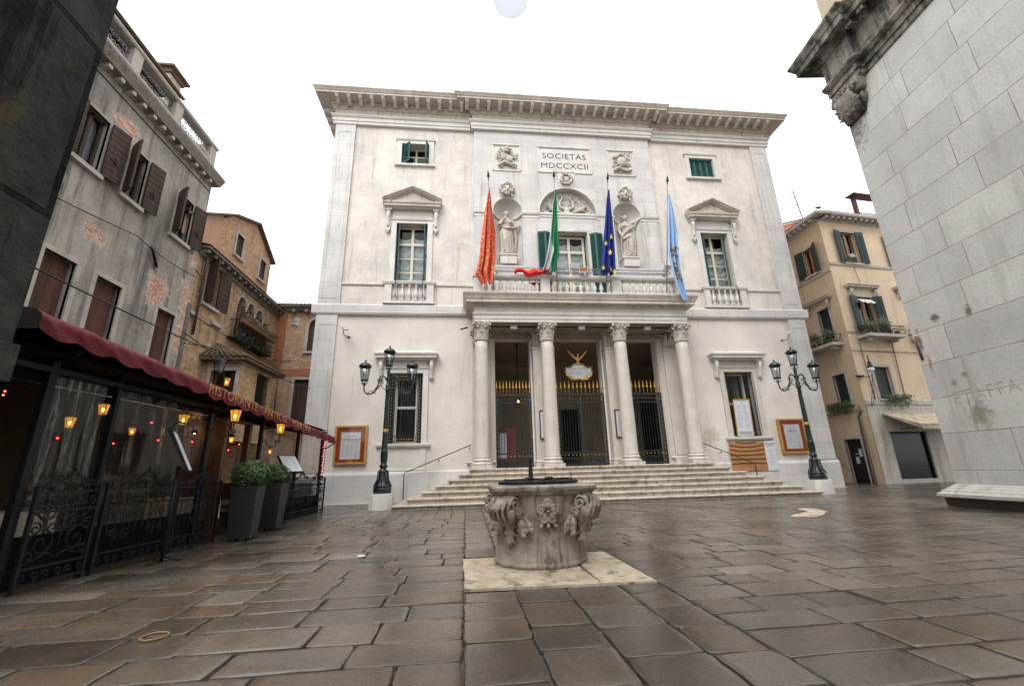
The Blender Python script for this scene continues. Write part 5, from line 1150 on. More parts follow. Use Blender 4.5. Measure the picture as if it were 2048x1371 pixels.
T = thing('well_head', 'carved grey-brown stone well head with scroll corners in the square', 'well', (WX, WY, .010), rad(1)); q = MB()
n = 96; rings = []
def sq(a, k):   # blend of circle and square with radius k in 0..1
    c_, s2 = cos(a), sin(a); m_ = 1/max(abs(c_), abs(s2)); m_ = min(m_, 1.32); return 1*(1-k)+m_*k
prof = [(.575, 0, 0), (.585, .03, 0), (.57, .06, 0), (.555, .25, 0), (.55, .45, .02), (.555, .60, .12), (.565, .72, .35), (.575, .785, .65), (.595, .80, .9), (.600, .82, 1), (.625, .85, 1), (.630, .885, 1), (.615, .905, 1), (.50, .91, 1), (.43, .905, .2), (.43, .80, 0)]
vs = []; R = random.Random(8); ph = [R.uniform(0, 6) for _ in range(5)]
for (r, z, k) in prof:
    for i in range(n):
        a = 2*PI*i/n; wob = 1+.008*sin(5*a+ph[0])+.006*sin(11*a+ph[1]+z*6)+R.uniform(-.003, .003)
        rr = r*sq(a, k)*wob
        if .75 < z < .91 and k > .5: rr -= .012*max(0, sin(9*a+ph[2]))*R.random()
        if z < .6:
            for t in (-.25, .25):   # fluted lines below the scrolls
                for b_ in (0, PI/2, PI, 3*PI/2):
                    if abs(((a-b_-t+PI) % (2*PI))-PI) < .035: rr -= .012
        vs.append((rr*cos(a), rr*sin(a), z))
fs = [(j*n+i, j*n+(i+1) % n, (j+1)*n+(i+1) % n, (j+1)*n+i) for j in range(len(prof)-1) for i in range(n)]+[tuple(range(n-1, -1, -1)), tuple((len(prof)-1)*n+i for i in range(n))]
q.add(vs, fs, True)
for kk in range(4):   # corner scrolls: curly masses with acanthus tails
    a0 = PI/4+kk*PI/2; ca, sa = cos(a0), sin(a0)
    def at(rr, t, z): return (rr*ca-t*sa, rr*sa+t*ca, z)
    q.tube([at(.58, 0, .80), at(.66, 0, .74), at(.68, 0, .64), at(.64, 0, .55), at(.57, 0, .48)], [.08, .13, .15, .12, .06], 12)
    RR = random.Random(30+kk); c0 = (.675, 0, .645); r0 = .150
    for s_ in (-1, 1):
        for j_ in range(3):   # spiral volute on each flank of the scroll
            cz0, ct0 = ((.70, .02), (.60, -.05), (.60, .07))[j_]
            pts = []
            for i in range(17):
                t = i/16; an = j_*2.1+t*2*PI*1.6; rr_ = (.085, .06, .05)[j_]*(1-t*.8); pts.append(at(.675+ct0+rr_*cos(an), s_*(.152-.02*abs(cz0-.65)*8+.02*t), cz0+rr_*sin(an)))
            q.tube(pts, [.019-.008*i/16 for i in range(17)], 6)
    for k in range(7):     # locks combed over the front of the mass
        th = -1.25+2.5*k/6; pts = []
        for i in range(9):
            t = i/8; p_ = 1.15-2.15*t; tt = th*(1-.25*t)+.28*sin(t*PI*1.6+k*.35); rad_ = r0+.016+.018*sin(PI*t)+.010*sin(t*PI*3+k)
            pts.append(at(c0[0]+rad_*cos(p_)*cos(tt), rad_*cos(p_)*sin(tt), c0[2]+rad_*sin(p_)))
        q.tube(pts, [.010, .017, .021, .019, .022, .019, .021, .015, .007], 6)
    for (t0, zl, w_) in ((-.27, .40, .035), (-.16, .33, .045), (0, .24, .055), (.16, .33, .045), (.27, .40, .035)):   # leaf lobes below
        base = .575 if abs(t0) < .1 else .565-abs(t0)*.10
        q.tube([at(base+.02, t0*.7, .56), at(base+.035, t0*.95, .47), at(base+.03, t0*1.05, (.47+zl)/2), at(base+.045, t0*1.12, zl+.03), at(base+.01, t0*1.12, zl)], [w_*.8, w_*1.1, w_, w_*.9, .012], 8)
        for s_ in (-1, 1):
            for k in range(3): z_ = .50-(.50-zl)*k/3; q.tube([at(base+.03, t0*1.0, z_), at(base+.05, t0*1.0+s_*w_*1.1, z_-.03), at(base+.02, t0*1.0+s_*w_*1.5, z_-.06)], [.016, .020, .007], 5)
for kk in range(4):   # five-petalled flower in the middle of each side
    a0 = -PI/2+kk*PI/2; ca, sa = cos(a0), sin(a0)
    def at(rr, t, z): return (rr*ca-t*sa, rr*sa+t*ca, z)
    for k in range(5):
        b_ = PI/2+k*2*PI/5; cb_, sb_ = cos(b_), sin(b_)
        q.X = Matrix.Translation(at(.578, .080*cb_, .610+.080*sb_)) @ Matrix.Rotation(a0, 4, 'Z'); q.ball((0, 0, 0), (.030, .050, .050), 12, 8)
        q.X = Matrix()
        rim = [at(.600, (.085+.050*cos(t*PI/4-PI*.75+PI*.0))*cb_-.050*sin(t*PI/4-PI*.75)*sb_, .610+(.085+.050*cos(t*PI/4-PI*.75))*sb_+.050*sin(t*PI/4-PI*.75)*cb_) for t in range(7)]
        q.tube(rim, .012, 5)
    q.ball(at(.612, 0, .610), .024, 8, 6)
    for t in (-.06, 0, .06): q.tube([at(.575, t, .50), at(.592, t*1.5, .45), at(.565, t*1.6, .41)], [.020, .026, .01], 6)
o = remesh(q.build('body', 'well_stone', T), .0085)
q = MB(); q.lathe([(.50, .905), (.52, .915), (.52, .945), (.50, .95), (.02, .955)], 0, 0, 0, 28, False)
for k in range(8):
    a = k*PI/4+.3; q.ball((.44*cos(a), .44*sin(a), .957), (.035, .035, .018), 6, 4)
q.tube([(-.45, -.1, .96), (.45, -.05, .965)], .014, 5); q.tube([(0, -.46, .96), (.02, .46, .96)], .014, 5)
for x, y_ in ((-.16, -.30), (.10, -.25)): q.lathe([(.055, .955), (.058, .985), (.04, .995)], x, y_, 0, 10, False); 
LD = q.build('iron_lid', 'iron', T)
q = MB(); q.tube([(-.09, .0, .95), (-.088, 0, 1.1), (-.085, .0, 1.21)], [.034, .026, .018], 8, False); q.lathe([(.022, 1.21), (.024, 1.24), (.01, 1.245)], -.085, 0, 0, 8); q.build('pump_pipe', 'iron', LD)
# ================================================================ globe lamp hanging over the square
T = thing('globe_lamp', 'clear ribbed glass globe lamp hanging at the top edge over the square', 'lamp', (-4.10, -13.30, 6.52)); q = MB()
q.lathe([(.002, -.235)]+[(.235*sin(PI*j/14), -.235*cos(PI*j/14)) for j in range(1, 13)]+[(.09, .22)], 0, 0, 0, 40, True, mod=lambda a, z: 1+.010*cos(20*a)); q.build('globe', 'globe_glass', T)
q = MB(); q.lathe([(.09, .21), (.12, .22), (.12, .26), (.06, .34), (.02, .38)], 0, 0, 0, 16); q.tube([(0, 0, .38), (0, 0, .7)], .01, 5); q.lathe([(.03, .05), (.035, .12), (.03, .21)], 0, 0, 0, 10); q.build('cap', 'grey_metal', T)
q = MB(); q.ball((0, 0, .0), (.035, .035, .07)); q.build('bulb', 'white_enamel', T)
# ================================================================ foliage
def leaves(name, mat, parent, n, fn, size, seed, squash=1):
    R = random.Random(seed); q = MB(); tn = []
    for _ in range(n):
        p, nrm, t = fn(R); s_ = size*R.uniform(.6, 1.3)
        a = Vector((R.gauss(0, 1), R.gauss(0, 1), R.gauss(0, 1))).normalized(); nn = (Vector(nrm)*1.1+a*.8).normalized()
        u = nn.orthogonal().normalized(); v = nn.cross(u); ang = R.uniform(0, 6.28); u2 = u*cos(ang)+v*sin(ang); v2 = nn.cross(u2); p = Vector(p)
        q.add([tuple(p-u2*s_), tuple(p-v2*s_*.45*squash), tuple(p+u2*s_), tuple(p+v2*s_*.45*squash)], [(0, 1, 2, 3)]); tn.append(min(1, max(0, t+R.gauss(0, .18))))
    return q.build(name, mat, parent, tones=tn)
# ================================================================ restaurant veranda
RA = rad(90)-math.atan(.0505)
RO = (-9.33, -12.0, 0)
def RL(y): return (y+12)*1.00127          # distance along the veranda front for a world y
VE = thing('restaurant_veranda', 'dark glazed restaurant terrace with black posts under a burgundy awning', 'veranda', RO, RA)
zt = 2.42
def vz(u): return 2.46-.012*u
q = MB()
q.box(-.3, 9.2, .0, 3.6, .0, .03)      # floor
q.build('deck', 'wood_dark', VE)
q = MB(); q.box(-.6, 9.3, 3.55, 3.62, 0, 2.9); q.box(9.12, 9.2, .35, 3.6, 0, .9); q.build('back_wall', 'veranda_wall', VE)
q = MB()
q.add([(-.6, -.02, 2.62), (9.3, -.02, 2.40), (9.3, 3.7, 3.1), (-.6, 3.7, 3.35)], [(0, 1, 2, 3)]); q.add([(-.6, -.02, 2.57), (9.3, -.02, 2.35), (9.3, 3.7, 3.05), (-.6, 3.7, 3.30)], [(0, 1, 2, 3)])
q.build('roof_canvas', 'awning_black', VE)
# posts
for y_, w_ in ((-11.68, .045), (-10.75, .028), (-8.68, .045), (-6.85, .035), (-4.93, .028), (-3.20, .045)):
    u = RL(y_); q = MB(); q.box(u-w_, u+w_, -.02, .05, 0, vz(u)+.02); q.build('post', 'iron', VE)
q = MB(); q.box(-.6, 9.0, -.03, .10, 2.30, 2.36)
for i in range(1): pass
q.build('head_rail', 'iron', VE)
q = MB()
for y0_, y1_ in ((-11.6, -10.8), (-10.70, -8.76), (-6.80, -4.97), (-4.89, -3.26)): q.box(RL(y0_), RL(y1_), .03, .05, .03, .55)
q.box(-.3, 9.0, .12, .16, 2.20, 2.45); q.build('lower_panel', 'awning_black', VE)
for y0_, y1_ in ((-11.6, -10.8), (-10.70, -8.76), (-6.80, -4.97), (-4.89, -3.26)):
    u0, u1 = RL(y0_), RL(y1_); q = MB(); R = random.Random(int(-y0_*10)); ph = [R.uniform(0, 6) for _ in range(4)]
    q.grid(24, 16, lambda u, v: (u0+(u1-u0)*u, .05+.012*sin(u*19+ph[0]+v*3)*sin(PI*v)+.008*sin(u*43+ph[1]), .55+(2.30-.55)*v)); q.build('plastic_sheet', 'plastic_sheet', VE)
# end wall at the near side
q = MB(); q.box(-.45, -.38, .1, 3.6, 0, 2.9); q.box(-1.0, -.4, .05, .12, 0, 2.6); q.build('near_wall', 'awning_black', VE)
# doorway: frame and open dark door
q = MB(); u0, u1 = RL(-8.15), RL(-7.30)
for u in (u0, u1): q.box(u-.05, u+.05, 0, .12, 0, 2.2)
q.box(u0, u1, 0.01, .11, 2.14, 2.2); q.box(u0, u0+.04, .12, .8, .05, 2.15); q.build('door_frame', 'wood_dark', VE)
# awning: bowed front with scalloped valance
AW = bpy.data.objects.new('awning', None); COL.objects.link(AW); AW.parent = VE
# near/far corner positions measured in the photograph's perspective, in veranda coordinates
L_ = 9.40; ua = -.40
def az(u): t = (u+.42)/8.98; return 2.84-.62*t
q = MB()
def awf(u, v):
    x = ua+(8.56-ua)*u; th = v
    # v 0 (bottom of valance) .. .45 valance top .. 1 back top
    sc = .055*(1-abs(sin((x-ua)*PI/.46)))
    if v < .5: t = v/.5; d = -.44+.0*t; z = az(x)-.29+sc*(1-t)+.16*t
    else: t = (v-.5)/.5; a = t*PI/2; d = -.44+.22*(1-cos(a))*1.0+.30*max(0, t-.6); z = az(x)-.13+.13*sin(a)
    return (x, d+.008*sin(x*7+v*4)+.006*sin(x*17.3+v*9)+.005*sin(x*31+v*3), z+.004*sin(x*11.7))
q.grid(240, 12, awf); q.build('valance', 'awning_red', AW)
q = MB(); q.add([(ua, -.44, az(ua)-.24), (ua, -.44, az(ua)-.10), (ua, -.36, az(ua)-.02), (ua, -.2, az(ua)), (ua, .3, az(ua)+.10), (ua, .3, az(ua)-.24)], [(0, 1, 2, 3, 4, 5)])
q.add([(ua, .1, az(ua)+.03), (8.56, .1, az(8.56)+.03), (8.56, 3.7, 3.0), (ua, 3.7, 3.4)], [(0, 1, 2, 3)]); q.add([(ua, -.22, az(ua)-.01), (8.56, -.22, az(8.56)-.01), (8.56, .1, az(8.56)+.03), (ua, .1, az(ua)+.03)], [(0, 1, 2, 3)]); q.build('canopy', 'awning_black', AW)
q = MB(); q.tube([(-.3, -.40, az(-.3)-.14), (8.5, -.40, az(8.5)-.14)], .02, 6)
for u in (RL(-11.68), RL(-8.68), RL(-6.85), RL(-3.20)): q.tube([(u, 0, az(u)-.35), (u, -.15, az(u)-.32), (u, -.30, az(u)-.22), (u, -.38, az(u)-.14)], .018, 6)
q.build('awning_arm', 'iron', AW)
sl_ = math.atan(-.62/8.98)
def awt(s_, y0_, y1_, h):
    u0, u1 = RL(y0_), RL(y1_); t = text(s_, h, 'gold_paint', AW, (0, 0, 0), align='LEFT', bold=-.002, ext=.003); w_ = t.dimensions.x or 1
    t.scale = ((u1-u0)/w_, 1, 1); t.rotation_euler = (PI/2, -sl_ if False else 0, 0); t.location = (u0, -.452, az(u0)-.225)
    t.matrix_local = Matrix.Translation((u0, -.452, az(u0)-.215)) @ Matrix.Rotation(-sl_, 4, 'Y') @ Matrix.Rotation(PI/2, 4, 'X') @ Matrix.Diagonal(((u1-u0)/w_, 1, 1, 1))
awt('RISTORANTE', -9.62, -8.06, .235); awt('ANTICO', -7.80, -6.78, .215); awt('MARTINI', -6.45, -5.42, .205)
# ---------------------------------------------------------------- wrought iron fences
def fence(y0_, y1_, h, style, lb, seed):
    u0, u1 = RL(y0_), RL(y1_); c, s2 = cos(RA), sin(RA)
    T = thing('iron_fence', lb, 'fence', (RO[0]+c*u0+.10*s2*1, RO[1]+s2*u0-.10*c*1, 0), RA, 'wrought iron fence panels along the veranda'); W_ = u1-u0
    q = MB(); y = 0
    for z in (.06, .22, h-.24, h-.04): q.box(0, W_, -.014, .014, z, z+.025)
    for x in (0, W_): q.box(x-.018, x+.018, -.018, .018, 0, h+.05)
    q.build('frame', 'iron', T)
    q = MB()
    if style == 0:     # big scrolls
        m_ = W_/2
        q.tube([(m_, 0, .24), (m_, 0, h-.24)], .010, 6)
        for s_ in (-1, 1):
            for (cx, cz, r, a0, tr) in ((.22, .46, .17, 0, 1.6), (.25, .80, .13, 2, 1.5), (.12, .62, .08, 3, 1.3), (.33, .62, .07, 1, 1.3), (.16, .92, .07, 4, 1.3), (.34, .34, .07, 5, 1.2)):
                q.tube(spiral(m_+s_*cx*W_/.85, cz, r, .015, a0 if s_ > 0 else PI-a0, tr*s_, 18), .009, 5)
            q.tube([(m_, 0, .3), (m_+s_*.1, 0, .36), (m_+s_*.36*W_/.85, 0, .28)], .009, 5); q.tube([(m_, 0, .66), (m_+s_*.08, 0, .74), (m_+s_*.2, 0, .70), (m_+s_*.38*W_/.85, 0, .78)], .009, 5)
    else:
        n = max(4, int(W_/.115))
        for i in range(1, n): x = W_*i/n; q.tube([(x, 0, .24), (x, 0, h-.22)], .009, 5)
        for k in range(max(1, int(W_/.62))):
            cx = W_*(k+.5)/max(1, int(W_/.62))
            for s_ in (-1, 1):
                for (dx, cz, r, a0, tr) in ((.09, .42, .08, 0, 1.5), (.09, .66, .075, 2, 1.4), (.06, .84, .05, 4, 1.3)): q.tube(spiral(cx+s_*dx, cz, r, .01, a0 if s_ > 0 else PI-a0, tr*s_, 14), .009, 5)
    n = max(5, int(W_/.13))
    for i in range(n):    # friezes of small scrolls, top cresting
        x = W_*(i+.5)/n; s_ = 1 if i % 2 else -1
        q.tube(spiral(x, h-.135, .055, .012, PI/2, 1.25*s_, 10), .008, 5); q.tube(spiral(x, .145, .055, .012, -PI/2, 1.25*s_, 10), .008, 5)
        q.tube([(x-.02, 0, h-.03), (x, 0, h+.04), (x+.03*s_, 0, h+.08)], .009, 5)
    R = random.Random(seed)
    m_ = max(1, int(W_/.9))
    for k in range(m_):
        cx = W_*(k+.5)/m_; hw_ = min(.42, W_/m_/2)
        for s_ in (-1, 1):
            q.tube([(cx+s_*hw_, 0, h), (cx+s_*hw_*.7, 0, h+.05), (cx+s_*hw_*.35, 0, h+.13), (cx, 0, h+.20)], .009, 5)
            for (dx, dz, r, a0) in ((.30, .06, .05, 0), (.17, .10, .06, 2), (.06, .15, .045, 4), (.24, .02, .03, 1)): q.tube(spiral(cx+s_*dx*hw_/.42, h+dz, r, .01, a0, 1.3*s_, 12), .008, 5)
        q.lathe([(.004, .27), (.02, .23), (.012, .20)][::-1], cx, 0, h, 6)
        for s_ in (-1, 1): q.ball((cx+s_*hw_*.9, 0, h+.05), (.02, .012, .028), 6, 4)
    q.build('scrollwork', 'iron', T)
fence(-11.60, -10.82, 1.02, 0, 'black wrought iron fence panel of big scrolls, nearest the camera', 1)
fence(-10.70, -9.42, 1.02, 1, 'black wrought iron fence panel of bars behind the first menu stand', 2)
fence(-9.36, -8.25, 1.0, 1, 'black wrought iron fence panel ending at the restaurant doorway', 3)
fence(-6.35, -3.05, .98, 1, 'long black wrought iron fence panel beyond the planters', 4)
# ---------------------------------------------------------------- lanterns on and in the veranda
def coach(mb, g_, b_, cx, cy, cz, s_=1.0):
    mb.lathe([(.02*s_, -.17*s_), (.075*s_, -.155*s_), (.080*s_, -.14*s_)], cx, cy, cz, 6, False)
    for k in range(6): a = k*PI/3; mb.tube([(cx+.075*s_*cos(a), cy+.075*s_*sin(a), cz-.14*s_), (cx+.118*s_*cos(a), cy+.118*s_*sin(a), cz+.12*s_)], .007*s_, 4)
    mb.lathe([(.125*s_, .115*s_), (.145*s_, .13*s_), (.12*s_, .16*s_), (.10*s_, .21*s_), (.05*s_, .24*s_), (.03*s_, .26*s_), (.045*s_, .28*s_), (.01*s_, .31*s_)], cx, cy, cz, 12)
    for k in range(6): a = k*PI/3+.2; mb.ball((cx+.135*s_*cos(a), cy+.135*s_*sin(a), cz+.165*s_), .02*s_, 5, 4)
    g_.lathe([(.070*s_, -.145*s_), (.112*s_, .118*s_)], cx, cy, cz, 6, False); b_.ball((cx, cy, cz-.02*s_), (.030*s_, .03*s_, .05*s_), 8, 6)
def veranda_lamp(y_, off, z, s_, lb, wall, power=3.0, grp='amber lanterns of the veranda'):
    c, s2 = cos(RA), sin(RA); u = RL(y_)
    T = thing('amber_lantern', lb, 'lantern', (RO[0]+c*u+off*s2, RO[1]+s2*u-off*c, z), RA, grp)
    a, g_, b_ = MB(), MB(), MB(); coach(a, g_, b_, 0, 0, 0, s_)
    if wall:
        a.tube([(0, 0, -.16*s_), (0, .0, -.22), (-.02, .02, -.27), (.03, .05, -.30)], .012, 6)
        a.tube([(-.02, .02, -.24), (-.03, .06, -.36), (-.10, .12, -.42), (-.18, .17, -.36), (-.2, .20, -.28), (-.26, .22, -.24), (-.30, .22, -.29), (-.26, .22, -.33), (-.235, .22, -.30)], .011, 6)
        a.tube(spiral(.06, -.30, .055, .012, 0, 1.4, 12, .03), .010, 5); a.tube(spiral(-.06, -.30, .05, .012, PI, -1.4, 12, .04), .010, 5)
    else: a.tube([(0, 0, .28*s_), (0, 0, 2.75-z)], .006, 4)
    a.build('lantern_frame', 'iron', T); g_.build('amber_glass', 'amber_glass', T); b_.build('bulb', 'bulb', T)
    pl = bpy.data.lights.new('lamp_glow', 'POINT'); pl.energy = power; pl.color = (1, .55, .18); pl.shadow_soft_size = .08; po = bpy.data.objects.new('lamp_glow', pl); COL.objects.link(po); po.parent = T; po.location = (0, 0, -.28)
veranda_lamp(-8.49, .30, 2.20, .80, 'lit amber lantern on a scroll bracket below RISTORANTE', True, .5)
veranda_lamp(-6.66, .30, 2.13, .78, 'lit amber lantern on a scroll bracket below MARTINI, above the smaller bush', True, .5)
veranda_lamp(-8.51, -.60, 2.14, .7, 'lit amber lantern inside, behind the plastic just left of the doorway post', False, .9)
veranda_lamp(-9.74, -1.0, 2.17, .62, 'lit lantern inside the veranda, just left of the second post', False, .9)
veranda_lamp(-9.57, -1.6, 2.0, .62, 'lit lantern deep inside the veranda behind the crumpled near sheet', False, .9)
veranda_lamp(-8.07, -1.8, 1.99, .5, 'small lit lantern inside the veranda, low in the middle of the second bay', False, .6)
veranda_lamp(-5.84, -1.2, 1.97, .5, 'small lit lantern inside the doorway behind the planters', False, .6)
veranda_lamp(-4.3, -1.0, 1.75, .5, 'tiny lit lantern inside the veranda at its far end', False, .3)
# fairy lights
T = thing('red_string_lights', 'tiny red lights strung along the posts of the veranda', 'string lights', RO, RA); q = MB(); R = random.Random(3)
pts = [(RL(-3.20)+.06*sin(k*2.1), -.04, .95+.085*k) for k in range(15)]+[(RL(-12.1)+R.uniform(-.1, .1), .04, z) for z in (1.1, 1.18, 1.3, 1.98, 2.02)]+[(RL(y_), .5+R.random(), z) for y_, z in ((-9.3, 2.0), (-8.3, 1.75), (-8.0, 1.82), (-7.7, 1.8), (-7.1, 1.85), (-6.6, 1.8), (-5.9, 1.85), (-9.0, 1.7), (-6.3, 1.7), (-10.2, 1.7))]
for p in pts: q.ball(p, .010 if p[1] < .4 else .014, 6, 4)
q.build('bulbs', 'red_light', T); q = MB(); q.tube([(p[0], p[1]+.012, p[2]) for p in pts[:15]], .003, 4); q.build('wire', 'cable_black', T)
# tables with white cloths behind the sheets
def vtable(y_, off, lb):
    c, s2 = cos(RA), sin(RA); u = RL(y_); T = thing('restaurant_table', lb, 'table', (RO[0]+c*u+off*s2, RO[1]+s2*u-off*c, .03), RA, 'laid tables inside the veranda')
    q = MB(); q.box(-.38, .38, -.38, .38, .70, .74); q.lathe([(.2, 0), (.2, .03), (.03, .06), (.03, .70)], 0, 0, 0, 12); q.build('table', 'wood_dark', T)
    q = MB(); q.grid(12, 12, lambda u, v: (.40*(2*u-1), .40*(2*v-1), .745)); 
    for s_, ax in ((1, 0), (-1, 0), (1, 1), (-1, 1)): q.grid(20, 6, lambda u, v, s_=s_, ax=ax: ((s_*(.40+.03*v+.012*sin(u*25)*v), .40*(2*u-1), .745-.42*v) if ax == 0 else (.40*(2*u-1), s_*(.40+.03*v+.012*sin(u*25)*v), .745-.42*v)))
    q.build('tablecloth', 'cloth_white', T)
    q = MB()
    for x, y2 in ((-.2, -.2), (.2, .2), (.2, -.2)): q.lathe([(.03, 0), (.006, .01), (.006, .08), (.035, .11), (.038, .16)], x, y2, .75, 8)
    q.build('wine_glass', 'lamp_glass', T)
vtable(-11.1, -.85, 'small table with a white cloth behind the big scroll fence panel'); vtable(-7.9, -.7, 'white-clothed table inside the doorway'); vtable(-5.6, -.8, 'white-clothed table at the far end of the veranda')
def vchair(y_, off, rz, lb):
    c, s2 = cos(RA), sin(RA); u = RL(y_); T = thing('dining_chair', lb, 'chair', (RO[0]+c*u+off*s2, RO[1]+s2*u-off*c, .03), RA+rz, 'chairs inside the veranda'); q = MB()
    q.box(-.21, .21, -.21, .21, .43, .48); q.build('seat', 'wood_dark', T); q = MB(); q.box(-.20, .20, .18, .22, .60, .95); q.build('backrest', 'wood_dark', T)
    for a, c2 in ((-.19, -.19), (.19, -.19), (-.19, .19), (.19, .19)): q = MB(); q.box(a-.018, a+.018, c2-.018, c2+.018, 0, .95 if c2 > 0 else .43); q.build('leg', 'wood_dark', T)
vchair(-10.65, -.62, PI/2, 'dark chair beside the white table nearest the camera'); vchair(-9.72, -.7, -PI/2, 'dark chair behind the second bay of plastic sheeting'); vchair(-6.1, -.8, PI/2, 'dark chair at the far table inside the veranda')
# ---------------------------------------------------------------- menu stands
def menu(y_, off, lb, rz, lampit):
    tl = -26 if lampit else -42
    c, s2 = cos(RA), sin(RA); u = RL(y_); T = thing('menu_stand', lb, 'menu stand', (RO[0]+c*u+off*s2, RO[1]+s2*u-off*c, 0), RA+rz, 'menu stands by the fence')
    q = MB(); q.tube([(0, 0, 0), (0, 0, 1.28)], .022, 8)
    for a in range(3): q.tube([(0, 0, .08), (.16*cos(a*2.09+.5), .16*sin(a*2.09+.5), .02), (.24*cos(a*2.09+.5), .24*sin(a*2.09+.5), .015)], .014, 6)
    if lampit: q.tube([(0, .10, 1.62), (-.02, .2, 1.80), (0, .10, 1.92), (.02, -.06, 1.88), (.02, -.12, 1.80)], .012, 6); q.lathe([(.03, .0), (.05, -.05), (.02, .03)], .02, -.12, 1.80, 8)
    q.build('stand', 'iron', T); q = MB(); q.X = Matrix.Translation((0, 0, 1.48 if lampit else 1.36)) @ Matrix.Rotation(rad(tl), 4, 'X'); q.box(-.25, .25, -.02, .02, -.33 if lampit else -.26, .33 if lampit else .26); BX = q.build('display_case', 'iron', T)
    q = MB(); q.X = Matrix.Translation((0, 0, 1.48 if lampit else 1.36)) @ Matrix.Rotation(rad(tl), 4, 'X'); q.box(-.225, .225, -.026, -.021, -.30 if lampit else -.235, .30 if lampit else .235); q.build('menu_sheet', 'paper', BX)
    q = MB(); q.X = Matrix.Translation((0, 0, 1.48 if lampit else 1.36)) @ Matrix.Rotation(rad(tl), 4, 'X'); R = random.Random(5); q.box(-.1, .1, -.0275, -.0265, .17, .19)
    for cc in (-.2, .03):
        for r in range(9): q.box(cc, cc+R.uniform(.08, .16), -.0275, -.0265, .12-.035*r, .128-.035*r)
    q.build('print', 'ink_pale', BX)
    if lampit:
        b_ = MB(); b_.ball((.02, -.12, 1.77), .022, 8, 5); b_.build('bulb', 'bulb', T)
menu(-9.95, .42, 'black menu stand with a small lit lamp, against the fence left of the doorway', rad(28), True)
menu(-5.95, .30, 'black menu stand with a bright white sheet, just beyond the planters', rad(-25), False)
# ---------------------------------------------------------------- planters with clipped bushes
def planter(x, y_, h, w0, w1, rz, rb, cz, lb, seed):
    T = thing('planter', lb, 'planter', (x, y_, gz(y_)), rz, 'tall planters beside the restaurant doorway'); q = MB(); a, b_ = w0/2, w1/2
    q.add([(-a, -a, .05), (a, -a, .05), (a, a, .05), (-a, a, .05), (-b_, -b_, h), (b_, -b_, h), (b_, b_, h), (-b_, b_, h)], [(3, 2, 1, 0), (0, 1, 5, 4), (1, 2, 6, 5), (2, 3, 7, 6), (3, 0, 4, 7)])
    q.add([(-b_, -b_, h), (b_, -b_, h), (b_, b_, h), (-b_, b_, h), (-b_+.03, -b_+.03, h), (b_-.03, -b_+.03, h), (b_-.03, b_-.03, h), (-b_+.03, b_-.03, h), (-b_+.03, -b_+.03, h-.06), (b_-.03, -b_+.03, h-.06), (b_-.03, b_-.03, h-.06), (-b_+.03, b_-.03, h-.06)], [(0, 1, 5, 4), (1, 2, 6, 5), (2, 3, 7, 6), (3, 0, 4, 7), (4, 5, 9, 8), (5, 6, 10, 9), (6, 7, 11, 10), (7, 4, 8, 11)])
    q.build('pot', 'planter_dark', T)
    q = MB()
    for s_ in (-1, 1):
        for s2 in (-1, 1): q.lathe([(.001, 0), (.022, .0), (.022, .05), (.001, .05)], s_*(a-.04), s2*(a-.04), 0, 8, False)
    q.build('castor', 'iron', T); q = MB(); q.box(-b_+.03, b_-.03, -b_+.03, b_-.03, h-.08, h-.05); q.build('soil', 'soil', T)
    q = MB(); q.tube([(0, 0, h-.06), (.01, .01, h+.14), (0, 0, cz)], [.02, .018, .012], 6)
    R0 = random.Random(seed+5)
    for k in range(14): a_ = R0.uniform(0, 6.28); q.tube([(0, 0, h+.05), (rb*.5*cos(a_), rb*.5*sin(a_), h+.18), (rb*.85*cos(a_), rb*.85*sin(a_), cz+R0.uniform(-.1, .15))], [.010, .007, .003], 4)
    q.build('stem', 'wood_dark', T)
    def fn(R):
        a_ = R.uniform(0, 2*PI); e = math.asin(R.uniform(-1, 1)); r_ = rb*(1-.34*R.random()**2.0)*(1+.06*sin(5*a_+3*e)+.05*sin(9*a_-4*e)+.05*sin(14*e+6*a_))*(1.12 if R.random() < .03 else 1)
        sz = .86; n_ = (cos(a_)*cos(e), sin(a_)*cos(e), sin(e)); t = .30+.35*n_[2]+.9*(r_/rb-.85)+.15*sin(7*a_+5*e)
        return ((n_[0]*r_, n_[1]*r_, cz+n_[2]*r_*sz), n_, t)
    leaves('foliage', 'leaf_box', T, 4600, fn, .020, seed, 1.2)
planter(-8.58, -8.20, .92, .36, .44, RA-rad(90)+rad(8), .315, 1.10, 'nearer tall dark planter with the bigger clipped green bush', 1)
planter(-8.62, -6.98, .92, .36, .44, RA-rad(90)+rad(4), .27, 1.07, 'farther tall dark planter with the smaller clipped green bush', 2)

# ================================================================ grey rendered house
GH = thing('grey_house', 'grey weathered house with peeling plaster, brown shutters and a stone roof balcony', 'house', (-13, 0, 0), rad(90))
up = [(-8.45, -7.78, 7.80, 9.18), (-7.08, -6.48, 7.80, 9.18), (-5.22, -4.50, 7.80, 9.18), (-10.3, -9.6, 7.8, 9.18)]; low = [(-8.40, -7.66, 3.0, 5.60), (-7.12, -6.38, 3.0, 5.60), (-5.08, -4.36, 3.0, 5.60), (-10.2, -9.4, 3.0, 5.6)]
q = MB(); q.wall(-16, -3.86, 0, 10.30, up+low, 0, .22); q.add([(-3.86, 0, 0), (-3.86, 9, 0), (-3.86, 9, 10.30), (-3.86, 0, 10.30)], [(0, 1, 2, 3)]); q.build('wall', 'grey_render', GH)
q = MB(); q.box(-16, -3.9, .5, .55, 2, 10.2); q.build('dark_interior', 'dark_void', GH)
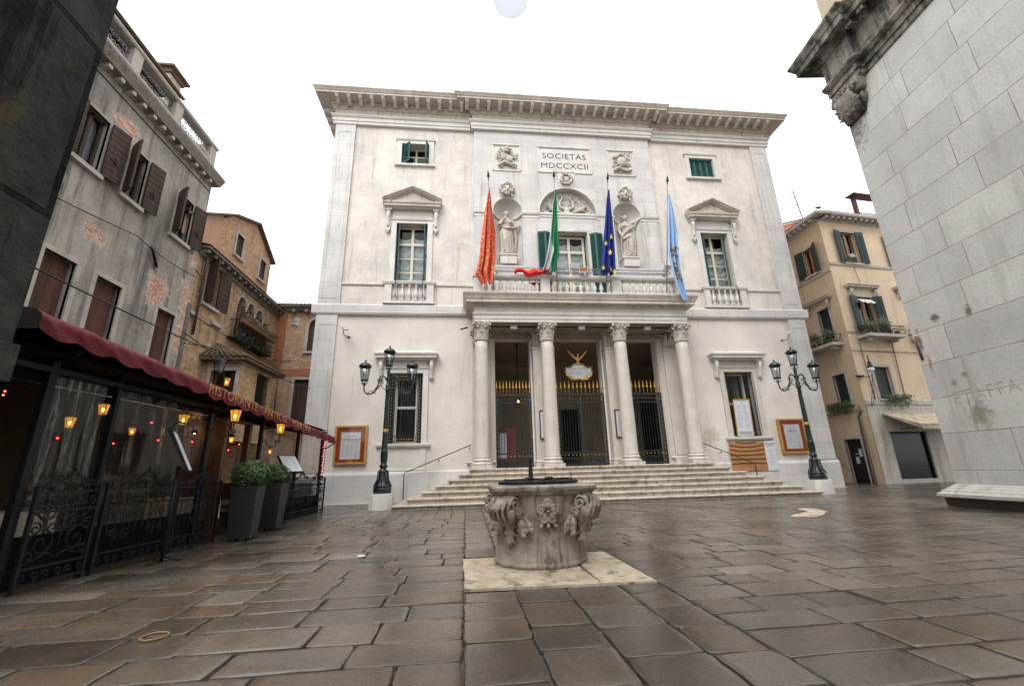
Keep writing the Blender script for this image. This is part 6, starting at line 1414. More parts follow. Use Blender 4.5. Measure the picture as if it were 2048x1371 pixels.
q = MB(); q.mould([(.02, 10.28), (.04, 10.31), (.05, 10.34), (.22, 10.36), (.24, 10.42), (.29, 10.54), (.31, 10.60), (.31, 10.66), (.05, 10.68)], -16, -3.90, 0, .6, 1); CN = q.build('cornice', 'dark_trim', GH)
q = MB(); q.box(-.055, .055, -.19, 0, 10.25, 10.35); o = q.build('bracket', 'old_stone_trim', GH); o.location = (-8.35, 0, 0)
for k in range(12): pcopy(o, (.374*(k+1) if k < 11 else -.374, 0, 0))
q = MB()
for x in (-9.6, -7.86, -6.24, -4.52): q.box(x-.15, x+.15, -.28, -.06, 10.68, 11.34)
q.box(-12, -4.36, -.275, -.065, 10.68, 10.76); q.mould([(.02, 11.30), (.05, 11.34), (.05, 11.40), (.0, 11.42)], -12, -4.38, 0, 1, -.06, -.27); q.box(-4.66, -4.38, -.06, 3, 10.68, 11.34); q.build('roof_balustrade', 'old_stone_trim', GH)
q = MB(); R = random.Random(4)
for a, c in ((-9.42, -8.03), (-7.69, -6.41), (-6.07, -4.69)):
    n = int((c-a)/.115)
    for i in range(n):
        x = a+(c-a)*(i+.5)/n
        q.tube(spiral(x, 10.92, .078, .012, R.uniform(0, 6), 1.3*(1 if i % 2 else -1), 12, -.17), .012, 5); q.tube(spiral(x+.04, 11.14, .078, .012, R.uniform(0, 6), -1.3*(1 if i % 2 else -1), 12, -.17), .012, 5)
    q.box(a, c, -.18, -.16, 10.82, 10.84); q.box(a, c, -.18, -.16, 11.24, 11.26)
q.build('iron_scrollwork', 'grey_metal', GH)
q = MB(); q.add([(-16, -.30, 11.50), (-6.3, -.30, 11.50), (-6.3, 5, 12.3), (-16, 5, 12.3)], [(0, 1, 2, 3)]); q.tube([(-16, -.32, 11.50), (-6.25, -.32, 11.50)], .05, 8); q.add([(-16, -.30, 11.48), (-6.3, -.30, 11.48), (-6.3, 5, 11.48), (-16, 5, 11.48)], [(0, 1, 2, 3)]); q.box(-16, -6.4, 1.2, 1.3, 10.9, 12); q.build('roof', 'old_tile', GH)
q = MB(); q.box(-5.62, -5.10, .7, 1.2, 11.0, 13.10); CH_ = q.build('chimney', 'old_stone_trim', GH); q = MB(); q.box(-5.78, -4.94, .54, 1.36, 13.24, 13.31); q.box(-5.68, -5.04, .64, 1.26, 13.10, 13.24); q.build('chimney_cap', 'old_tile', CH_)
q = MB(); q.tube([(-16, -.02, 10.08), (-3.9, -.02, 10.08)], .015, 6); q.build('pipe', 'lead_pipe', GH)
def trimframe(parent, x0, x1, z0, z1, w_, d, mat, lintel=True, sill=True):
    q = MB(); q.box(x0-w_, x0, -d, 0.05, z0, z1); q.box(x1, x1+w_, -d, 0.05, z0, z1); q.box(x0-w_, x1+w_, -d-.003, .05, z1, z1+w_*.9)
    if sill: q.box(x0-w_-.04, x1+w_+.04, -d-.08, .05, z0-.10, z0)
    q.build('frame', mat, parent)
def window_empty(parent, nm): o = bpy.data.objects.new(nm, None); COL.objects.link(o); o.parent = parent; return o
for i, h in enumerate(up):
    W = window_empty(GH, 'window'); trimframe(W, *h, .05, .02, 'old_stone_trim')
    q = MB(); x0, x1, z0, z1 = h
    q.box(x0, x0+.06, .12, .18, z0, z1); q.box(x1-.06, x1, .12, .18, z0, z1); q.box((x0+x1)/2-.05, (x0+x1)/2+.05, .12, .18, z0, z1); q.box(x0, x1, .12, .18, z1-.07, z1); q.box(x0, x1, .12, .18, z0, z0+.07); q.build('sash', 'shutter_brown', W)
    q = MB(); q.box(x0, x1, .145, .15, z0, z1); q.build('pane', 'pane_glass', W); q = MB(); q.box(x0, x1, .26, .28, z0, z1); q.build('curtain', 'ink_pale', W)
    for s_, xx in ((-1, x0), (1, x1)):
        q = MB(); wv = .42; q.box(0, -s_*wv*-1 if False else (wv if s_ > 0 else -wv), -.045, 0, 0, z1-z0)
        n = 9
        for k in range(n): zz = (z1-z0)*(k+.5)/n; q.box(0, (wv if s_ > 0 else -wv), -.052, -.045, zz-.008, zz+.008)
        q.tube([((.1 if s_ > 0 else -.1), -.055, .5), ((.25 if s_ > 0 else -.25), -.06, .42), ((.2 if s_ > 0 else -.2), -.06, .62)], .012, 5)
        o = q.build('shutter', 'shutter_brown', W); o.location = (xx+s_*.02, -.05, z0); o.rotation_euler = (0, 0, -s_*rad(12 if s_ > 0 else 55) if i != 0 else -s_*rad(15))
for i, h in enumerate(low):
    W = window_empty(GH, 'shuttered_window'); trimframe(W, *h, .11, .04, 'old_stone_trim', True, True); x0, x1, z0, z1 = h
    q = MB(); m_ = (x0+x1)/2
    for a, c in ((x0, m_-.004), (m_+.004, x1)): q.box(a, c, .13, .17, z0, z1)
    for zz in (z0+.35, z0+1.2, z1-.4): q.box(x0, x1, .12, .13, zz-.03, zz+.03)
    q.build('shutter', 'door_redbrown', W)
q = MB(); q.tube([(-5.86, -.06, 7.02), (-5.82, -.10, 6.95), (-5.50, -.06, 6.60)], .035, 6)
tag(q.build('iron_wall_tie', 'iron', GH), None)
q = MB(); q.box(-3.9, -3.75, -.04, .05, 3, 6.2); q.build('corner_pipe', 'lead_pipe', GH)
def cable(pts3, r, lb):
    q = MB(); out = []
    for (a, b_), sag in pts3:
        for i in range(12):
            t = i/12; out.append((a[0]+(b_[0]-a[0])*t, a[1]+(b_[1]-a[1])*t, a[2]+(b_[2]-a[2])*t-sag*4*t*(1-t)))
    out.append(pts3[-1][0][1]); q.tube(out, r, 5); tag(q.build('cable', 'cable_black'), lb, 'cable')
cable([(((-12.9, -16, 6.1), (-12.9, -6.4, 7.02)), .25), (((-12.9, -6.4, 7.02), (-12.9, -3.9, 7.06)), .10)], .012, 'thin black cable clipped high across the grey peeling wall')
cable([(((-11.6, -13.5, 4.6), (-10.2, -1.0, 4.1)), .25)], .014, 'black cable crossing from the near pier above the burgundy awning')
cable([(((-12.95, -3.8, 5.92), (-12.95, 2.1, 5.80)), .05)], .016, 'dark cable stretched across the ochre brick wall under the arched windows')

# ================================================================ ochre brick house with arched windows
BH = thing('brick_house', 'ochre brick house with three arched windows over a flower balcony', 'house', (-13, 0, 0), rad(90))
arw = [(-1.08, -.56, 6.1, 7.38, 'arch'), (-.38, .14, 6.1, 7.38, 'arch'), (.34, .86, 6.1, 7.38, 'arch')]
q = MB(); q.wall(-3.84, 2.35, 0, 8.14, [(-3.18, -2.42, 6.52, 8.0)]+arw, .06, .25); q.build('wall', 'brick_ochre', BH)
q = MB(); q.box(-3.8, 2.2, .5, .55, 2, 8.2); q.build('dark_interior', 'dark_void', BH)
W = window_empty(BH, 'window'); trimframe(W, -3.18, -2.42, 6.52, 8.0, .08, -.02, 'old_stone_trim'); q = MB(); q.box(-3.18, -2.42, .2, .22, 6.5, 8.0); q.build('pane', 'pane_glass', W)
for s_, xx, a in ((-1, -3.16, 70), (1, -2.44, 25)):
    q = MB(); q.box(0, (.40 if s_ > 0 else -.40), -.04, 0, 0, 1.5)
    for k in range(8): q.box(0, (.40 if s_ > 0 else -.40), -.05, -.04, .1+.18*k, .12+.18*k)
    o = q.build('shutter', 'shutter_brown', W); o.location = (xx, .04, 6.50); o.rotation_euler = (0, 0, -s_*rad(a))
for h in arw:
    W = window_empty(BH, 'arched_window'); x0, x1 = h[0], h[1]; m_ = (x0+x1)/2; r = (x1-x0)/2; q = MB()
    q.grid(12, 1, lambda u, v: (m_+(r+.09*v)*cos(PI*u), .03, 7.38+(r+.09*v)*sin(PI*u))); q.grid(12, 1, lambda u, v: (m_+r*cos(PI*u), .03+.2*v, 7.38+r*sin(PI*u)))
    q.grid(12, 1, lambda u, v: (m_+(r+.09)*cos(PI*u), .03+.06*v, 7.38+(r+.09)*sin(PI*u))); q.box(x0-.09, x0, .03, .2, 7.30, 7.40); q.box(x1, x1+.09, .03, .2, 7.30, 7.40); q.tube([(x1+.05, .05, 6.15), (x1+.05, .05, 7.30)], .05, 8); q.build('arch_frame', 'old_stone_trim', W)
    q = MB(); q.box(x0, x1, .22, .24, 6.1, 7.7); q.build('pane', 'pane_glass', W)
    q = MB(); q.box(x0+.02, x0+.25, -.10, -.06, 6.1, 7.2); q.box(x1-.02, x1-.06, -.22, .06, 6.1, 7.15); q.build('shutter', 'shutter_brown', W)
W = window_empty(BH, 'flower_balcony'); q = MB()
for k in range(24): x = -1.45+2.7*k/23; q.tube([(x, -.30, 5.90), (x, -.30, 6.55)], .010, 4)
for z in (5.91, 6.25, 6.55): q.box(-1.45, 1.25, -.31, -.29, z-.012, z+.012)
for x in (-1.45, 1.25):
    for z in (5.91, 6.55): q.box(x-.01, x+.01, -.30, .06, z-.012, z+.012)
    for k in range(3): q.tube([(x, -.30+.12*k, 5.9), (x, -.30+.12*k, 6.55)], .008, 4)
q.box(-1.47, 1.27, -.32, .06, 5.85, 5.90); q.build('railing', 'iron', W)
q = MB(); q.box(-1.5, 1.3, -.46, -.32, 6.44, 6.58); q.build('flower_box', 'terracotta', W)
def fb(R):
    x = R.uniform(-1.6, 1.4); low_ = R.random() < .40
    if low_: z = 6.02+R.gauss(0, .12); y = -.25+R.gauss(0, .06)
    else: z = 6.66+R.gauss(0, .09)+.05*sin(x*7); y = -.40+R.gauss(0, .08)
    return ((x, y, z), (R.gauss(0, .5), -1, .6), .5+.5*(z-6.5))
leaves('foliage', 'leaf_plant', W, 3000, fb, .035, 12)
leaves('blossoms', 'blossom', W, 130, lambda R: ((R.uniform(-1.5, 1.3), -.47+R.gauss(0, .04), 6.76+R.gauss(0, .06)), (0, -1, .3), R.random()*.3), .03, 14, 1.6)
q = MB(); q.mould([(.0, 7.92), (.06, 7.98), (.06, 8.0)], -3.84, 2.3, 0, 0, .06)
for k in range(15): x = -3.7+.40*k; q.box(x-.06, x+.06, -.22, .06, 8.0, 8.12)
q.box(-3.84, 2.3, -.28, .06, 8.12, 8.19); q.build('eaves', 'dark_trim', BH)
q = MB(); q.grid(60, 3, lambda u, v: (-3.9+6.3*u, -.32+2.2*v, 8.20+.45*v+.03*abs(sin(u*PI*30)))); q.build('roof', 'terracotta', BH)
q = MB(); q.tube([(-3.46, 0, 8.2), (-3.46, -.05, 7.9), (-3.44, -.02, 5.35)], .045, 8); q.tube([(-4.3, -.3, 7.1), (-3.5, -.1, 7.12)], .02, 6); q.build('downpipe', 'copper_pipe', BH)
q = MB(); q.box(-2.55, -1.95, -.02, .06, 6.0, 6.13); q.box(-3.8, -3.5, -.02, .06, 5.9, 6.05); q.build('marble_inset', 'old_stone_trim', BH)
# projecting bay with its own tiled roof: its short side faces the camera
DB = 1.10
q = MB(Matrix.Translation((-2.5, 0, 0)) @ Matrix.Rotation(rad(-90), 4, 'Z')); q.wall(-.06, DB, 2.2, 4.85, [(.22, .98, 3.0, 4.42)], 0, .14); q.X = Matrix()
q.wall(-2.5, -.1, 2.2, 4.85, [(-1.32, -.52, 3.2, 4.58)], -DB, .14); q.add([(-.1, -DB, 2.2), (-.1, .06, 2.2), (-.1, .06, 4.85), (-.1, -DB, 4.85)], [(0, 1, 2, 3)]); q.build('projecting_bay', 'brick_ochre', BH)
W = window_empty(BH, 'bay_window'); XB = Matrix.Translation((-2.5, 0, 0)) @ Matrix.Rotation(rad(-90), 4, 'Z')
q = MB(XB); q.box(.12, .22, -.03, .05, 2.9, 4.42); q.box(.98, 1.08, -.03, .05, 2.9, 4.42); q.box(.12, 1.08, -.033, .05, 4.42, 4.52); q.build('frame', 'old_stone_trim', W)
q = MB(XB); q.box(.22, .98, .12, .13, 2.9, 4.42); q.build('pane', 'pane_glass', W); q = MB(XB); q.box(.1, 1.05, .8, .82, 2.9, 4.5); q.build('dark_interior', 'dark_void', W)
q = MB(XB)
for k in range(3): x = .35+.25*k; q.box(x-.012, x+.012, .08, .11, 2.9, 4.42)
for z in (3.4, 3.9): q.box(.22, .98, .08, .11, z-.012, z+.012)
q.build('glazing_bars', 'wood_dark', W)
W = window_empty(BH, 'grated_window'); q = MB(); q.box(-1.32, -.52, -DB+.10, -DB+.12, 3.2, 4.58); q.build('pane', 'dark_void', W); q = MB()
for k in range(8): x = -1.32+.8*k/7; q.tube([(x, -DB-.03, 3.2), (x, -DB-.03, 4.58)], .010, 4)
for k in range(10): z = 3.2+1.38*k/9; q.tube([(-1.32, -DB-.03, z), (-.52, -DB-.03, z)], .010, 4)
q.build('grate', 'iron', W)
q = MB(); P0 = [(-2.78, .06, 4.80), (-2.78, -DB-.28, 4.80), (.25, -DB-.28, 4.80), (.25, .06, 4.80)]; T1, T2 = (-2.0, .06, 5.42), (-.4, .06, 5.42)
q.add([P0[1], P0[2], T2, T1], [(0, 1, 2, 3)]); q.add([P0[0], P0[1], T1], [(0, 1, 2)]); q.add([P0[2], P0[3], T2], [(0, 1, 2)])
for k in range(22): t = k/21; q.tube([(-2.78+3.03*t, -DB-.31, 4.83), (-2.0+1.6*t, .05, 5.45)], .05, 5)
for k in range(9): t = k/8; q.tube([(-2.81, .06-(DB+.34)*t, 4.83), (-2.0, .04, 5.45)], .05, 5)
q.prism(P0, (0, 0, -.07)); q.build('bay_roof', 'old_tile', BH)
# tall gabled house behind
GB = thing('gabled_house', 'brick gable end with two stone-framed windows above the ochre brick house', 'house', (-13, 0, 0), rad(90))
q = MB(); y = .12; gw = [(-1.78, -1.30, 8.98, 9.85), (.12, .62, 8.90, 9.78)]
pts = [(-2.75, 8.3), (1.22, 8.3), (1.22, 8.6), (.98, 10.35), (-.50, 11.18), (-2.28, 10.52), (-2.75, 10.40)]
q.wall(-2.75, 1.08, 8.2, 9.86, gw, y, .15); q.add([(x, y, z) for x, z in ((-2.75, 9.86), (1.08, 9.86), (1.0, 10.08), (-.50, 10.95), (-2.20, 10.28))], [(0, 1, 2, 3, 4)])
q.add([(1.08, y, 8.2), (1.08, y+5, 8.2), (1.08, y+5, 10.0), (1.08, y, 10.0)], [(0, 1, 2, 3)]); q.build('gable_wall', 'brick_red', GB)
q = MB(); q.add([(-2.75, y-.003, 8.2), (-4.6, y-.003, 8.2), (-4.6, y-.003, 8.82), (-2.75, y-.003, 9.95)], [(0, 1, 2, 3)]); q.build('peach_wall', 'peach', GB)
q = MB()
for a, c in (((-4.7, 8.86), (-2.20, 10.38)), ((-2.20, 10.38), (-.50, 11.05)), ((-.50, 11.05), (1.18, 10.08)), ): q.add([(a[0], y-.16, a[1]), (c[0], y-.16, c[1]), (c[0], y+5, c[1]), (a[0], y+5, a[1]), (a[0], y-.16, a[1]-.08), (c[0], y-.16, c[1]-.08), (c[0], y+5, c[1]-.08), (a[0], y+5, a[1]-.08)], [(0, 1, 2, 3), (4, 5, 1, 0), (7, 6, 5, 4)])
q.build('roof', 'old_tile', GB)
for h in gw:
    W = window_empty(GB, 'window'); q = MB(); x0, x1, z0, z1 = h
    q.box(x0-.08, x0, y-.05, y+.05, z0, z1); q.box(x1, x1+.08, y-.05, y+.05, z0, z1); q.box(x0-.08, x1+.08, y-.053, y+.05, z1, z1+.08); q.box(x0-.12, x1+.12, y-.10, y+.05, z0-.08, z0); q.build('frame', 'old_stone_trim', W); q = MB(); q.box(x0, x1, y+.06, y+.10, z0, z1); q.build('shutter', 'shutter_brown', W)
# red brick house closing the alley
TB = thing('alley_house', 'brick house with a carved relief, closing the alley behind the theatre corner', 'house', (0, 2.2, 0), 0)
q = MB(); q.wall(-13.3, -10.4, 0, 8.35, [(-11.62, -11.0, 6.35, 7.55, 'arch'), (-11.98, -11.1, 3.0, 5.08)], 0, .2); q.build('wall', 'brick_red', TB)
q = MB(); q.box(-12.95, -12.62, -.06, 0, 5.6, 8.3); q.box(-13.0, -10.4, -.02, 0, 5.25, 5.55); q.build('brick_course', 'brick_band', TB)
q = MB(); q.grid(12, 1, lambda u, v: (-11.31+(.31+.10*v)*cos(PI*u), -.04, 7.55+(.31+.10*v)*sin(PI*u))); q.box(-11.74, -11.62, -.05, .05, 6.35, 7.56); q.box(-11.78, -10.9, -.10, .05, 6.25, 6.35); q.box(-12.08, -11.98, -.03, .05, 3, 5.08); q.box(-12.08, -11.0, -.033, .05, 5.08, 5.18); q.build('frame', 'old_stone_trim', TB)
q = MB(); q.box(-11.62, -11.0, .12, .14, 6.3, 7.9); q.box(-11.98, -11.1, .10, .14, 3, 5.08); q.build('shutter', 'shutter_brown', TB)
q = MB(); q.lathe([(.001, -.035), (.20, -.035), (.22, 0), (.20, .02)], 0, 0, 0, 16); 
q = MB(); q.ball((-12.24, -.0, 7.7), (.20, .05, .30), 14, 8); q.ball((-12.24, -.05, 7.78), (.08, .05, .10)); q.tube([(-12.34, -.05, 7.55), (-12.24, -.08, 7.62), (-12.14, -.05, 7.52)], .04, 6); remesh(q.build('relief', 'carved_stone', TB), .02)
q = MB(); q.mould([(.0, 8.15), (.15, 8.22), (.2, 8.30), (.35, 8.34), (.35, 8.40)], -13.2, -10.4, 0, 0, 0)
for k in range(5): q.box(-12.9+.55*k, -12.76+.55*k, -.28, 0, 8.12, 8.26)
q.build('eaves', 'dark_trim', TB); q = MB(); q.grid(50, 3, lambda u, v: (-13.3+2.9*u, -.42+2.6*v, 8.42+.62*v+.035*abs(sin(u*PI*16)))); q.build('roof', 'terracotta', TB)
q = MB(); q.tube([(-12.66, -.05, 5.9), (-12.66, -.05, 3.0)], .03, 6); q.tube([(-13, -.05, 5.95), (-12.66, -.05, 5.9), (-12.2, -.05, 5.9)], .02, 6); q.build('downpipe', 'lead_pipe', TB)
# street lantern on the brick wall
T = thing('wall_lantern', 'black glass street lantern hanging from a bracket above the awning', 'lantern', (-12.1, -3.35, 4.35)); q = MB()
q.lathe([(.02, .30), (.05, .26), (.10, .22), (.20, .15), (.21, .13)][::-1], 0, 0, 0, 6, False); q.lathe([(.10, -.22), (.11, -.20)], 0, 0, 0, 6, False)
for k in range(6): a = k*PI/3; q.tube([(.19*cos(a), .19*sin(a), .14), (.10*cos(a), .10*sin(a), -.21)], .010, 4)
q.tube([(0, 0, .28), (0, 0, .42), (-.1, -.05, .50), (-.5, -.25, .62), (-.9, -.5, .95)], .016, 6); q.tube([(-.3, -.15, .56), (-.85, -.45, .62)], .012, 5); q.build('frame', 'iron', T); q = MB(); q.lathe([(.098, -.20), (.186, .135)], 0, 0, 0, 6, False); q.build('glass', 'lamp_glass', T)
T = thing('amber_lantern', 'lit amber lantern behind the bay window of the ochre brick house', 'lantern', (-12.45, -2.15, 4.12)); a, g_, b_ = MB(), MB(), MB(); coach(a, g_, b_, 0, 0, 0, 1.0); a.build('lantern_frame', 'iron', T); g_.build('amber_glass', 'amber_glass', T); b_.build('bulb', 'bulb', T)
# ================================================================ white stone church on the right
CHU = thing('church', 'tall pale stone church wall with a dark weathered cornice, close on the right', 'church', (6.75, -7.35, 0), rad(-95.6))
q = MB(); q.add([(.26, 0, .45), (14, 0, .45), (14, 0, 11.6), (.26, 0, 11.6)], [(0, 1, 2, 3)]); q.add([(.26, 0, .45), (.26, 12, .45), (.26, 12, 11.6), (.26, 0, 11.6)], [(0, 1, 2, 3)]); q.build('wall', 'church_stone', CHU)
q = MB(); q.mould([(.17, 0), (.18, .05), (.20, .22)], .26, 14, 1, 0, 12); q.build('damp_course', 'black_damp', CHU)
q = MB(); q.mould([(.26, .22), (.28, .24), (.28, .30), (.25, .32), (.22, .34), (.20, .38), (.15, .40), (.12, .44), (.08, .46), (.06, .49), (.0, .51)], .26, 14, 1, 0, 12); q.build('base_moulding', 'church_base', CHU)
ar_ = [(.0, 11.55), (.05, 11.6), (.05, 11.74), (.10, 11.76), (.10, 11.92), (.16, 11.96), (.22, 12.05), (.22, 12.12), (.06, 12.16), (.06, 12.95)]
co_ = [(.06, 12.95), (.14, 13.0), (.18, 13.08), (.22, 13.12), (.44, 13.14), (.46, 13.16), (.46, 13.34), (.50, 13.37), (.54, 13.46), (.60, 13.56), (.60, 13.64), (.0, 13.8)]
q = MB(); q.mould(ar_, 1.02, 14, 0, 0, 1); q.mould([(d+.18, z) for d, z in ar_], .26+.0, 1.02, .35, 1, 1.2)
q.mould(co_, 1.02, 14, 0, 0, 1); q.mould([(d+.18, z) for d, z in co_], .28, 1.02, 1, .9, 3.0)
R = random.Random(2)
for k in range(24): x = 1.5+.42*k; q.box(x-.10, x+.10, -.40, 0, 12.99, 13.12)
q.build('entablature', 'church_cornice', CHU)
q = MB(); q.mould([(.0, 10.60), (.06, 10.75), (.16, 10.95), (.17, 11.1), (.10, 11.15), (.2, 11.25), (.24, 11.42), (.26, 11.52), (.26, 11.6)], .30, .92, .5, 1, 1)
for k in range(9):
    x = .32+.07*k; q.tube([(x, -.04, 10.6), (x+R.uniform(-.02, .02), -.20, 10.95), (x, -.26, 11.2), (x+R.uniform(-.03, .03), -.32, 11.38), (x, -.26, 11.34)], [.05, .07, .06, .05, .03], 6)
for k in range(60):
    x, z = R.uniform(.25, .98), R.uniform(10.7, 11.5); d_ = .18+.10*(z-10.7)/.8; q.tube([(x, -d_+.02, z), (x+R.uniform(-.06, .06), -d_-.05, z+R.uniform(.02, .09)), (x+R.uniform(-.10, .10), -d_+.01, z+R.uniform(.05, .16))], [.02, .045, .015], 5)
for s_, xx in ((-1, .30), (1, .94)): q.tube(spiral(xx, 11.4, .12, .02, 0, 1.5*s_, 12, -.28), .05, 6)
q.build('corner_capital', 'church_cornice', CHU)
q = MB(); q.box(.30, 14, .10, 11, 13.6, 24); q.build('upper_wall', 'church_upper', CHU)
q = MB()
q.tube([(.36, -.02, 4.06), (.36, -.05, 3.9), (.36, -.02, 3.45)], .03, 6); q.build('iron_cramp', 'copper_pipe', CHU)
g = text('ETAFFA', .42, 'graffiti', CHU, (.80, -.004, 2.30), align='LEFT', sx=.95, bold=-.008, ext=.0015, name='graffiti'); g.location = (.78, -.004, 2.28); g.rotation_euler = (PI/2, rad(-3), 0)

# ================================================================ yellow corner house
YH = thing('yellow_house', 'ochre yellow corner house with dark green shutters and a white ground floor', 'house', (13.45, .83, 0), 0)
XR = Matrix.Rotation(rad(6), 4, 'Z'); XL = Matrix.Rotation(rad(-90), 4, 'Z')
def yb(nm, mat, X, fn, parent=YH): q = MB(X); fn(q); return q.build(nm, mat, parent)
RW = [(1.05, 2.0, 10.70, 12.45), (.98, 2.02, 7.05, 8.85), (.95, 1.88, 3.78, 5.30), (4.2, 5.2, 10.7, 12.45), (4.2, 5.2, 7.05, 8.85)]
LW = [(-1.40, -.74, 10.47, 11.94), (-1.39, -.68, 6.85, 8.50), (-1.39, -.68, 3.70, 5.12), (-1.57, -.68, .03, 2.06), (-3.1, -2.28, .03, 2.1)]
yb('right_wall', 'yellow_render', XR, lambda q: q.wall(0, 9, 3.58, 13.0, RW, 0, .28))
yb('ground_floor', 'rustic_white', XR, lambda q: q.wall(0.0, 9, 0, 3.56, [(.92, 3.0, .24, 2.30)], -.02, .3))
yb('left_wall', 'yellow_render_shaded', XL, lambda q: q.wall(-9, 0, 0, 13.0, LW, 0, .25))
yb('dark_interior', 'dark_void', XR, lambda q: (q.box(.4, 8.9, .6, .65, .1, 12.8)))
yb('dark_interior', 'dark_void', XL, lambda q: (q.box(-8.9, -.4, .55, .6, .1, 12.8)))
yb('stone_course', 'old_stone_trim', XR, lambda q: (q.mould([(.02, 10.50), (.05, 10.52), (.06, 10.64), (.02, 10.66)], 0, 9, 0, 0, .001), q.mould([(.01, 6.96), (.03, 6.97), (.03, 7.03), (.01, 7.04)], 0, 9, 0, 0, .001), q.mould([(.03, 3.50), (.06, 3.52), (.06, 3.70), (.02, 3.74)], 0, 9, 0, 0, .02)))
yb('stone_course', 'old_stone_trim', XL, lambda q: (q.mould([(.02, 10.18), (.05, 10.20), (.06, 10.30), (.02, 10.32)], -9, -.0, 0, 0, .001)))
def eav(q, a, c):
    q.mould([(.02, 13.0), (.10, 13.06), (.12, 13.10)], a, c, 0, 0, .001); q.mould([(.42, 13.16), (.46, 13.22), (.46, 13.34), (.3, 13.40)], a, c, 0, 1 if a < 0 else 0, .4)
    n = int((c-a)/.36)
    for k in range(n): x = a+(c-a)*(k+.5)/n; q.box(x-.075, x+.075, -.36, 0, 13.04, 13.16)
yb('eaves', 'old_stone_trim', XR, lambda q: eav(q, 0, 9)); yb('eaves', 'old_stone_trim', XL, lambda q: eav(q, -9, 0))
q = MB(); q.add([(.1, -.40, 13.40), (8.9, .52, 13.40), (8.9, 9, 13.6), (-.40, 9, 13.6), (-.4, .0, 13.40)], [(0, 1, 2, 3, 4)]); q.build('roof', 'terracotta', YH)
def ywin(X, h, nm, sh, fr=True, orange=True, lx=.42, la=10, ra=10, fmat='old_stone_trim'):
    W = window_empty(YH, nm); x0, x1, z0, z1 = h
    q = MB(X); w_ = .12; q.box(x0-w_, x0, -.03, .05, z0, z1); q.box(x1, x1+w_, -.03, .05, z0, z1); q.box(x0-w_, x1+w_, -.033, .05, z1, z1+w_); q.box(x0-w_-.03, x1+w_+.03, -.10, .05, z0-.10, z0); q.build('frame', fmat, W)
    if orange:
        q = MB(X); m_ = (x0+x1)/2; q.box(x0, x0+.07, .12, .18, z0, z1); q.box(x1-.07, x1, .12, .18, z0, z1); q.box(m_-.07, m_+.05, .11, .18, z0, z1); q.box(x0, x1, .12, .18, z1-.07, z1); q.build('sash', 'orange_wood', W)
        q = MB(X); q.box(x0, x1, .145, .15, z0, z1); q.build('pane', 'pane_glass', W)
    if sh == 'open':
        for s_, xx, a in ((-1, x0, la), (1, x1, ra)):
            q = MB(); q.box(0, s_*lx, -.045, 0, 0, z1-z0+.06)
            for k in range(2): q.box(s_*(.05+lx/2*k), s_*(lx/2*(k+1)-.05), -.055, -.045, .08, (z1-z0)-.05)
            for k in range(16): q.box(s_*.06, s_*(lx-.06), -.062, -.05, .1+(z1-z0-.2)*k/16, .13+(z1-z0-.2)*k/16)
            o = q.build('shutter', 'shutter_dark', W); p = X @ Vector((xx+s_*.01, -.045, z0-.03)); o.location = p; o.rotation_euler = (0, 0, X.to_euler().z-s_*rad(a))
    elif sh == 'closed':
        q = MB(X); m_ = (x0+x1)/2
        for xa, xb in ((x0, m_-.005), (m_+.005, x1)):
            q = MB(X); q.box(xa, xb, .14, .18, z0, z1)
            for k in range(26): zz = z0+.06+(z1-z0-.12)*k/26; q.box(xa+.04, xb-.04, .128, .1405, zz, zz+.03)
            q.build('shutter', 'shutter_dark', W)
    return W
W = ywin(XR, RW[0], 'window', 'open'); leaves('potted_flowers', 'leaf_plant', W, 260, lambda R: (tuple(XR @ Vector((1.35+R.gauss(0, .16), -.12+R.gauss(0, .06), 10.88+R.gauss(0, .09)))), (0, -1, .4), R.random()), .04, 3)
q = MB(XR); R = random.Random(1)
for k in range(26): q.ball((1.33+R.gauss(0, .11), -.18, 11.02+R.gauss(0, .05)), .035, 6, 4)
q.build('white_blossoms', 'paper', W)
W = ywin(XR, RW[1], 'balcony_window', 'open', ra=20)
def hood(q, x0, x1, z): 
    q.mould([(.04, z-.10), (.10, z-.06), (.20, z-.03), (.20, z+.04), (.24, z+.08), (.02, z+.12)], x0, x1, .3, .3, 0)
    for x in (x0+.14, x1-.14): q.tube([(x, -.03, z-.10), (x, -.16, z-.22), (x, -.12, z-.42), (x, -.05, z-.60)], [.06, .08, .05, .03], 6)
yb('hood', 'old_stone_trim', XR, lambda q: hood(q, .62, 2.42, 9.36), W)
q = MB(XR); q.grid(12, 5, lambda u, v: (1.06+.85*u, -.05-.28*v, 8.72-.30*v+.03*sin(u*16)*v)); q.build('white_blind', 'cloth_white', W)
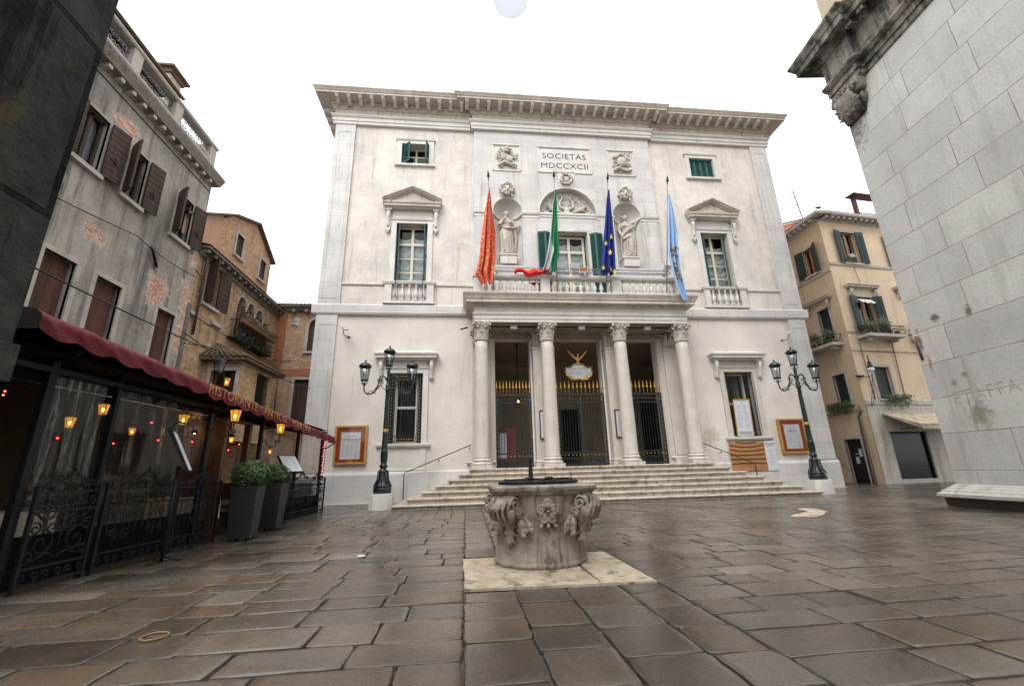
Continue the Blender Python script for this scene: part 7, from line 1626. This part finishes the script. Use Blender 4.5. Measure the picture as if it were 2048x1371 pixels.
def balc(X, W, x0, x1, z, seed, side):
    q = MB(X); q.box(x0, x1, -.62, .0, z-.14, z); 
    for x in (x0+.3, x1-.3): q.box(x-.08, x+.08, -.42, 0, z-.30, z-.14)
    q.build('balcony_slab', 'old_stone_trim', W); q = MB(X)
    n = int((x1-x0)/.10)
    for k in range(n+1): x = x0+.03+(x1-x0-.06)*k/n; q.tube([(x, -.58, z), (x, -.62-.03*sin(PI*.5), z+.22), (x, -.58, z+.42)], .008, 4)
    for zz in (z+.03, z+.22, z+.42): q.box(x0+.03, x1-.03, -.60, -.575, zz-.012, zz+.012)
    for x in (x0+.03, x1-.03):
        for k in range(6): q.tube([(x, -.58+.11*k, z), (x, -.58+.11*k, z+.42)], .008, 4)
        q.box(x-.01, x+.01, -.59, 0, z+.41, z+.43)
    q.build('balcony_rail', 'iron', W)
    def fn(R):
        k = int(R.random()*5); R2 = random.Random(seed*10+k); px = x0+.25+(x1-x0-.4)*R2.random(); pz = z+.38+.35*R2.random()**1.5; rr = .16+.12*R2.random()
        return (tuple(X @ Vector((px+R.gauss(0, rr*.7), -.42+R.gauss(0, .13), max(z+.1, pz+R.gauss(0, rr*.6))))), (0, -1, .5), .3+R2.random()*.5)
    leaves('plants', 'leaf_plant', W, 1500 if side else 1000, fn, .042, seed)
    q = MB(X); R = random.Random(seed)
    for k in range(5): x = x0+.25+(x1-x0-.5)*k/4; q.lathe([(.07, 0), (.10, .18), (.11, .20)], x, -.42, z, 10)
    q.build('flower_pot', 'terracotta', W)
balc(XR, W, .50, 2.72, 6.78, 3, True)
W = ywin(XR, RW[2], 'window', 'closed', orange=False); 
def trail(X, x0, x1, z, seed, n=700):
    def fn(R):
        x = R.uniform(x0, x1); t = R.random()**2.2; d_ = .55*(.4+.6*abs(sin(x*9+seed)))
        return (tuple(X @ Vector((x+R.gauss(0, .03), -.20+R.gauss(0, .09), z+.10-d_*t+R.gauss(0, .05)))), (0, -1, .3), R.random()*.7)
    return fn
leaves('trailing_plant', 'leaf_plant', W, 900, trail(XR, 1.1, 2.45, 3.78, 1), .045, 4)
W = ywin(XL, LW[0], 'window', 'open', lx=.46, la=8, ra=25); W = ywin(XL, LW[1], 'balcony_window', 'closed', orange=False); yb('hood', 'old_stone_trim', XL, lambda q: hood(q, -1.95, -.38, 8.98), W); balc(XL, W, -2.2, -.30, 6.58, 7, False)
W = ywin(XL, LW[2], 'window', 'closed', orange=False); leaves('trailing_plant', 'leaf_plant', W, 1000, trail(XL, -1.9, -.55, 3.60, 3), .045, 9)
ywin(XR, RW[3], 'window', 'open'); W = ywin(XR, RW[4], 'balcony_window', 'closed', orange=False); yb('hood', 'old_stone_trim', XR, lambda q: hood(q, 3.62, 5.6, 9.40), W); balc(XR, W, 3.75, 5.7, 6.80, 11, False)
for h, nm in ((LW[3], 'door'), (LW[4], 'side_door')):
    W = window_empty(YH, nm); x0, x1, z0, z1 = h; q = MB(XL); q.box(x0-.16, x0, -.03, .05, 0, z1); q.box(x1, x1+.14, -.03, .05, 0, z1); q.box(x0-.16, x1+.14, -.033, .05, z1, z1+.14); q.build('frame', 'old_stone_trim', W)
    q = MB(XL); q.box(x0, x1, .12, .16, z0, z1); q.box(x0+.10, x1-.10, .105, .12, .25, z1-.2); q.build('door_leaf', 'iron' if nm == 'door' else 'door_redbrown', W)
    if nm == 'door':
        for a, c, e, f in ((-1.05, -.88, 1.25, 1.60), (-1.28, -1.10, .95, 1.25), (-1.25, -1.10, 1.36, 1.40)): q = MB(XL); q.box(a, c, .098, .104, e, f); q.build('notice', 'sign_blue', W)
W = window_empty(YH, 'shop_window'); q = MB(XR); q.add([(.92, .11, .24), (3.0, .11, .24), (3.0, .11, 2.30), (.92, .11, 2.30)], [(0, 1, 2, 3)]); q.build('pane', 'dark_pane', W); q = MB(XR); q.box(.92, .98, .05, .16, .24, 2.30); q.box(2.94, 3.0, .05, .16, .24, 2.30); q.box(.92, 3.0, .05, .16, 2.24, 2.30); q.build('frame', 'iron', W)
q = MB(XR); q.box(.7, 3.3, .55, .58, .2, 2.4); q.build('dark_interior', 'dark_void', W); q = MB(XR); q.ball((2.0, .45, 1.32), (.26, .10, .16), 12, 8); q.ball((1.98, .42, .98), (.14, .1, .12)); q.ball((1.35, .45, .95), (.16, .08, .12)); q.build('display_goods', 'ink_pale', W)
AWN = window_empty(YH, 'shop_awning'); q = MB(XR)
q.grid(14, 6, lambda u, v: (.75+.40*v+(4.9-.75-.40*v)*u, -.04-1.25*v, 3.12-.62*v+.02*sin(u*9)*v)); q.grid(30, 3, lambda u, v: (1.15+3.75*u, -1.29+.01*sin(u*60), 2.50-.20*v)); q.add([(.75, -.04, 3.12), (1.15, -1.29, 2.50), (1.15, -1.29, 2.30), (.78, -.1, 3.02)], [(0, 1, 2, 3)]); q.build('canvas', 'cream_canvas', AWN)
q = MB(XR); q.tube([(1.15, -1.27, 2.48), (4.9, -1.27, 2.48)], .02, 6); q.tube([(1.6, -.02, 2.4), (1.8, -1.25, 2.46)], .015, 5); q.build('awning_arm', 'iron', AWN)
yb('downpipe', 'copper_pipe', XR, lambda q: (q.tube([(.50, -.06, 6.5), (.56, -.06, 3.75)], .022, 6), q.tube([(2.45, -.06, 6.5), (2.32, -.06, 3.75)], .022, 6), q.tube([(1.45, -.04, 10.5), (1.55, -.04, 9.5)], .01, 5), q.tube([(-.1, -.05, 6.05), (9, -.05, 6.05)], .016, 5)))
yb('downpipe', 'lead_pipe', XL, lambda q: (q.tube([(-.30, -.06, 3.5), (-.30, -.06, 3.2), (-.46, -.07, 3.05), (-.50, -.07, .02)], .045, 8), q.tube([(-.34, -.05, 3.0), (-.38, -.05, .02)], .02, 6), q.tube([(-9, -.04, 3.35), (-.2, -.04, 3.30)], .02, 6)))
T = thing('wall_lamp', 'green topped white glass wall lamp on the corner of the yellow house', 'lamp', (13.45+.30, .83-.42, 5.0)); q = MB(); q.lathe([(.10, .12), (.13, .15), (.10, .24), (.07, .30), (.08, .36), (.03, .45), (.02, .62), (.035, .66), (.004, .74)], 0, 0, 0, 12); q.tube([(0, 0, -.12), (0, 0, -.22), (-.05, .15, -.26), (-.35, .4, -.22)], .018, 6); q.box(-.45, -.1, .30, .42, -.22, -.14); q.build('bracket', 'shutter_dark', T)
q = MB(); q.lathe([(.02, -.10), (.10, -.06), (.14, .04), (.12, .13)], 0, 0, 0, 14); q.build('glass_bowl', 'white_enamel', T)
q = MB(); q.tube([(13.73, .42, 4.75), (13.70, .60, 4.0), (13.62, .75, 3.4)], .012, 5); q.tube([(13.73, .42, 4.75), (13.85, .62, 4.0), (13.72, .78, 3.4)], .010, 5); tag(q.build('lamp_cable', 'cable_black'), 'loose cables hanging from the wall lamp down the corner of the yellow house', 'cable')
T = thing('roof_terrace', 'small red and green timber roof terrace above the yellow house', 'roof terrace', (13.45, .83, 13.3), rad(6)); q = MB()
for x in (3.35, 5.6): q.box(x-.05, x+.05, .35, .45, 0, 1.80); q.box(x-.04, x+.04, .52, .58, 0, 1.80)
for z in (.35, .6, .8): q.box(3.35, 5.6, .38, .42, z-.02, z+.02)
q.build('posts', 'terrace_green', T); q = MB(); q.box(3.22, 3.30, .34, .46, 0, 1.80); q.build('red_post', 'terrace_red', T); q = MB(); q.box(3.0, 6, .1, .62, 1.80, 1.86); q.build('terrace_roof', 'wood_dark', T)
SB = thing('salmon_house', 'salmon pink house wall rising behind the yellow house', 'house', (14.2, 3.6, 0)); q = MB(); q.add([(-.9, 0, 8), (3.2, 0, 8), (3.2, 0, 14.95), (1.6, 0, 15.0), (-.9, 0, 14.3)], [(0, 1, 2, 3, 4)]); q.add([(-.9, 0, 8), (-.9, 4, 8), (-.9, 4, 14.3), (-.9, 0, 14.3)], [(0, 1, 2, 3)]); q.build('wall', 'salmon', SB)
q = MB(); q.tube([(-1.0, -.05, 14.34), (1.6, -.05, 15.04), (3.2, -.05, 14.99)], .05, 6); q.build('roof_edge', 'terracotta', SB)
T = thing('tv_antenna', 'thin rooftop television antenna between the theatre and the yellow house', 'antenna', (14.95, 3.2, 14.5)); q = MB(); q.tube([(0, 0, -.4), (-.28, 0, 2.0)], .03, 5)
for k, z in enumerate((1.15, 1.6, 2.05)): x = -.28*z/2.3; q.tube([(x-.45, 0, z-.28), (x+.18, 0, z+.14)], .022, 4)
q.build('antenna', 'iron', T)
T = thing('pigeon', 'dark pigeon perched on the eaves corner of the yellow house', 'bird', (13.25, .45, 13.42)); q = MB(); q.ball((0, 0, .09), (.14, .07, .07)); q.ball((.13, 0, .17), .045); q.tube([(-.1, 0, .09), (-.25, 0, .03)], [.05, .015], 6); q.tube([(.17, 0, .17), (.20, 0, .16)], .008, 4); remesh(q.build('body', 'pigeon', T), .02)
# ================================================================ shade-coloured pier next to the photographer
NP = thing('stone_pier', 'rough stone pier, shade in its colour, right beside the camera, filling the left edge', 'pier', (-5.83, -15.78, 0)); q = MB()
q.box(-1.0, 0, -5.5, 0, 0, 9); q.build('shaft', 'shaded_pier', NP)
q = MB(); q.box(-.98, .012, -5.5, .012, 1.36, 1.46); q.box(-.98, .02, -5.5, .02, 0, .25); q.build('string_moulding', 'shaded_pier', NP)
# dim street behind the photographer closes the square
BK = thing('rear_house', 'plain house behind the photographer', 'house', (0, -26, 0)); q = MB(); q.box(-14, 6, -6, 0, 0, 10); q.build('wall', 'grey_render', BK)
